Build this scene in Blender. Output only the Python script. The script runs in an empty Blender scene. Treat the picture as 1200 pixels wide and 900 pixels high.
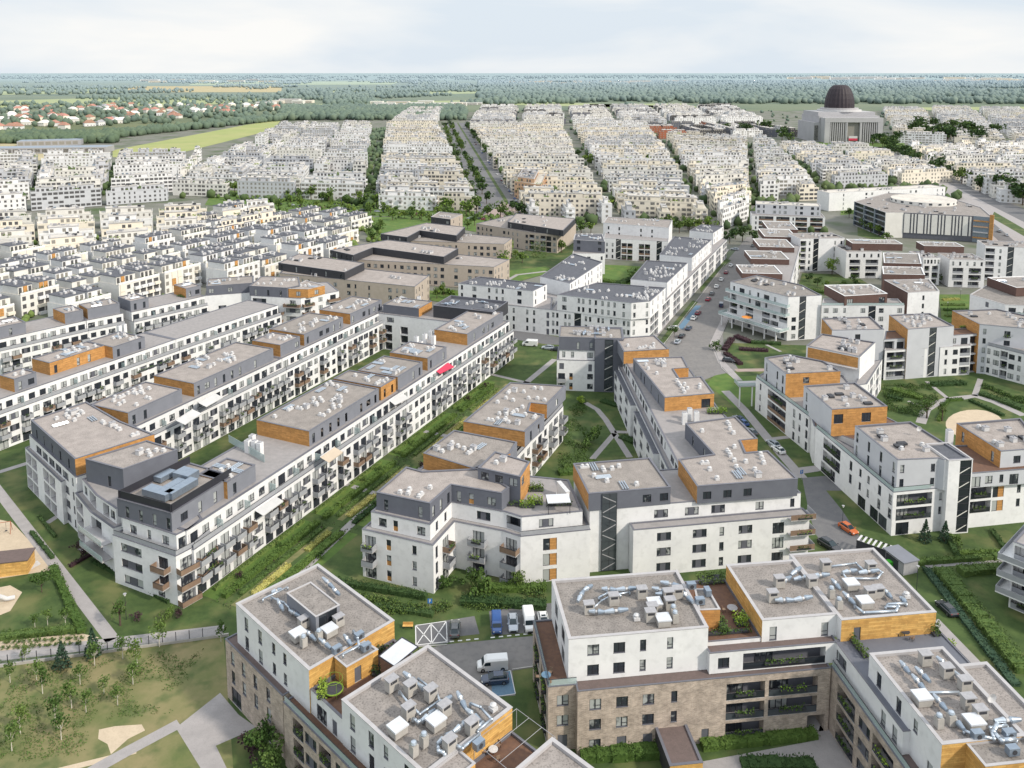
import bpy, bmesh, math, random
import numpy as np
from mathutils import Vector, Matrix, noise
R = math.radians
rnd = random.Random(7)
scene = bpy.context.scene
col = scene.collection
# ------------------------------------------------------------------ camera (measured from the photograph)
H, F, CX, CY = 96.0, 975.0, 600.0, 205.0
TH = math.atan(120 / F)
def P(px, py, z=0.0):
    """map reference: the place at height z that the survey picture shows at px, py"""
    x = (px - CX) / F; y = -(py - CY) / F
    c, s = math.cos(TH), math.sin(TH)
    dz = -s + y * c
    t = (z - H) / dz
    return (x * t, (c + y * s) * t)
def pp(z, *pts): return [P(a, b, z) for a, b in pts]
def RW(o, ang, L, d):
    """rectangle: from corner o along ang for L, interior to the left for d"""
    c, s = math.cos(R(ang)), math.sin(R(ang))
    ux, uy = c * L, s * L; vx, vy = -s * d, c * d
    return [o, (o[0] + ux, o[1] + uy), (o[0] + ux + vx, o[1] + uy + vy), (o[0] + vx, o[1] + vy)]
def RB(z, a, b, d, ext=0):
    A, B = P(*a, z), P(*b, z)
    L = math.hypot(B[0] - A[0], B[1] - A[1]); an = math.degrees(math.atan2(B[1] - A[1], B[0] - A[0]))
    return RW(A, an, L + ext, d)
def area(p): return sum(p[i - 1][0] * p[i][1] - p[i][0] * p[i - 1][1] for i in range(len(p))) / 2
def lerp(a, b, t): return (a[0] + (b[0] - a[0]) * t, a[1] + (b[1] - a[1]) * t)
def dist(a, b): return math.hypot(a[0] - b[0], a[1] - b[1])
def cen(p): return (sum(q[0] for q in p) / len(p), sum(q[1] for q in p) / len(p))
def inset(p, d):
    if area(p) < 0: d = -d
    n = len(p); out = []
    for i in range(n):
        a, b, c = p[i - 1], p[i], p[(i + 1) % n]
        e1 = Vector((b[0] - a[0], b[1] - a[1])).normalized(); e2 = Vector((c[0] - b[0], c[1] - b[1])).normalized()
        n1 = Vector((-e1.y, e1.x)); n2 = Vector((-e2.y, e2.x))
        m = n1 + n2
        k = max(m.dot(n1), 0.35)
        m = m * (d / k)
        out.append((b[0] + m.x, b[1] + m.y))
    return out
def inside(pt, poly):
    x, y = pt; r = False
    for i in range(len(poly)):
        (x1, y1), (x2, y2) = poly[i - 1], poly[i]
        if (y1 > y) != (y2 > y) and x < (x2 - x1) * (y - y1) / (y2 - y1) + x1: r = not r
    return r
# ------------------------------------------------------------------ materials
M = {}
def nodes(name):
    m = bpy.data.materials.new(name); m.use_nodes = True
    M[name] = m
    nt = m.node_tree
    return m, nt, nt.nodes['Principled BSDF']
def N(nt, t, **k):
    n = nt.nodes.new(t)
    for a, b in k.items(): setattr(n, a, b)
    return n
def mat(name, c1, c2=None, rough=.85, scale=.4, metal=0, detail=6, vec='pos', bump=0, obj_var=0, c3=None, scale2=6, spec=.3, w2=.35):
    m, nt, b = nodes(name); L = nt.links
    b.inputs['Roughness'].default_value = rough; b.inputs['Metallic'].default_value = metal
    b.inputs['Specular IOR Level'].default_value = spec
    if c2 is None: c2 = tuple(x * .86 for x in c1)
    if vec == 'uv': v = N(nt, 'ShaderNodeUVMap').outputs[0]
    elif vec == 'obj': v = N(nt, 'ShaderNodeTexCoord').outputs['Object']
    else: v = N(nt, 'ShaderNodeNewGeometry').outputs['Position']
    n = N(nt, 'ShaderNodeTexNoise'); n.inputs['Scale'].default_value = scale; n.inputs['Detail'].default_value = detail
    n.inputs['Roughness'].default_value = .65
    L.new(v, n.inputs['Vector'])
    r = N(nt, 'ShaderNodeMapRange'); r.inputs[1].default_value = .32; r.inputs[2].default_value = .68
    L.new(n.outputs['Fac'], r.inputs[0])
    mx = N(nt, 'ShaderNodeMix', data_type='RGBA'); L.new(r.outputs[0], mx.inputs[0])
    mx.inputs[6].default_value = (*c1, 1); mx.inputs[7].default_value = (*c2, 1)
    out = mx.outputs[2]
    if c3:
        n2 = N(nt, 'ShaderNodeTexNoise'); n2.inputs['Scale'].default_value = scale2; n2.inputs['Detail'].default_value = 4
        L.new(v, n2.inputs['Vector'])
        r2 = N(nt, 'ShaderNodeMapRange'); r2.inputs[1].default_value = .5; r2.inputs[2].default_value = .7; r2.inputs[4].default_value = w2
        L.new(n2.outputs['Fac'], r2.inputs[0])
        m2 = N(nt, 'ShaderNodeMix', data_type='RGBA'); L.new(r2.outputs[0], m2.inputs[0])
        L.new(out, m2.inputs[6]); m2.inputs[7].default_value = (*c3, 1); out = m2.outputs[2]
    if obj_var:
        oi = N(nt, 'ShaderNodeObjectInfo')
        h = N(nt, 'ShaderNodeHueSaturation')
        q = N(nt, 'ShaderNodeMapRange'); q.inputs[3].default_value = 1 - obj_var; q.inputs[4].default_value = 1 + obj_var
        L.new(oi.outputs['Random'], q.inputs[0]); L.new(q.outputs[0], h.inputs['Value'])
        q2 = N(nt, 'ShaderNodeMapRange'); q2.inputs[3].default_value = .5 + obj_var * .06; q2.inputs[4].default_value = .5 - obj_var * .06
        L.new(oi.outputs['Random'], q2.inputs[0]); L.new(q2.outputs[0], h.inputs['Hue'])
        L.new(out, h.inputs['Color']); out = h.outputs['Color']
    L.new(out, b.inputs['Base Color'])
    if bump:
        bp = N(nt, 'ShaderNodeBump'); bp.inputs['Strength'].default_value = bump; bp.inputs['Distance'].default_value = .05
        L.new(n.outputs['Fac'], bp.inputs['Height']); L.new(bp.outputs[0], b.inputs['Normal'])
    return m
def bricks(name, c1, c2, mortar, w, h, mw=.012, rough=.85, off=.5, var=.25):
    m, nt, b = nodes(name); L = nt.links
    uv = N(nt, 'ShaderNodeUVMap')
    br = N(nt, 'ShaderNodeTexBrick'); br.offset = off
    br.inputs['Color1'].default_value = (*c1, 1); br.inputs['Color2'].default_value = (*c2, 1); br.inputs['Mortar'].default_value = (*mortar, 1)
    br.inputs['Scale'].default_value = 1; br.inputs['Mortar Size'].default_value = mw; br.inputs['Brick Width'].default_value = w; br.inputs['Row Height'].default_value = h
    L.new(uv.outputs[0], br.inputs['Vector'])
    n = N(nt, 'ShaderNodeTexNoise'); n.inputs['Scale'].default_value = .7; n.inputs['Detail'].default_value = 8; n.inputs['Roughness'].default_value = .7
    L.new(uv.outputs[0], n.inputs['Vector'])
    r = N(nt, 'ShaderNodeMapRange'); r.inputs[1].default_value = .3; r.inputs[2].default_value = .7; r.inputs[3].default_value = 1 - var; r.inputs[4].default_value = 1 + var
    L.new(n.outputs['Fac'], r.inputs[0])
    hs = N(nt, 'ShaderNodeHueSaturation'); L.new(r.outputs[0], hs.inputs['Value']); L.new(br.outputs['Color'], hs.inputs['Color'])
    L.new(hs.outputs[0], b.inputs['Base Color']); b.inputs['Roughness'].default_value = rough
def glassmat(name, dark, light, frac=.62, rough=.08):
    m, nt, b = nodes(name); L = nt.links
    oi = N(nt, 'ShaderNodeObjectInfo'); g = N(nt, 'ShaderNodeNewGeometry')
    n = N(nt, 'ShaderNodeTexNoise'); n.inputs['Scale'].default_value = 1.1; n.inputs['Detail'].default_value = 1
    L.new(g.outputs['Position'], n.inputs['Vector'])
    a = N(nt, 'ShaderNodeMath', operation='MULTIPLY_ADD'); a.inputs[1].default_value = .9; L.new(n.outputs['Fac'], a.inputs[0]); L.new(oi.outputs['Random'], a.inputs[2])
    r = N(nt, 'ShaderNodeMapRange'); r.inputs[1].default_value = frac + .42; r.inputs[2].default_value = frac + .62
    L.new(a.outputs[0], r.inputs[0])
    mx = N(nt, 'ShaderNodeMix', data_type='RGBA'); L.new(r.outputs[0], mx.inputs[0])
    mx.inputs[6].default_value = (*dark, 1); mx.inputs[7].default_value = (*light, 1)
    L.new(mx.outputs[2], b.inputs['Base Color']); b.inputs['Roughness'].default_value = rough
    b.inputs['Specular IOR Level'].default_value = .5
mat('white', (.74, .745, .755), (.65, .655, .67), scale=.22, c3=(.54, .545, .55), scale2=.9, w2=.45, obj_var=.04)
mat('offwhite', (.70, .69, .66), (.62, .61, .58), scale=.3)
mat('cream', (.77, .715, .61), (.68, .63, .54), scale=.1)
mat('cream_b', (.68, .63, .54), (.58, .54, .47), scale=.1)
mat('peach', (.60, .40, .26), (.52, .33, .2), scale=.1)
mat('redbrick', (.34, .12, .07), (.26, .09, .05), scale=.3)
mat('ltgrey', (.50, .515, .55), (.45, .465, .50), scale=.3)
mat('stone', (.40, .40, .42), (.35, .35, .37), scale=.08)
mat('dkgrey', (.135, .145, .175), (.115, .122, .15), scale=.4, rough=.7)
mat('mdgrey', (.20, .21, .245), (.17, .18, .21), scale=.4, rough=.7)
mat('char', (.05, .052, .06), (.04, .042, .05), scale=.6, rough=.6)
mat('beige', (.44, .38, .33), (.38, .33, .28), scale=.5)
mat('brown', (.125, .078, .068), (.10, .06, .052), scale=.8)
mat('concrete', (.40, .38, .36), (.32, .31, .29), scale=1.2, bump=.2)
mat('cap', (.42, .41, .42), (.36, .35, .36), scale=.8, rough=.5)
mat('capdark', (.14, .145, .17), (.12, .12, .145), scale=.8, rough=.5)
mat('gravel', (.335, .30, .28), (.235, .212, .198), scale=.45, detail=12, c3=(.15, .13, .12), scale2=4.5, bump=.5, w2=.75, obj_var=.13)
mat('gravel2', (.30, .272, .255), (.205, .187, .176), scale=.5, detail=12, c3=(.10, .09, .085), scale2=4.2, bump=.5, w2=.8, obj_var=.12)
mat('paleroof', (.54, .51, .455), (.40, .38, .35), scale=.12, c3=(.27, .26, .25), scale2=.5, w2=.6, obj_var=.2)
mat('bitumen', (.10, .105, .125), (.075, .08, .095), scale=.8, c3=(.2, .2, .22), scale2=5)
mat('roofbrown', (.14, .105, .10), (.11, .085, .08), scale=1.5, c3=(.2, .15, .14), scale2=9)
mat('terrace', (.30, .28, .28), (.24, .23, .23), scale=.8)
mat('deck', (.16, .09, .06), (.11, .065, .05), scale=1.5)
mat('steel', (.55, .60, .66), (.42, .48, .55), scale=2.5, rough=.32, metal=.75)
mat('steel2', (.30, .36, .43), (.24, .29, .36), scale=1.5, rough=.35, metal=.6)
mat('ventwhite', (.58, .58, .59), (.45, .45, .46), scale=2)
mat('ventgrey', (.36, .36, .38), (.28, .28, .30), scale=2)
mat('railgrey', (.34, .355, .38), (.29, .30, .33), scale=1, rough=.5)
mat('railbrown', (.24, .17, .12), (.18, .12, .09), scale=1, rough=.7)
mat('frame', (.035, .037, .045), (.03, .03, .04), rough=.4)
mat('panel', (.12, .125, .15), (.10, .105, .125), rough=.5, scale=1)
mat('asphalt', (.205, .195, .19), (.165, .16, .16), scale=.25, c3=(.10, .10, .10), scale2=.9, w2=.4, bump=.1)
mat('asphalt2', (.15, .15, .155), (.12, .12, .13), scale=.5, c3=(.19, .19, .19), scale2=3)
mat('paving', (.34, .32, .32), (.28, .265, .265), scale=.5, c3=(.22, .21, .21), scale2=5)
mat('pinkpave', (.34, .27, .24), (.28, .22, .20), scale=.5)
mat('citypave', (.19, .185, .17), (.12, .13, .10), scale=.05, c3=(.06, .095, .035), scale2=.03, w2=.95)
mat('sand', (.52, .43, .32), (.44, .36, .27), scale=.6, c3=(.34, .28, .2), scale2=3)
mat('kerb', (.42, .41, .40), rough=.8)
mat('paint', (.72, .72, .72), (.60, .60, .60), scale=3)
mat('bluepaint', (.13, .22, .31), (.10, .17, .25), scale=2)
mat('grass', (.072, .11, .032), (.034, .062, .018), scale=.33, detail=14, c3=(.15, .15, .06), scale2=.14, w2=.75, bump=.6)
mat('drygrass', (.10, .13, .042), (.24, .20, .105), scale=.10, detail=14, c3=(.055, .092, .028), scale2=.3, w2=.7, bump=.6)
mat('lawn', (.10, .165, .035), (.06, .115, .025), scale=.3, detail=10, c3=(.2, .2, .06), scale2=.2, bump=.4)
mat('field', (.09, .125, .05), (.14, .15, .075), scale=.0016, detail=8, c3=(.045, .075, .04), scale2=.0035, w2=.9)
mat('meadow', (.25, .30, .10), (.33, .33, .14), scale=.012, detail=8, c3=(.16, .22, .07), scale2=.03)
mat('tan', (.42, .36, .22), (.34, .3, .18), scale=.02)
mat('farpink', (.5, .43, .38), (.45, .35, .3), scale=.02)
for nm, a, b in (('leaf', (.052, .095, .022), (.088, .145, .034)), ('leafdark', (.03, .062, .022), (.05, .088, .03)), ('leaflight', (.14, .23, .03), (.2, .29, .05)),
                 ('leafpurple', (.04, .022, .028), (.06, .035, .04)), ('leafyellow', (.30, .30, .08), (.38, .36, .13)), ('leafblue', (.028, .06, .04), (.05, .085, .05)),
                 ('leafmid', (.072, .12, .036), (.125, .18, .05))):
    mat(nm, a, b, scale=1.3, detail=3, rough=.7, obj_var=.22, spec=.15)
mat('bark', (.10, .075, .055), (.07, .05, .04), scale=4)
mat('whitebark', (.55, .52, .46), (.45, .42, .36), scale=4)
mat('forest', (.035, .065, .028), (.085, .125, .045), scale=.006, detail=6, c3=(.12, .155, .06), scale2=.03, w2=.8)
mat('redtile', (.37, .20, .15), (.30, .17, .13), scale=.2, obj_var=.25)
mat('awningwhite', (.52, .52, .52)); mat('awningred', (.55, .05, .10)); mat('awningbeige', (.5, .42, .33)); mat('orangeparasol', (.75, .28, .06))
mat('dome', (.042, .034, .042), (.028, .022, .028), scale=.4, rough=.6)
mat('tyre', (.02, .02, .02), rough=.8); mat('rim', (.4, .4, .42), rough=.3, metal=.8)
mat('lamp', (.8, .8, .75), rough=.2); mat('taillight', (.35, .02, .02), rough=.3)
mat('signblue', (.03, .16, .45)); mat('green_plastic', (.08, .5, .05), rough=.4); mat('blue_plastic', (.04, .2, .5), rough=.4); mat('plastic_yellow', (.4,.3,.05), rough=.4)
mat('sunvoile', (.58, .6, .64), (.5, .52, .56), scale=1)
for nm, c in (('white', (.72, .73, .74)), ('silver', (.42, .46, .52)), ('blue', (.03, .09, .28)), ('black', (.018, .02, .028)), ('red', (.32, .02, .05)), ('orange', (.50, .12, .03)), ('darkred', (.2, .02, .04)), ('navy', (.03, .05, .10)), ('grey', (.14, .15, .16))):
    m = mat('car_' + nm, c, tuple(x * .95 for x in c), rough=.25, spec=.6, metal=.25 if nm in ('silver', 'grey') else 0)
    m.node_tree.nodes['Principled BSDF'].inputs['Coat Weight'].default_value = .5
bricks('brick', (.43, .345, .285), (.27, .218, .182), (.42, .38, .34), .5, .15, mw=.02, var=.35)
bricks('wood', (.62, .38, .12), (.45, .25, .07), (.30, .16, .05), 2.6, .3, mw=.012, off=.37, var=.3)
bricks('orange', (.52, .265, .085), (.40, .20, .06), (.22, .12, .05), 2.4, .3, mw=.016, off=.4, var=.28)
glassmat('glass', (.03, .036, .046), (.36, .38, .38), frac=.47); glassmat('glassdark', (.022, .027, .034), (.06, .07, .08)); glassmat('farglass', (.085, .085, .09), (.24, .23, .21), frac=.55, rough=.3)
m, nt, b = nodes('railglass'); b.inputs['Base Color'].default_value = (.45, .56, .56, 1); b.inputs['Roughness'].default_value = .1; b.inputs['Alpha'].default_value = .55
m, nt, b = nodes('carglass'); b.inputs['Base Color'].default_value = (.02, .035, .045, 1); b.inputs['Roughness'].default_value = .06
def haze_tint(name, far, y0, y1, mx=.9):
    """haze painted into the base colour, paler and bluer northwards (world position, not view)"""
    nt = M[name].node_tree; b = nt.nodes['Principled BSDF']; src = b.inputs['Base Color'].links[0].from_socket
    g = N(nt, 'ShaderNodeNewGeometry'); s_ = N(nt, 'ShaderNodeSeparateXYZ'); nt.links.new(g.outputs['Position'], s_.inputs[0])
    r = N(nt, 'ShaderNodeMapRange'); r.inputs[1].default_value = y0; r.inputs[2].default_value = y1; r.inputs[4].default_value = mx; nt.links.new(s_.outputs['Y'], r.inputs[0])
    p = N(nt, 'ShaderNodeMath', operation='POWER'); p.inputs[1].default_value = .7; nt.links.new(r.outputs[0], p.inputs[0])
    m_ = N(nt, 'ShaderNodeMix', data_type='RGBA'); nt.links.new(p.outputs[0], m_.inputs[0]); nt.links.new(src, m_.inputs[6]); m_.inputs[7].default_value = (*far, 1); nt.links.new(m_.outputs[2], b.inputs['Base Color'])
haze_tint('forest', (.26, .33, .375), 800, 7500, .95); haze_tint('field', (.26, .34, .37), 1500, 12000); haze_tint('meadow', (.30, .37, .32), 1500, 8000)  # distance haze is painted into these colours, no air volume
# ------------------------------------------------------------------ mesh builder
class MB:
    def __init__(s): s.v = []; s.f = []; s.m = []; s.uv = []; s.names = []
    def mi(s, n):
        if n not in s.names: s.names.append(n)
        return s.names.index(n)
    def face(s, pts, mt, uv=None):
        k = len(s.v); s.v += [tuple(p) for p in pts]; s.f.append(tuple(range(k, k + len(pts)))); s.m.append(s.mi(mt))
        s.uv += uv if uv else [(p[0] + p[1] * .3, p[2]) for p in pts]
    def box(s, x0, x1, y0, y1, z0, z1, mt, T=None, top=None, bottom=True):
        c = [Vector((x, y, z)) for z in (z0, z1) for x, y in ((x0, y0), (x1, y0), (x1, y1), (x0, y1))]
        if T is not None: c = [T @ q for q in c]
        for i in range(4):
            j = (i + 1) % 4
            w = (c[i] - c[j]).length
            s.face((c[i], c[j], c[j + 4], c[i + 4]), mt, [(0, z0), (w, z0), (w, z1), (0, z1)])
        s.face((c[4], c[5], c[6], c[7]), top or mt)
        if bottom: s.face((c[3], c[2], c[1], c[0]), mt)
    def prism(s, poly, z0, z1, mt, top=None, bottom=False):
        p = poly if area(poly) > 0 else poly[::-1]
        n = len(p)
        for i in range(n):
            a, b = p[i], p[(i + 1) % n]; w = dist(a, b)
            s.face(((a[0], a[1], z0), (b[0], b[1], z0), (b[0], b[1], z1), (a[0], a[1], z1)), mt, [(0, z0), (w, z0), (w, z1), (0, z1)])
        s.face([(q[0], q[1], z1) for q in p], top or mt)
        if bottom: s.face([(q[0], q[1], z0) for q in p[::-1]], mt)
    def cyl(s, a, b, r, mt, n=8, r2=None, capped=True):
        a, b = Vector(a), Vector(b); d = (b - a)
        if d.length < 1e-6: return
        q = d.to_track_quat('Z', 'Y'); r2 = r if r2 is None else r2
        k = len(s.v)
        for c, rr in ((a, r), (b, r2)):
            for i in range(n):
                t = 2 * math.pi * i / n
                s.v.append(tuple(c + q @ Vector((math.cos(t) * rr, math.sin(t) * rr, 0))))
        for i in range(n):
            j = (i + 1) % n
            s.f.append((k + i, k + j, k + n + j, k + n + i)); s.m.append(s.mi(mt)); s.uv += [(0, 0), (1, 0), (1, 1), (0, 1)]
        if capped:
            s.f.append(tuple(range(k + n, k + 2 * n))); s.m.append(s.mi(mt)); s.uv += [(0, 0)] * n
            s.f.append(tuple(range(k + n - 1, k - 1, -1))); s.m.append(s.mi(mt)); s.uv += [(0, 0)] * n
    def tube(s, pts, r, mt, n=8):
        for a, b in zip(pts, pts[1:]): s.cyl(a, b, r, mt, n)
    def mesh(s, name, smooth=False):
        me = bpy.data.meshes.new(name); me.from_pydata(s.v, [], s.f)
        for n in s.names: me.materials.append(M[n])
        me.polygons.foreach_set('material_index', s.m)
        uv = me.uv_layers.new(name='UVMap'); uv.data.foreach_set('uv', np.array(s.uv, dtype=np.float32).ravel())
        if smooth: me.polygons.foreach_set('use_smooth', [True] * len(me.polygons))
        me.update(); return me
def link(name, me, parent=None, loc=(0, 0, 0), rz=0, sc=None):
    o = bpy.data.objects.new(name, me); col.objects.link(o)
    o.location = loc; o.rotation_euler = (0, 0, rz)
    if sc is not None: o.scale = sc if hasattr(sc, '__len__') else (sc, sc, sc)
    if parent: o.parent = parent
    return o
def tag(o, label, cat, group=None, kind=None):
    if label: o['label'] = label
    if cat: o['category'] = cat
    if group: o['group'] = group
    if kind: o['kind'] = kind
    return o
def emp(name, loc, rz=0):
    o = bpy.data.objects.new(name, None); col.objects.link(o); o.location = loc; o.rotation_euler = (0, 0, rz); o.empty_display_size = .5
    return o
ORD = 'zeroth first second third fourth fifth sixth seventh eighth ninth tenth eleventh twelfth thirteenth fourteenth fifteenth sixteenth seventeenth eighteenth nineteenth twentieth'.split()
def ordw(n):
    if n <= 20: return ORD[n]
    return '%d%s' % (n, 'th' if 10 < n % 100 < 14 else {1: 'st', 2: 'nd', 3: 'rd'}.get(n % 10, 'th'))
# ------------------------------------------------------------------ windows, balconies
CACHE = {}
def window_mesh(kind, w, h, split=False):
    k = (kind, round(w, 1), round(h, 1), split)
    if k in CACHE: return CACHE[k]
    w, h = k[1], k[2]; m = MB(); t = .07
    def fr(x0, x1, z0, z1, gl='glass'):
        m.box(x0, x0 + t, -.06, .02, z0, z1, 'frame'); m.box(x1 - t, x1, -.06, .02, z0, z1, 'frame')
        m.box(x0 + t, x1 - t, -.06, .02, z0, z0 + t, 'frame'); m.box(x0 + t, x1 - t, -.06, .02, z1 - t, z1, 'frame')
        m.face([(x0 + t, -.01, z0 + t), (x1 - t, -.01, z0 + t), (x1 - t, -.01, z1 - t), (x0 + t, -.01, z1 - t)], gl)
    x0, x1 = -w / 2, w / 2
    if kind == 'win':
        if w > 1.2: a = x0 + w * .5; fr(x0, a, 0, h); fr(a, x1, 0, h); m.box(a + t, x1 - t, -.065, .015, h * .32, h * .32 + .06, 'frame')
        else: fr(x0, x1, 0, h); m.box(x0 + t, x1 - t, -.065, .015, h * .3, h * .3 + .06, 'frame')
        m.box(x0 - .02, x1 + .02, -.2, -.061, -.05, .02, 'capdark')
    elif kind == 'ribbon':
        a, c = x0 + w * .27, x0 + w * .66
        fr(x0, a, 0, h); m.box(a, c, -.05, .02, 0, h, 'panel'); fr(c, x1, 0, h)
        m.box(x0 - .02, x1 + .02, -.2, -.061, -.05, .02, 'capdark')
    elif kind == 'orange':
        fr(x0, x1, h * .42, h); m.box(x0, x1, -.05, .02, 0, h * .42, 'orange')
    elif kind == 'door':
        n = max(1, round(w / .9)); s = w / n
        for i in range(n): fr(x0 + i * s, x0 + (i + 1) * s, 0, h)
    elif kind == 'shop':
        n = max(1, round(w / 1.3)); s = w / n
        for i in range(n): fr(x0 + i * s, x0 + (i + 1) * s, 0, h, 'glassdark')
    elif kind == 'wood':
        a = x0 + w * .5; fr(x0, a, 0, h); m.box(a, x1, -.05, .02, 0, h, 'orange')
    elif kind == 'dark':
        m.box(x0, x1, -.05, .02, 0, h, 'panel')
    elif kind == 'stair':
        n = max(1, round(h / 1.55)); s = h / n
        for i in range(n):
            fr(x0, x1, i * s, (i + 1) * s, 'glassdark')
            if i % 2 == 0: 
                m.face([(x0 + .1, -.045, i * s + .2), (x0 + .1, -.045, i * s + .42), (x1 - .1, -.045, i * s + s + .12), (x1 - .1, -.045, i * s + s - .1)], 'offwhite')
    if split:
        A, G = MB(), MB(); u = 0
        for f_, mi_ in zip(m.f, m.m):
            D = G if 'glass' in m.names[mi_] else A
            D.face([m.v[i_] for i_ in f_], m.names[mi_], m.uv[u:u + len(f_)]); u += len(f_)
        CACHE[k] = (A.mesh('window'), G.mesh('pane') if G.f else None); return CACHE[k]
    me = m.mesh('window'); CACHE[k] = me
    return me
def balcony_mesh(w, d, kind):
    k = ('balc', round(w * 2) / 2, d, kind)
    if k in CACHE: return CACHE[k]
    w = k[1]; m = MB()
    m.box(-w / 2, w / 2, -d, 0, -.22, -.02, 'cap' if kind != 'slabwhite' else 'white')
    h = 1.05; rm = {'grey': 'railgrey', 'glass': 'railglass', 'brown': 'railbrown', 'slabwhite': 'railglass'}[kind]
    if kind == 'bars': pass
    t = .05
    m.box(-w / 2, w / 2, -d, -d + t, 0, h, rm); m.box(-w / 2, -w / 2 + t, -d + t, 0, 0, h, rm); m.box(w / 2 - t, w / 2, -d + t, 0, 0, h, rm)
    m.box(-w / 2 - .02, w / 2 + .02, -d - .02, -d + .05, h, h + .06, 'frame')
    me = m.mesh('balcony'); CACHE[k] = me; return me
def leaf_cloud(m, n, sampler, size, mt, rr=rnd):
    for _ in range(n):
        p = Vector(sampler()); s = size * rr.uniform(.6, 1.3)
        a = Vector((rr.gauss(0, 1), rr.gauss(0, 1), rr.gauss(0, 1) + .3)).normalized()
        u = a.orthogonal().normalized(); u.rotate(Matrix.Rotation(rr.uniform(0, 6.3), 3, a)); v = a.cross(u)
        m.face((p - u * s * .5, p - v * s * .32, p + u * s * .5, p + v * s * .32), mt)
def planter_mesh(w, i):
    k = ('plant', round(w), i)
    if k in CACHE: return CACHE[k]
    m = MB(); w = k[1]
    m.box(-w / 2, w / 2, -.3, 0, 0, .35, 'char')
    r2 = random.Random(i)
    leaf_cloud(m, int(26 * w), lambda: (r2.uniform(-w / 2, w / 2), r2.uniform(-.45, .1), r2.uniform(.2, .95)), .3, ('leaf', 'leaflight', 'leafmid', 'leaf')[i], r2)
    me = m.mesh('planter'); CACHE[k] = me; return me
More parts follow.
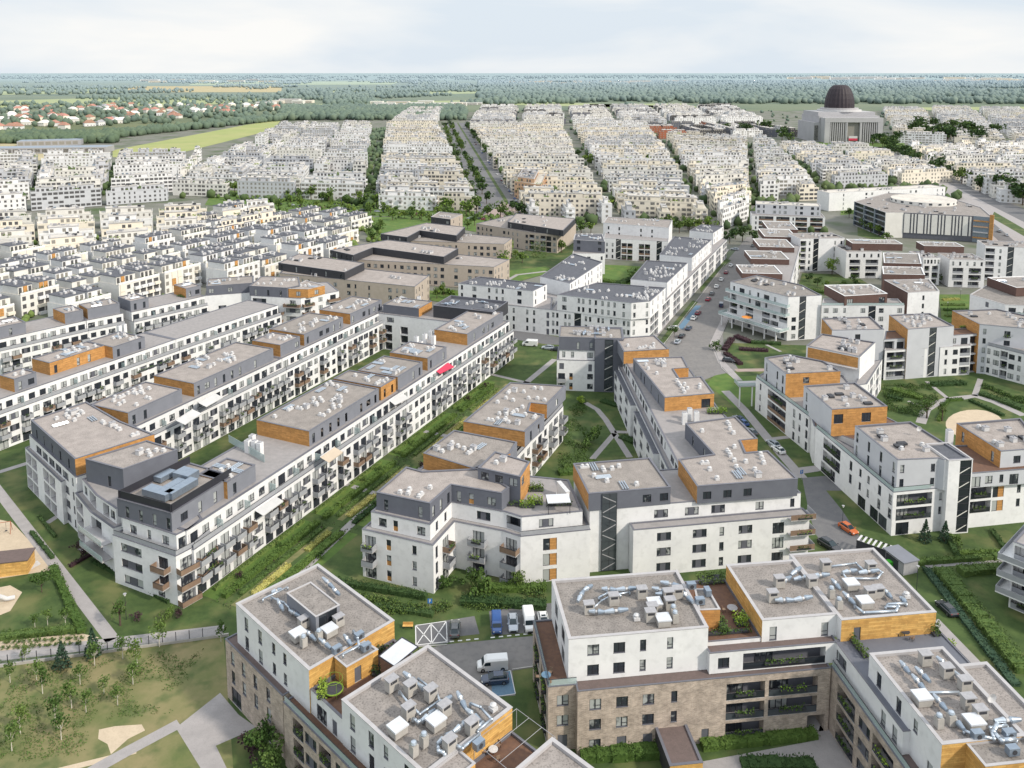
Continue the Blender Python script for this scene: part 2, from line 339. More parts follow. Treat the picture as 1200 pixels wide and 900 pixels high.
class Bld:
    def __init__(s, label, center=None, name='apartment_building', cat='apartment building', group=None, near=False, st=3.1):
        s.root = None; s.label = label; s.name = name; s.cat = cat; s.group = group; s.near = near; s.st = st
        s.roofs = []; s.nw = 0; s.nb = 0; s.wall = MB(); s.c = center; s.items = []; s.np = 0
    def base(s, p):
        if s.root is None:
            s.c = s.c or cen(p); s.root = emp(s.name, (s.c[0], s.c[1], 0)); tag(s.root, s.label, s.cat, s.group)
    def L(s, x, y, z): return (x - s.c[0], y - s.c[1], z)
    def part(s, name, me, loc, rz=0, parent=None, sc=None):
        return link(name, me, parent or s.root, loc, rz, sc)
    def opening(s, a, e, nrm, u, v, w, h, kind, depth=.16):
        if s.nw >= 98: return
        s.nw += 1
        x = a[0] + e[0] * u - nrm[0] * depth; y = a[1] + e[1] * u - nrm[1] * depth
        me = window_mesh(kind, w, h, s.near); pane = None
        if s.near: me, pane = me
        o = s.part('window' if kind != 'door' else 'balcony_door', me, s.L(x, y, v), math.atan2(e[1], e[0]))
        if pane: link('pane', pane, o)
        if kind == 'stair': o.name = 'stair_window'
        if kind == 'dark': o.name = 'shutter'
    def wallface(s, a, b, z0, z1, ops, mt):
        L = dist(a, b)
        if L < .05: return
        e = ((b[0] - a[0]) / L, (b[1] - a[1]) / L); n = (e[1], -e[0])
        us = sorted({0, L} | {min(max(o[0], .02), L - .02) for o in ops} | {min(max(o[1], .02), L - .02) for o in ops})
        vs = sorted({z0, z1} | {min(max(o[2], z0), z1) for o in ops} | {min(max(o[3], z0), z1) for o in ops})
        pt = lambda u, v, d=0: s.L(a[0] + e[0] * u - n[0] * d, a[1] + e[1] * u - n[1] * d, v)
        for i in range(len(us) - 1):
            run = None
            for j in range(len(vs) - 1):
                u, v = (us[i] + us[i + 1]) / 2, (vs[j] + vs[j + 1]) / 2
                hole = any(o[0] < u < o[1] and o[2] < v < o[3] for o in ops)
                if not hole:
                    if run is None: run = vs[j]
                if (hole or j == len(vs) - 2) and run is not None:
                    top = vs[j] if hole else vs[j + 1]
                    s.wall.face((pt(us[i], run), pt(us[i + 1], run), pt(us[i + 1], top), pt(us[i], top)), mt, [(us[i], run), (us[i + 1], run), (us[i + 1], top), (us[i], top)])
                    run = None
        for (u0, u1, v0, v1, d, back) in ops:
            rm = mt if d < .5 else ('white' if mt in ('white', 'ltgrey', 'dkgrey') else mt)
            s.wall.face((pt(u0, v0), pt(u0, v0, d), pt(u0, v1, d), pt(u0, v1)), rm, [(0, v0), (d, v0), (d, v1), (0, v1)])
            s.wall.face((pt(u1, v0, d), pt(u1, v0), pt(u1, v1), pt(u1, v1, d)), rm, [(0, v0), (d, v0), (d, v1), (0, v1)])
            s.wall.face((pt(u0, v1), pt(u0, v1, d), pt(u1, v1, d), pt(u1, v1)), rm)
            s.wall.face((pt(u0, v0, d), pt(u0, v0), pt(u1, v0), pt(u1, v0, d)), 'cap')
            if back: s.wall.face((pt(u0, v0, d), pt(u1, v0, d), pt(u1, v1, d), pt(u0, v1, d)), back, [(u0, v0), (u1, v0), (u1, v1), (u0, v1)])
    def facade(s, a, b, z0, z1, mt, spec, flip, bz0=None, rail='grey'):
        """spec: floors from the bottom separated by '/', tokens kind@pos or kind@u0-u1 (fractions)"""
        L = dist(a, b)
        ops = []
        if spec and L > 1.5:
            e = ((b[0] - a[0]) / L, (b[1] - a[1]) / L); n = (e[1], -e[0])
            z0f = z0 if bz0 is None else bz0
            floors = spec.split('/')
            nf = max(1, int((z1 - z0f) / s.st + .25))
            if len(floors) == 1: floors = floors * nf
            rot = math.atan2(e[1], e[0])
            used = []
            for fi, fl in enumerate(floors[:nf]):
                zf = z0f + fi * s.st
                toks = []
                if '@' in fl:
                    for t in fl.split():
                        k, p = t.split('@')
                        if '-' in p: p0, p1 = map(float, p.split('-')); toks.append((k, (p0 + p1) / 2 * L, (p1 - p0) * L))
                        else: toks.append((k, float(p) * L, None))
                else:
                    fl = fl.strip(); bw = L / max(1, len(fl))
                    toks = [(c, (i + .5) * bw, -bw) for i, c in enumerate(fl) if c != '.']
                for k, u, w in toks:
                    if flip: u = L - u
                    bw = abs(w) if w else 3.4
                    ex = w is not None and w > 0
                    back = None; d = .16; kind = 'win'
                    if k == 'n': ww, v0, v1 = (.95, .75, 2.45)
                    elif k == 'N': ww, v0, v1 = (.95, .3, 2.45)
                    elif k == 'w': ww, v0, v1 = (1.7 if not ex else bw, .75, 2.4)
                    elif k == 't': ww, v0, v1 = (1.15, .35, 2.5)
                    elif k == 'W': ww, v0, v1 = ((bw if ex else bw * .82), .8, 2.35); kind = 'ribbon'
                    elif k == 'o': ww, v0, v1 = (1.0, .35, 2.45); kind = 'orange'
                    elif k == 'O': ww, v0, v1 = (bw * .8, .1, 2.5); kind = 'wood'
                    elif k in 'dbB': ww, v0, v1 = (min(2.4, bw * .72), .06, 2.4); kind = 'door'
                    elif k == 'D': ww, v0, v1 = ((bw if ex else 3.0), .05, 2.75); kind = 'shop'
                    elif k == 'k': ww, v0, v1 = (1.1, .05, 2.3); kind = 'dark'
                    elif k == 'x': ww, v0, v1 = (1.4, .5, 2.4); kind = 'dark'
                    elif k in 'gG': ww, v0, v1 = ((bw if ex else bw * .92), .12, 2.75); d = 1.5 if k == 'g' else .9; back = 'panel' if k == 'g' else 'glassdark'
                    elif k == 'v': ww, v0, v1 = ((bw if ex else bw * .92), 0.0, 2.7); d = 5; back = 'char'
                    elif k == 's':
                        ww = 2.0; v0 = .2; v1 = (z1 - zf) - .6; kind = 'stair'
                    elif k == 'S':
                        ww = bw if ex else 2.6; v0 = .2; v1 = (z1 - zf) + .0 - .15; kind = 'stair'
                    else: continue
                    ww = round(ww, 1); u0, u1 = u - ww / 2, u + ww / 2
                    if u0 < .1 or u1 > L - .1: continue
                    V0, V1 = zf + v0, min(zf + round(v1 - v0, 1) + v0, z1 - .12)
                    if V0 < z0 + .02: V0 = z0 + .02
                    if any(not (u1 + .05 < q[0] or u0 - .05 > q[1] or V1 + .02 < q[2] or V0 - .02 > q[3]) for q in used): continue
                    used.append((u0, u1, V0, V1))
                    ops.append((u0, u1, V0, V1, d, back))
                    if d < .5: s.opening(a, e, n, u, V0, ww, V1 - V0, kind)
                    elif k == 'g':
                        # door inside the loggia, rail at its front
                        s.opening(a, e, n, u - ww * .2, V0 + .02, min(2.7, ww * .5), 2.3, 'door', d - .04)
                        if s.nb < 98:
                            s.nb += 1
                            kk = ('lrail', round(ww, 1), rail)
                            if kk not in CACHE:
                                m = MB(); w_ = kk[1]
                                m.box(-w_ / 2 + .02, w_ / 2 - .02, -.02, .03, .02, 1.0, {'grey': 'railgrey', 'glass': 'railglass', 'brown': 'railbrown', 'dark': 'glassdark'}[rail])
                                m.box(-w_ / 2 + .02, w_ / 2 - .02, -.04, .05, 1.0, 1.06, 'frame')
                                CACHE[kk] = m.mesh('railing')
                            s.part('railing', CACHE[kk], s.L(a[0] + e[0] * u - n[0] * .08, a[1] + e[1] * u - n[1] * .08, V0), rot)
                            if s.near or rnd.random() < .35: s.plant(a, e, n, u, V0 + .6, ww * .6, rot, -.05)
                    if k in 'bB' and s.nb < 98 and (fi > 0 or k == 'B'):
                        s.nb += 1
                        bwid = bw * (.97 if k == 'B' else .8)
                        ty = 'grey' if rail == 'grey' and rnd.random() > .22 else ('brown' if rail in ('grey', 'brown') else rail)
                        s.part('balcony', balcony_mesh(bwid, 1.5, ty), s.L(a[0] + e[0] * u, a[1] + e[1] * u, V0), rot)
                        if rnd.random() < .4: s.plant(a, e, n, u + rnd.uniform(-.5, .5), V0 + .55, bwid * .6, rot, 1.35)
        s.wallface(a, b, z0, z1, ops, mt)
    def plant(s, a, e, n, u, z, w, rot, out):
        if s.np > 90: return
        s.np += 1
        w = max(1, min(6, round(w)))
        s.part('planter', planter_mesh(w, rnd.randrange(4)), s.L(a[0] + e[0] * u + n[0] * out, a[1] + e[1] * u + n[1] * out, z), rot)
    def vol(s, poly, z0, z1, mt='white', fac={}, roof='gravel', cap='cap', par=.4, mats={}, bz0=None, rail='grey', clutter=0, thick=.35, kit='dome'):
        s.base(poly)
        ccw = area(poly) > 0; n = len(poly)
        for i in range(n):
            a, b = poly[i], poly[(i + 1) % n]
            m_ = mats.get(i, mt)
            if ccw: s.facade(a, b, z0, z1, m_, fac.get(i), False, bz0, rail)
            else: s.facade(b, a, z0, z1, m_, fac.get(i), True, bz0, rail)
        p = poly if ccw else poly[::-1]
        q = inset(p, thick); r = MB()
        o = inset(p, -.06)
        L = s.L
        for i in range(n):
            j = (i + 1) % n
            r.face((L(*o[i], z1 + .05), L(*o[j], z1 + .05), L(*q[j], z1 + .05), L(*q[i], z1 + .05)), cap)
            r.face((L(*o[i], z1 - .02), L(*o[j], z1 - .02), L(*o[j], z1 + .05), L(*o[i], z1 + .05)), cap)
            r.face((L(*q[j], z1 - par), L(*q[i], z1 - par), L(*q[i], z1 + .05), L(*q[j], z1 + .05)), cap)
        r.face([L(*k, z1 - par) for k in q], roof)
        s.part('roof' if roof not in ('terrace', 'deck', 'lawn') else 'roof_terrace', r.mesh('roof'), (0, 0, 0))
        if clutter: s.scatter(q, z1 - par, clutter, kit)
        return q
    def rail_on(s, poly, edges, z, mt='railgrey', h=.9, off=.15):
        m = MB()
        p = poly if area(poly) > 0 else poly
        for i in edges:
            a, b = poly[i], poly[(i + 1) % len(poly)]
            L_ = dist(a, b); e = ((b[0] - a[0]) / L_, (b[1] - a[1]) / L_)
            T = Matrix.Translation(s.L(a[0], a[1], z)) @ Matrix.Rotation(math.atan2(e[1], e[0]), 4, 'Z')
            sg = off if area(poly) > 0 else -off
            m.box(.1, L_ - .1, sg, sg + .05, .06, h, mt, T); m.box(.1, L_ - .1, sg - .02, sg + .07, h, h + .05, 'frame', T)
        s.part('railing', m.mesh('railing'), (0, 0, 0))
    def scatter(s, q, z, n, kit='dome'):
        e = Vector((q[1][0] - q[0][0], q[1][1] - q[0][1])).normalized(); an = math.atan2(e.y, e.x)
        xs = [k[0] for k in q]; ys = [k[1] for k in q]; qi = inset(q, 1.1)
        got = []; tries = 0
        while len(got) < n and tries < n * 30:
            tries += 1
            if got and rnd.random() < .55:
                g = rnd.choice(got); p = (g[0] + e.x * rnd.choice((-1.7, 1.7, 2.4)) + rnd.uniform(-.2, .2), g[1] + e.y * rnd.choice((-1.7, 1.7, 2.4)) + rnd.uniform(-.8, .8))
            else: p = (rnd.uniform(min(xs), max(xs)), rnd.uniform(min(ys), max(ys)))
            if not inside(p, qi) or any(dist(p, g) < 1.35 for g in got): continue
            got.append(p)
            k = rnd.random()
            if kit == 'dome': t = 'dome' if k < .5 else 'pair' if k < .75 else 'box' if k < .86 else 'pipes'
            elif kit == 'steel': t = 'duct' if k < .45 else 'box' if k < .8 else 'dome'
            else: t = 'box' if k < .6 else 'dome' if k < .8 else 'dark'
            s.kitpart(t, p[0], p[1], z, an + rnd.choice((0, math.pi / 2)))
    def kitpart(s, t, x, y, z, an=0, sc=1):
        if ('kit', t) not in CACHE:
            m = MB()
            if t == 'dome':
                m.box(-.42, .42, -.42, .42, 0, .45, 'ventwhite'); m.cyl((0, 0, .45), (0, 0, .75), .3, 'ventwhite', 10); m.cyl((0, 0, .75), (0, 0, .9), .42, 'ventwhite', 10, .1)
            elif t == 'pair':
                m.box(-.95, .95, -.4, .4, 0, .4, 'ventwhite'); 
                for q in (-.5, .5): m.cyl((q, 0, .4), (q, 0, .7), .27, 'ventwhite', 8); m.cyl((q, 0, .7), (q, 0, .85), .36, 'ventwhite', 8, .1)
            elif t == 'box':
                m.box(-.6, .6, -.5, .5, 0, .95, 'ventwhite'); m.box(-.68, .68, -.58, .58, .95, 1.05, 'ventgrey')
                m.cyl((0, 0, 1.05), (0, 0, 1.3), .16, 'ventgrey', 6)
            elif t == 'pipes':
                for q in (-.5, 0, .5): m.cyl((-1.6, q, .25), (1.6, q, .25), .14, 'steel', 6)
                for q in (-1.2, 1.2): m.box(q - .08, q + .08, -.7, .7, 0, .12, 'ventgrey')
            elif t == 'dark':
                m.box(-1, 1, -.6, .6, .1, .5, 'char')
                for q in (-.8, .8): m.box(q - .08, q + .08, -.5, .5, 0, .1, 'ventgrey')
            elif t == 'duct':
                m.cyl((-2.2, 0, .5), (-.8, 0, .5), .12, 'steel', 8); m.cyl((-.9, 0, .5), (-.5, 0, .5), .14, 'steel', 10, .36); m.cyl((-.5, 0, .5), (.7, 0, .5), .38, 'steel2', 12)
                m.cyl((.7, 0, .5), (1.0, 0, .5), .36, 'steel', 10, .14); m.cyl((1.0, 0, .5), (2.0, 0, .5), .14, 'steel', 8); m.cyl((2.0, 0, .55), (2.0, 0, 0), .14, 'steel', 8)
                for q in (-.4, .6): m.box(q - .05, q + .05, -.3, .3, 0, .15, 'ventgrey')
            elif t == 'chimney':
                m.box(-.7, .7, -.5, .5, 0, 1.5, 'concrete'); m.box(-.78, .78, -.58, .58, 1.5, 1.62, 'ventgrey'); m.box(-.5, .5, -.51, -.5, 1.05, 1.4, 'char')
            elif t == 'hatch':
                m.box(-.9, .9, -.8, .8, 0, .9, 'concrete'); m.box(-1.0, 1.0, -.9, .9, .9, 1.1, 'sunvoile')
            elif t == 'cowl':
                m.box(-.4, .4, -.4, .4, 0, 1.3, 'concrete'); m.cyl((0, 0, 1.3), (0, 0, 1.5), .26, 'steel', 12); m.cyl((0, 0, 1.5), (0, 0, 1.72), .4, 'steel', 12, .3); m.cyl((0, 0, 1.72), (0, 0, 1.85), .3, 'steel', 12, .05)
            elif t == 'tallchim':
                m.box(-.7, .7, -.7, .7, 0, 3.6, 'white'); m.box(-.5, .5, -.5, .5, 3.6, 3.8, 'ventgrey')
            elif t == 'dish':
                m.cyl((0, 0, 0), (0, 0, 1.2), .05, 'ventgrey', 6)
                for i in range(12):
                    a, b = i * math.pi / 6, (i + 1) * math.pi / 6
                    m.face(((0, .0, 1.35), (.6 * math.cos(a), -.25, 1.4 + .6 * math.sin(a)), (.6 * math.cos(b), -.25, 1.4 + .6 * math.sin(b))), 'ventwhite')
            elif t == 'acunit':
                m.box(-.65, .65, -.4, .4, .1, 1.0, 'steel2'); m.cyl((0, -.41, .55), (0, -.43, .55), .3, 'char', 12)
            CACHE['kit', t] = m.mesh('roof_vent')
        nm = {'duct': 'air_duct', 'pipes': 'air_duct', 'chimney': 'chimney', 'tallchim': 'chimney', 'hatch': 'roof_hatch', 'dish': 'satellite_dish', 'acunit': 'cooling_unit', 'dark': 'solar_panel'}.get(t, 'roof_vent')
        return s.part(nm, CACHE['kit', t], s.L(x, y, z), an, sc=sc)
    def kp(s, t, px, py, z, an=0, sc=1):
        x, y = P(px, py, z); return s.kitpart(t, x, y, z, R(an), sc)
    def ductline(s, pts, z, r=.16, mt='steel', px=True):
        m = MB(); q = [(*P(a, b, z), z) for a, b in pts] if px else [(a, b, z) for a, b in pts]
        q = [s.L(*k) for k in q]
        m.tube(q, r, mt, 8)
        for k in q[1:-1]: m.cyl((k[0], k[1], k[2] - r), (k[0], k[1], k[2] + r), r * 1.05, mt, 8)
        for k in (q[0], q[-1]): m.cyl((k[0], k[1], k[2]), (k[0], k[1], k[2] - .5), r, mt, 8)
        s.part('air_duct', m.mesh('duct', True), (0, 0, 0))
    def silencer(s, a, b, z, r=.36):
        A, B = Vector(s.L(*P(*a, z), z)), Vector(s.L(*P(*b, z), z)); m = MB(); d = B - A
        m.cyl(A, A + d * .38, r * .55, 'steel', 10, r); m.cyl(A + d * .38, A + d * .45, r, 'steel', 10, .15)
        m.cyl(A + d * .45, A + d * .55, .2, 'ventwhite', 10); m.cyl(A + d * .55, A + d * .62, .15, 'steel', 10, r); m.cyl(A + d * .62, B, r, 'steel2', 10, r * .55)
        s.part('air_duct', m.mesh('duct'), (0, 0, 0))
    def awning(s, a, b, z, out, mt='awningwhite'):
        A, B = P(*a, z), P(*b, z); L_ = dist(A, B); e = ((B[0] - A[0]) / L_, (B[1] - A[1]) / L_)
        m = MB(); m.face(((0, 0, .05), (0, -out, -.75), (L_, -out, -.75), (L_, 0, .05)), mt); m.face(((0, -out, -.75), (0, -out, -.95), (L_, -out, -.95), (L_, -out, -.75)), mt)
        m.cyl((0, 0, .1), (L_, 0, .1), .1, 'ventwhite', 6)
        m.cyl((.1, 0, -.1), (.1, -out, -.78), .03, 'ventwhite', 4); m.cyl((L_ - .1, 0, -.1), (L_ - .1, -out, -.78), .03, 'ventwhite', 4)
        s.part('awning', m.mesh('awning'), s.L(A[0], A[1], z), math.atan2(e[1], e[0]))
    def done(s):
        s.part('wall', s.wall.mesh('wall'), (0, 0, 0))
        return s
def auto(L, kinds, bay=3.3, seed=None):
    r = random.Random(seed if seed is not None else int(L * 37))
    return ''.join(r.choice(kinds) for _ in range(max(1, int(L / bay))))
def EL(p, i): return dist(p[i], p[(i + 1) % len(p)])
AX = 7.1
# ================================================================== tan brick buildings with wood cladding (foreground)
# --- left one: two roof volumes on one base
b = Bld('tan brick and white building with two gravel roofs, nearest the rough grass field', near=True)
d_ = -44.4
A1 = RW((-41.9, 117.4), d_, 20.3, 14.4)
A2 = RW((-21.9, 97.9), d_, 16.6, 14.4)
LOW1 = RW((-44.0, 118.0), d_, 16.8, 15.5)
LOW2 = RW((-31.6, 105.2), d_, 40, 16.0)
b.vol(LOW1, 0, 9.75, 'brick', {0: 'D@.17 D@.72/t@.13 t@.33 t@.54 t@.76/t@.13 t@.33 t@.54 t@.76', 3: '.t..t.'}, roof='roofbrown', cap='capdark', par=.12, thick=.2)
b.vol(LOW2, 0, 9.7, 'brick', {0: 'g@.06-.125 W@.17 g@.22-.29 t@.33 W@.40 g@.5-.58 W@.64 t@.75'}, roof='deck', cap='capdark', par=.12, thick=.2, rail='dark')
b.rail_on(LOW2, [0], 9.7, 'railglass', .95)
b.vol(A1, 9.6, 16, 'white', {0: 't@.15 t@.35 n@.54 n@.69', 3: '.n..n.'}, roof='gravel2', mats={1: 'wood'}, par=.35, thick=.45)
MID = RW((-27.3, 103.3), d_, 7.6, 14.0)
b.vol([MID[0], MID[1], MID[2], MID[3]], 9.62, 13.2, 'white', {0: 'd@.35 k@.75'}, roof='deck', par=.4, thick=.3, cap='capdark')
b.vol(A2, 9.64, 16.01, 'white', {0: 't@.14 t@.38 N@.56 n@.8/t@.14 t@.38 n@.56 n@.8'}, roof='gravel2', mats={1: 'wood', 3: 'wood'}, par=.35, thick=.45)
ext = pp(15.9, (392, 770), (406, 782), (443, 761), (427, 751)); b.vol(ext, 12.8, 15.9, 'wood', {1: 'k@.35'}, roof='gravel2', par=.2, thick=.25)
o = RW((-10.0 + 0.0, 86.4), d_, 2.9, 5.2); b.vol(o, 12.8, 15.9, 'wood', {1: 'k@.4'}, roof='gravel2', par=.2, thick=.25)
TR = RW((-10.05, 86.25), d_, 8.4, 14.2); b.vol(TR, 9.66, 12.9, 'white', {0: 't@.3 t@.7'}, roof='deck', par=.3, thick=.25, cap='capdark')
A3 = RW((-5.2, 81.5), d_, 14, 14.4); 
b.vol(A3, 9.67, 15.98, 'white', {0: 't@.2 t@.5 n@.8'}, roof='gravel2', par=.35, thick=.45)
# plant room on the first roof
pr = pp(18.3, (336, 695), (370, 723), (398, 709), (364, 682)); b.vol(pr, 15.6, 18.3, 'mdgrey', {1: 'D@.5'}, roof='gravel2', par=.1, thick=.2)
z = 15.9
for t, x, y, a in (('chimney', 356, 735, 45), ('cowl', 356, 757, 45), ('cowl', 374, 750, 45), ('hatch', 349, 748, 45), ('hatch', 386, 743, 45), ('chimney', 397, 733, 45), ('acunit', 421, 749, 45), ('acunit', 395, 765, 45), ('acunit', 429, 762, 45)):
    b.kp(t, x, y, z, a)
for p, q in (((325, 702), (332, 715)), ((339, 715), (352, 722)), ((357, 738), (370, 750)), ((374, 748), (388, 760)), ((378, 677), (392, 690)), ((390, 690), (398, 697)), ((403, 744), (412, 756)), ((318, 694), (330, 690))): b.silencer(p, q, 16.5)
b.ductline([(308, 702), (337, 688)], 16.4, .14); b.ductline([(318, 700), (332, 706), (339, 712)], 16.4); b.ductline([(402, 767), (428, 753)], 16.6, .13); b.ductline([(414, 739), (419, 748), (421, 757)], 16.5, .2)
for t, x, y, a in (('chimney', 459, 808, 45), ('chimney', 481, 813, 45), ('chimney', 505, 819, 45), ('chimney', 479, 840, 45), ('chimney', 521, 838, 45), ('chimney', 527, 879, 45), ('chimney', 553, 858, 45),
                   ('hatch', 466, 859, 45), ('hatch', 511, 851, 45), ('cowl', 485, 885, 45), ('cowl', 497, 874, 45), ('acunit', 561, 877, 45), ('dome', 578, 832, 45)):
    b.kp(t, x, y, z, a, 1.05)
for p, q in (((473, 788), (490, 802)), ((490, 802), (506, 815)), ((494, 845), (510, 832)), ((512, 828), (529, 816)), ((536, 811), (546, 831)), ((546, 831), (563, 845)), ((512, 872), (530, 858)), ((531, 858), (550, 843))): b.silencer(p, q, 16.5, .42)
b.ductline([(468, 810), (478, 823), (492, 837), (515, 821), (512, 812), (490, 795)], 16.4); b.ductline([(484, 842), (490, 846), (496, 843)], 16.4, .22); b.ductline([(566, 846), (558, 853)], 16.4, .2)
b.ductline([(532, 872), (542, 877), (562, 860)], 16.4, .18); b.ductline([(551, 824), (563, 829), (576, 843), (560, 856)], 16.4, .17); b.ductline([(513, 873), (514, 880), (521, 882)], 16.4, .24)
# terrace sails
m = MB(); cv = [b.L(*p, 15.6) for p in pp(15.6, (444, 769), (471, 747), (490, 758), (462, 781))]
k = len(cv); m.face(cv[::-1], 'sunvoile')
for i in range(4):
    a, c = cv[i], cv[(i + 1) % 4]; m.cyl(a, c, .09, 'frame', 6); m.cyl(a, (a[0], a[1], 12.9), .06, 'frame', 6)
b.part('terrace_canopy', m.mesh('canopy'), (0, 0, 0))
m = MB(); q = RW((-4.6, 91.8), d_, 6.6, 7.4); q = [b.L(*p, 15.4) for p in q]
for i in range(4): m.cyl(q[i], q[(i + 1) % 4], .035, 'ventgrey', 6); m.cyl(q[i], (q[i][0], q[i][1], 12.6), .035, 'ventgrey', 6)
for t in (.33, .66): m.cyl(Vector(q[0]).lerp(Vector(q[1]), t), Vector(q[3]).lerp(Vector(q[2]), t), .03, 'ventgrey', 6)
b.part('pergola', m.mesh('pergola'), (0, 0, 0))
b.done()
# --- right one: B / C / D wings round a courtyard
b = Bld('large tan brick and white building in three joined wings, at the bottom right', near=True, center=(40, 112))
Bv = RW((8.0, 108.7), AX, 20.5, 14.0)
C1 = RW((36.6, 112.75), AX, 11.6, 14.0); C2 = RW((48.2, 112.8), AX, 14.9, 16.9)
D1 = RW((49.3, 105.8), AX - 90, 15.8, 10.9); D2 = RW((60.25, 103.6), AX - 90, 24, 4.3)
front = RW((9.2, 106.8), AX, 37.5, 15.6)
left = RW((5.1, 107.6), AX, 4.2, 14.4)
b.vol(left, 0, 10.0, 'brick', {0: 'x@.5/w@.5/w@.5', 3: 'g@.1-.45 g@.55-.9'}, roof='deck', par=.15, thick=.2, cap='capdark', rail='dark')
b.rail_on(left, [0, 3], 10.0, 'railglass', .95)
fl = 'w@.068 w@.171 w@.273 n@.374 g@.58-.735 g@.75-.95'
b.vol(front, 0, 9.98, 'brick', {0: 'w@.068 x@.171 x@.273 k@.50 g@.58-.735 v@.912-.985/' + fl + '/' + fl}, roof='roofbrown', par=.12, thick=.2, cap='capdark', rail='dark')
b.vol(Bv, 9.9, 16.5, 'white', {0: 'w@.175 w@.36 n@.53 n@.725', 3: 'd@.3 d@.7'}, roof='gravel2', mats={1: 'wood'}, par=.35, thick=.45)
l1 = RW((28.4, 110.2), AX, 19.4, 15.5)
b.vol(l1, 9.96, 13.2, 'white', {0: 'w@.11 g@.26-.91'}, roof='roofbrown', par=.12, thick=.2, cap='capdark', rail='dark')
GD = RW((28.5, 111.9), AX, 8.2, 14.4); b.vol(GD, 13.0, 13.75, 'white', {}, roof='deck', par=.45, thick=.2, cap='capdark')
b.vol(C1, 12.9, 16.5, 'white', {0: 't@.15 t@.84'}, roof='gravel2', mats={3: 'wood'}, par=.35, thick=.45)
b.vol(C2, 12.92, 16.52, 'wood', {0: 'k@.17'}, roof='gravel2', mats={3: 'white', 1: 'white'}, par=.35, thick=.45)
bx = pp(16.4, (814, 690), (830, 690), (844, 714), (819, 715)); b.vol(bx, 13.0, 16.4, 'orange', {}, roof='gravel2', par=.2, thick=.25)
# the wing running towards the viewer
LD = RW((46.6, 111.9), AX - 90, 34, 17.6)
fl = 'g@.06-.20 W@.27 g@.33-.47 t@.52 g@.6-.74 W@.82'
b.vol(LD, 0, 10.02, 'brick', {0: fl}, roof='roofbrown', par=.12, thick=.2, cap='capdark', rail='dark')
b.rail_on(LD, [0], 10.02, 'railglass', .9)
LE = RW((47.4, 113.0), AX - 90, 17.2, 16.6); b.vol(LE, 9.94, 13.22, 'white', {0: 'W@.12 g@.2-.62 t@.75 t@.9'}, roof='dkgrey', par=.12, thick=.2, cap='capdark', rail='dark')
b.vol(D1, 9.92, 16.51, 'white', {0: 't@.88/t@.16 t@.45 n@.68'}, roof='gravel2', par=.35, thick=.45, mats={1: 'wood'})
b.vol(D2, 9.92, 16.49, 'white', {}, roof='gravel2', par=.35, thick=.45, mats={3: 'wood'})
o = RW((54.8, 87.2), AX, 9, 3.6); b.vol(o, 12.9, 16.3, 'wood', {}, roof='gravel2', par=.25, thick=.3)
z = 16.25
for t, x, y, a in (('chimney', 690, 718, 0), ('chimney', 719, 708, 0), ('chimney', 752, 700, 0), ('chimney', 762, 727, 0), ('hatch', 767, 712, 0), ('chimney', 783, 703, 0), ('chimney', 794, 700, 0), ('chimney', 785, 713, 0), ('hatch', 777, 731, 0), ('chimney', 764, 720, 0), ('cowl', 791, 729, 0), ('cowl', 789, 722, 0), ('dome', 746, 726, 0),
                   ('acunit', 810, 690, 0), ('acunit', 820, 708, 0), ('acunit', 829, 697, 90),
                   ('chimney', 913, 687, 0), ('chimney', 967, 668, 0), ('chimney', 951, 687, 0), ('hatch', 997, 689, 0), ('hatch', 1013, 710, 0), ('cowl', 974, 700, 0), ('cowl', 983, 713, 0), ('chimney', 1029, 699, 0), ('chimney', 1020, 670, 0), ('chimney', 1019, 701, 0), ('chimney', 905, 704, 0), ('dome', 1062, 700, 0),
                   ('hatch', 1080, 823, 0), ('chimney', 1084, 778, 0), ('chimney', 1109, 793, 0), ('chimney', 1130, 808, 0), ('chimney', 1134, 829, 0), ('cowl', 1100, 852, 0), ('cowl', 1114, 849, 0), ('hatch', 1141, 852, 0), ('chimney', 1148, 843, 0), ('dish', 1160, 829, 0), ('acunit', 1145, 866, 0), ('acunit', 1182, 865, 0), ('acunit', 1186, 884, 0)):
    b.kp(t, x, y, z, a + AX, 1.05)
for p, q in (((677, 705), (684, 692)), ((684, 692), (694, 686)), ((705, 690), (722, 691)), ((722, 691), (747, 689)), ((690, 716), (708, 717)), ((708, 717), (736, 714)), ((764, 689), (784, 694)), ((768, 696), (788, 697)), ((774, 682), (798, 687)), ((798, 692), (812, 706)),
             ((930, 679), (951, 675)), ((951, 675), (972, 673)), ((915, 683), (927, 676)), ((927, 674), (938, 665)), ((908, 703), (930, 703)), ((930, 703), (952, 699)), ((987, 671), (1004, 668)), ((1006, 671), (1030, 668)), ((975, 679), (985, 691)), ((988, 694), (1002, 708)), ((1035, 690), (1045, 701)), ((1055, 700), (1062, 706)),
             ((1055, 775), (1066, 789)), ((1069, 791), (1085, 810)), ((1073, 782), (1090, 799)), ((1098, 770), (1115, 786)), ((1118, 787), (1135, 805)), ((1094, 814), (1110, 833)), ((1112, 835), (1130, 855)), ((1165, 845), (1196, 843))): b.silencer(p, q, 16.85, .42)
b.ductline([(702, 700), (712, 695), (727, 697)], 16.7); b.ductline([(738, 694), (718, 697), (705, 704), (696, 712)], 16.7, .13); b.ductline([(972, 664), (1003, 660), (1012, 668)], 16.7)
b.ductline([(987, 671), (992, 678), (1028, 678), (1034, 671), (1020, 662)], 16.7); b.ductline([(1002, 710), (1012, 718), (1050, 716), (1053, 711), (1038, 711)], 16.7, .2); b.ductline([(1062, 707), (1040, 708)], 16.7, .2)
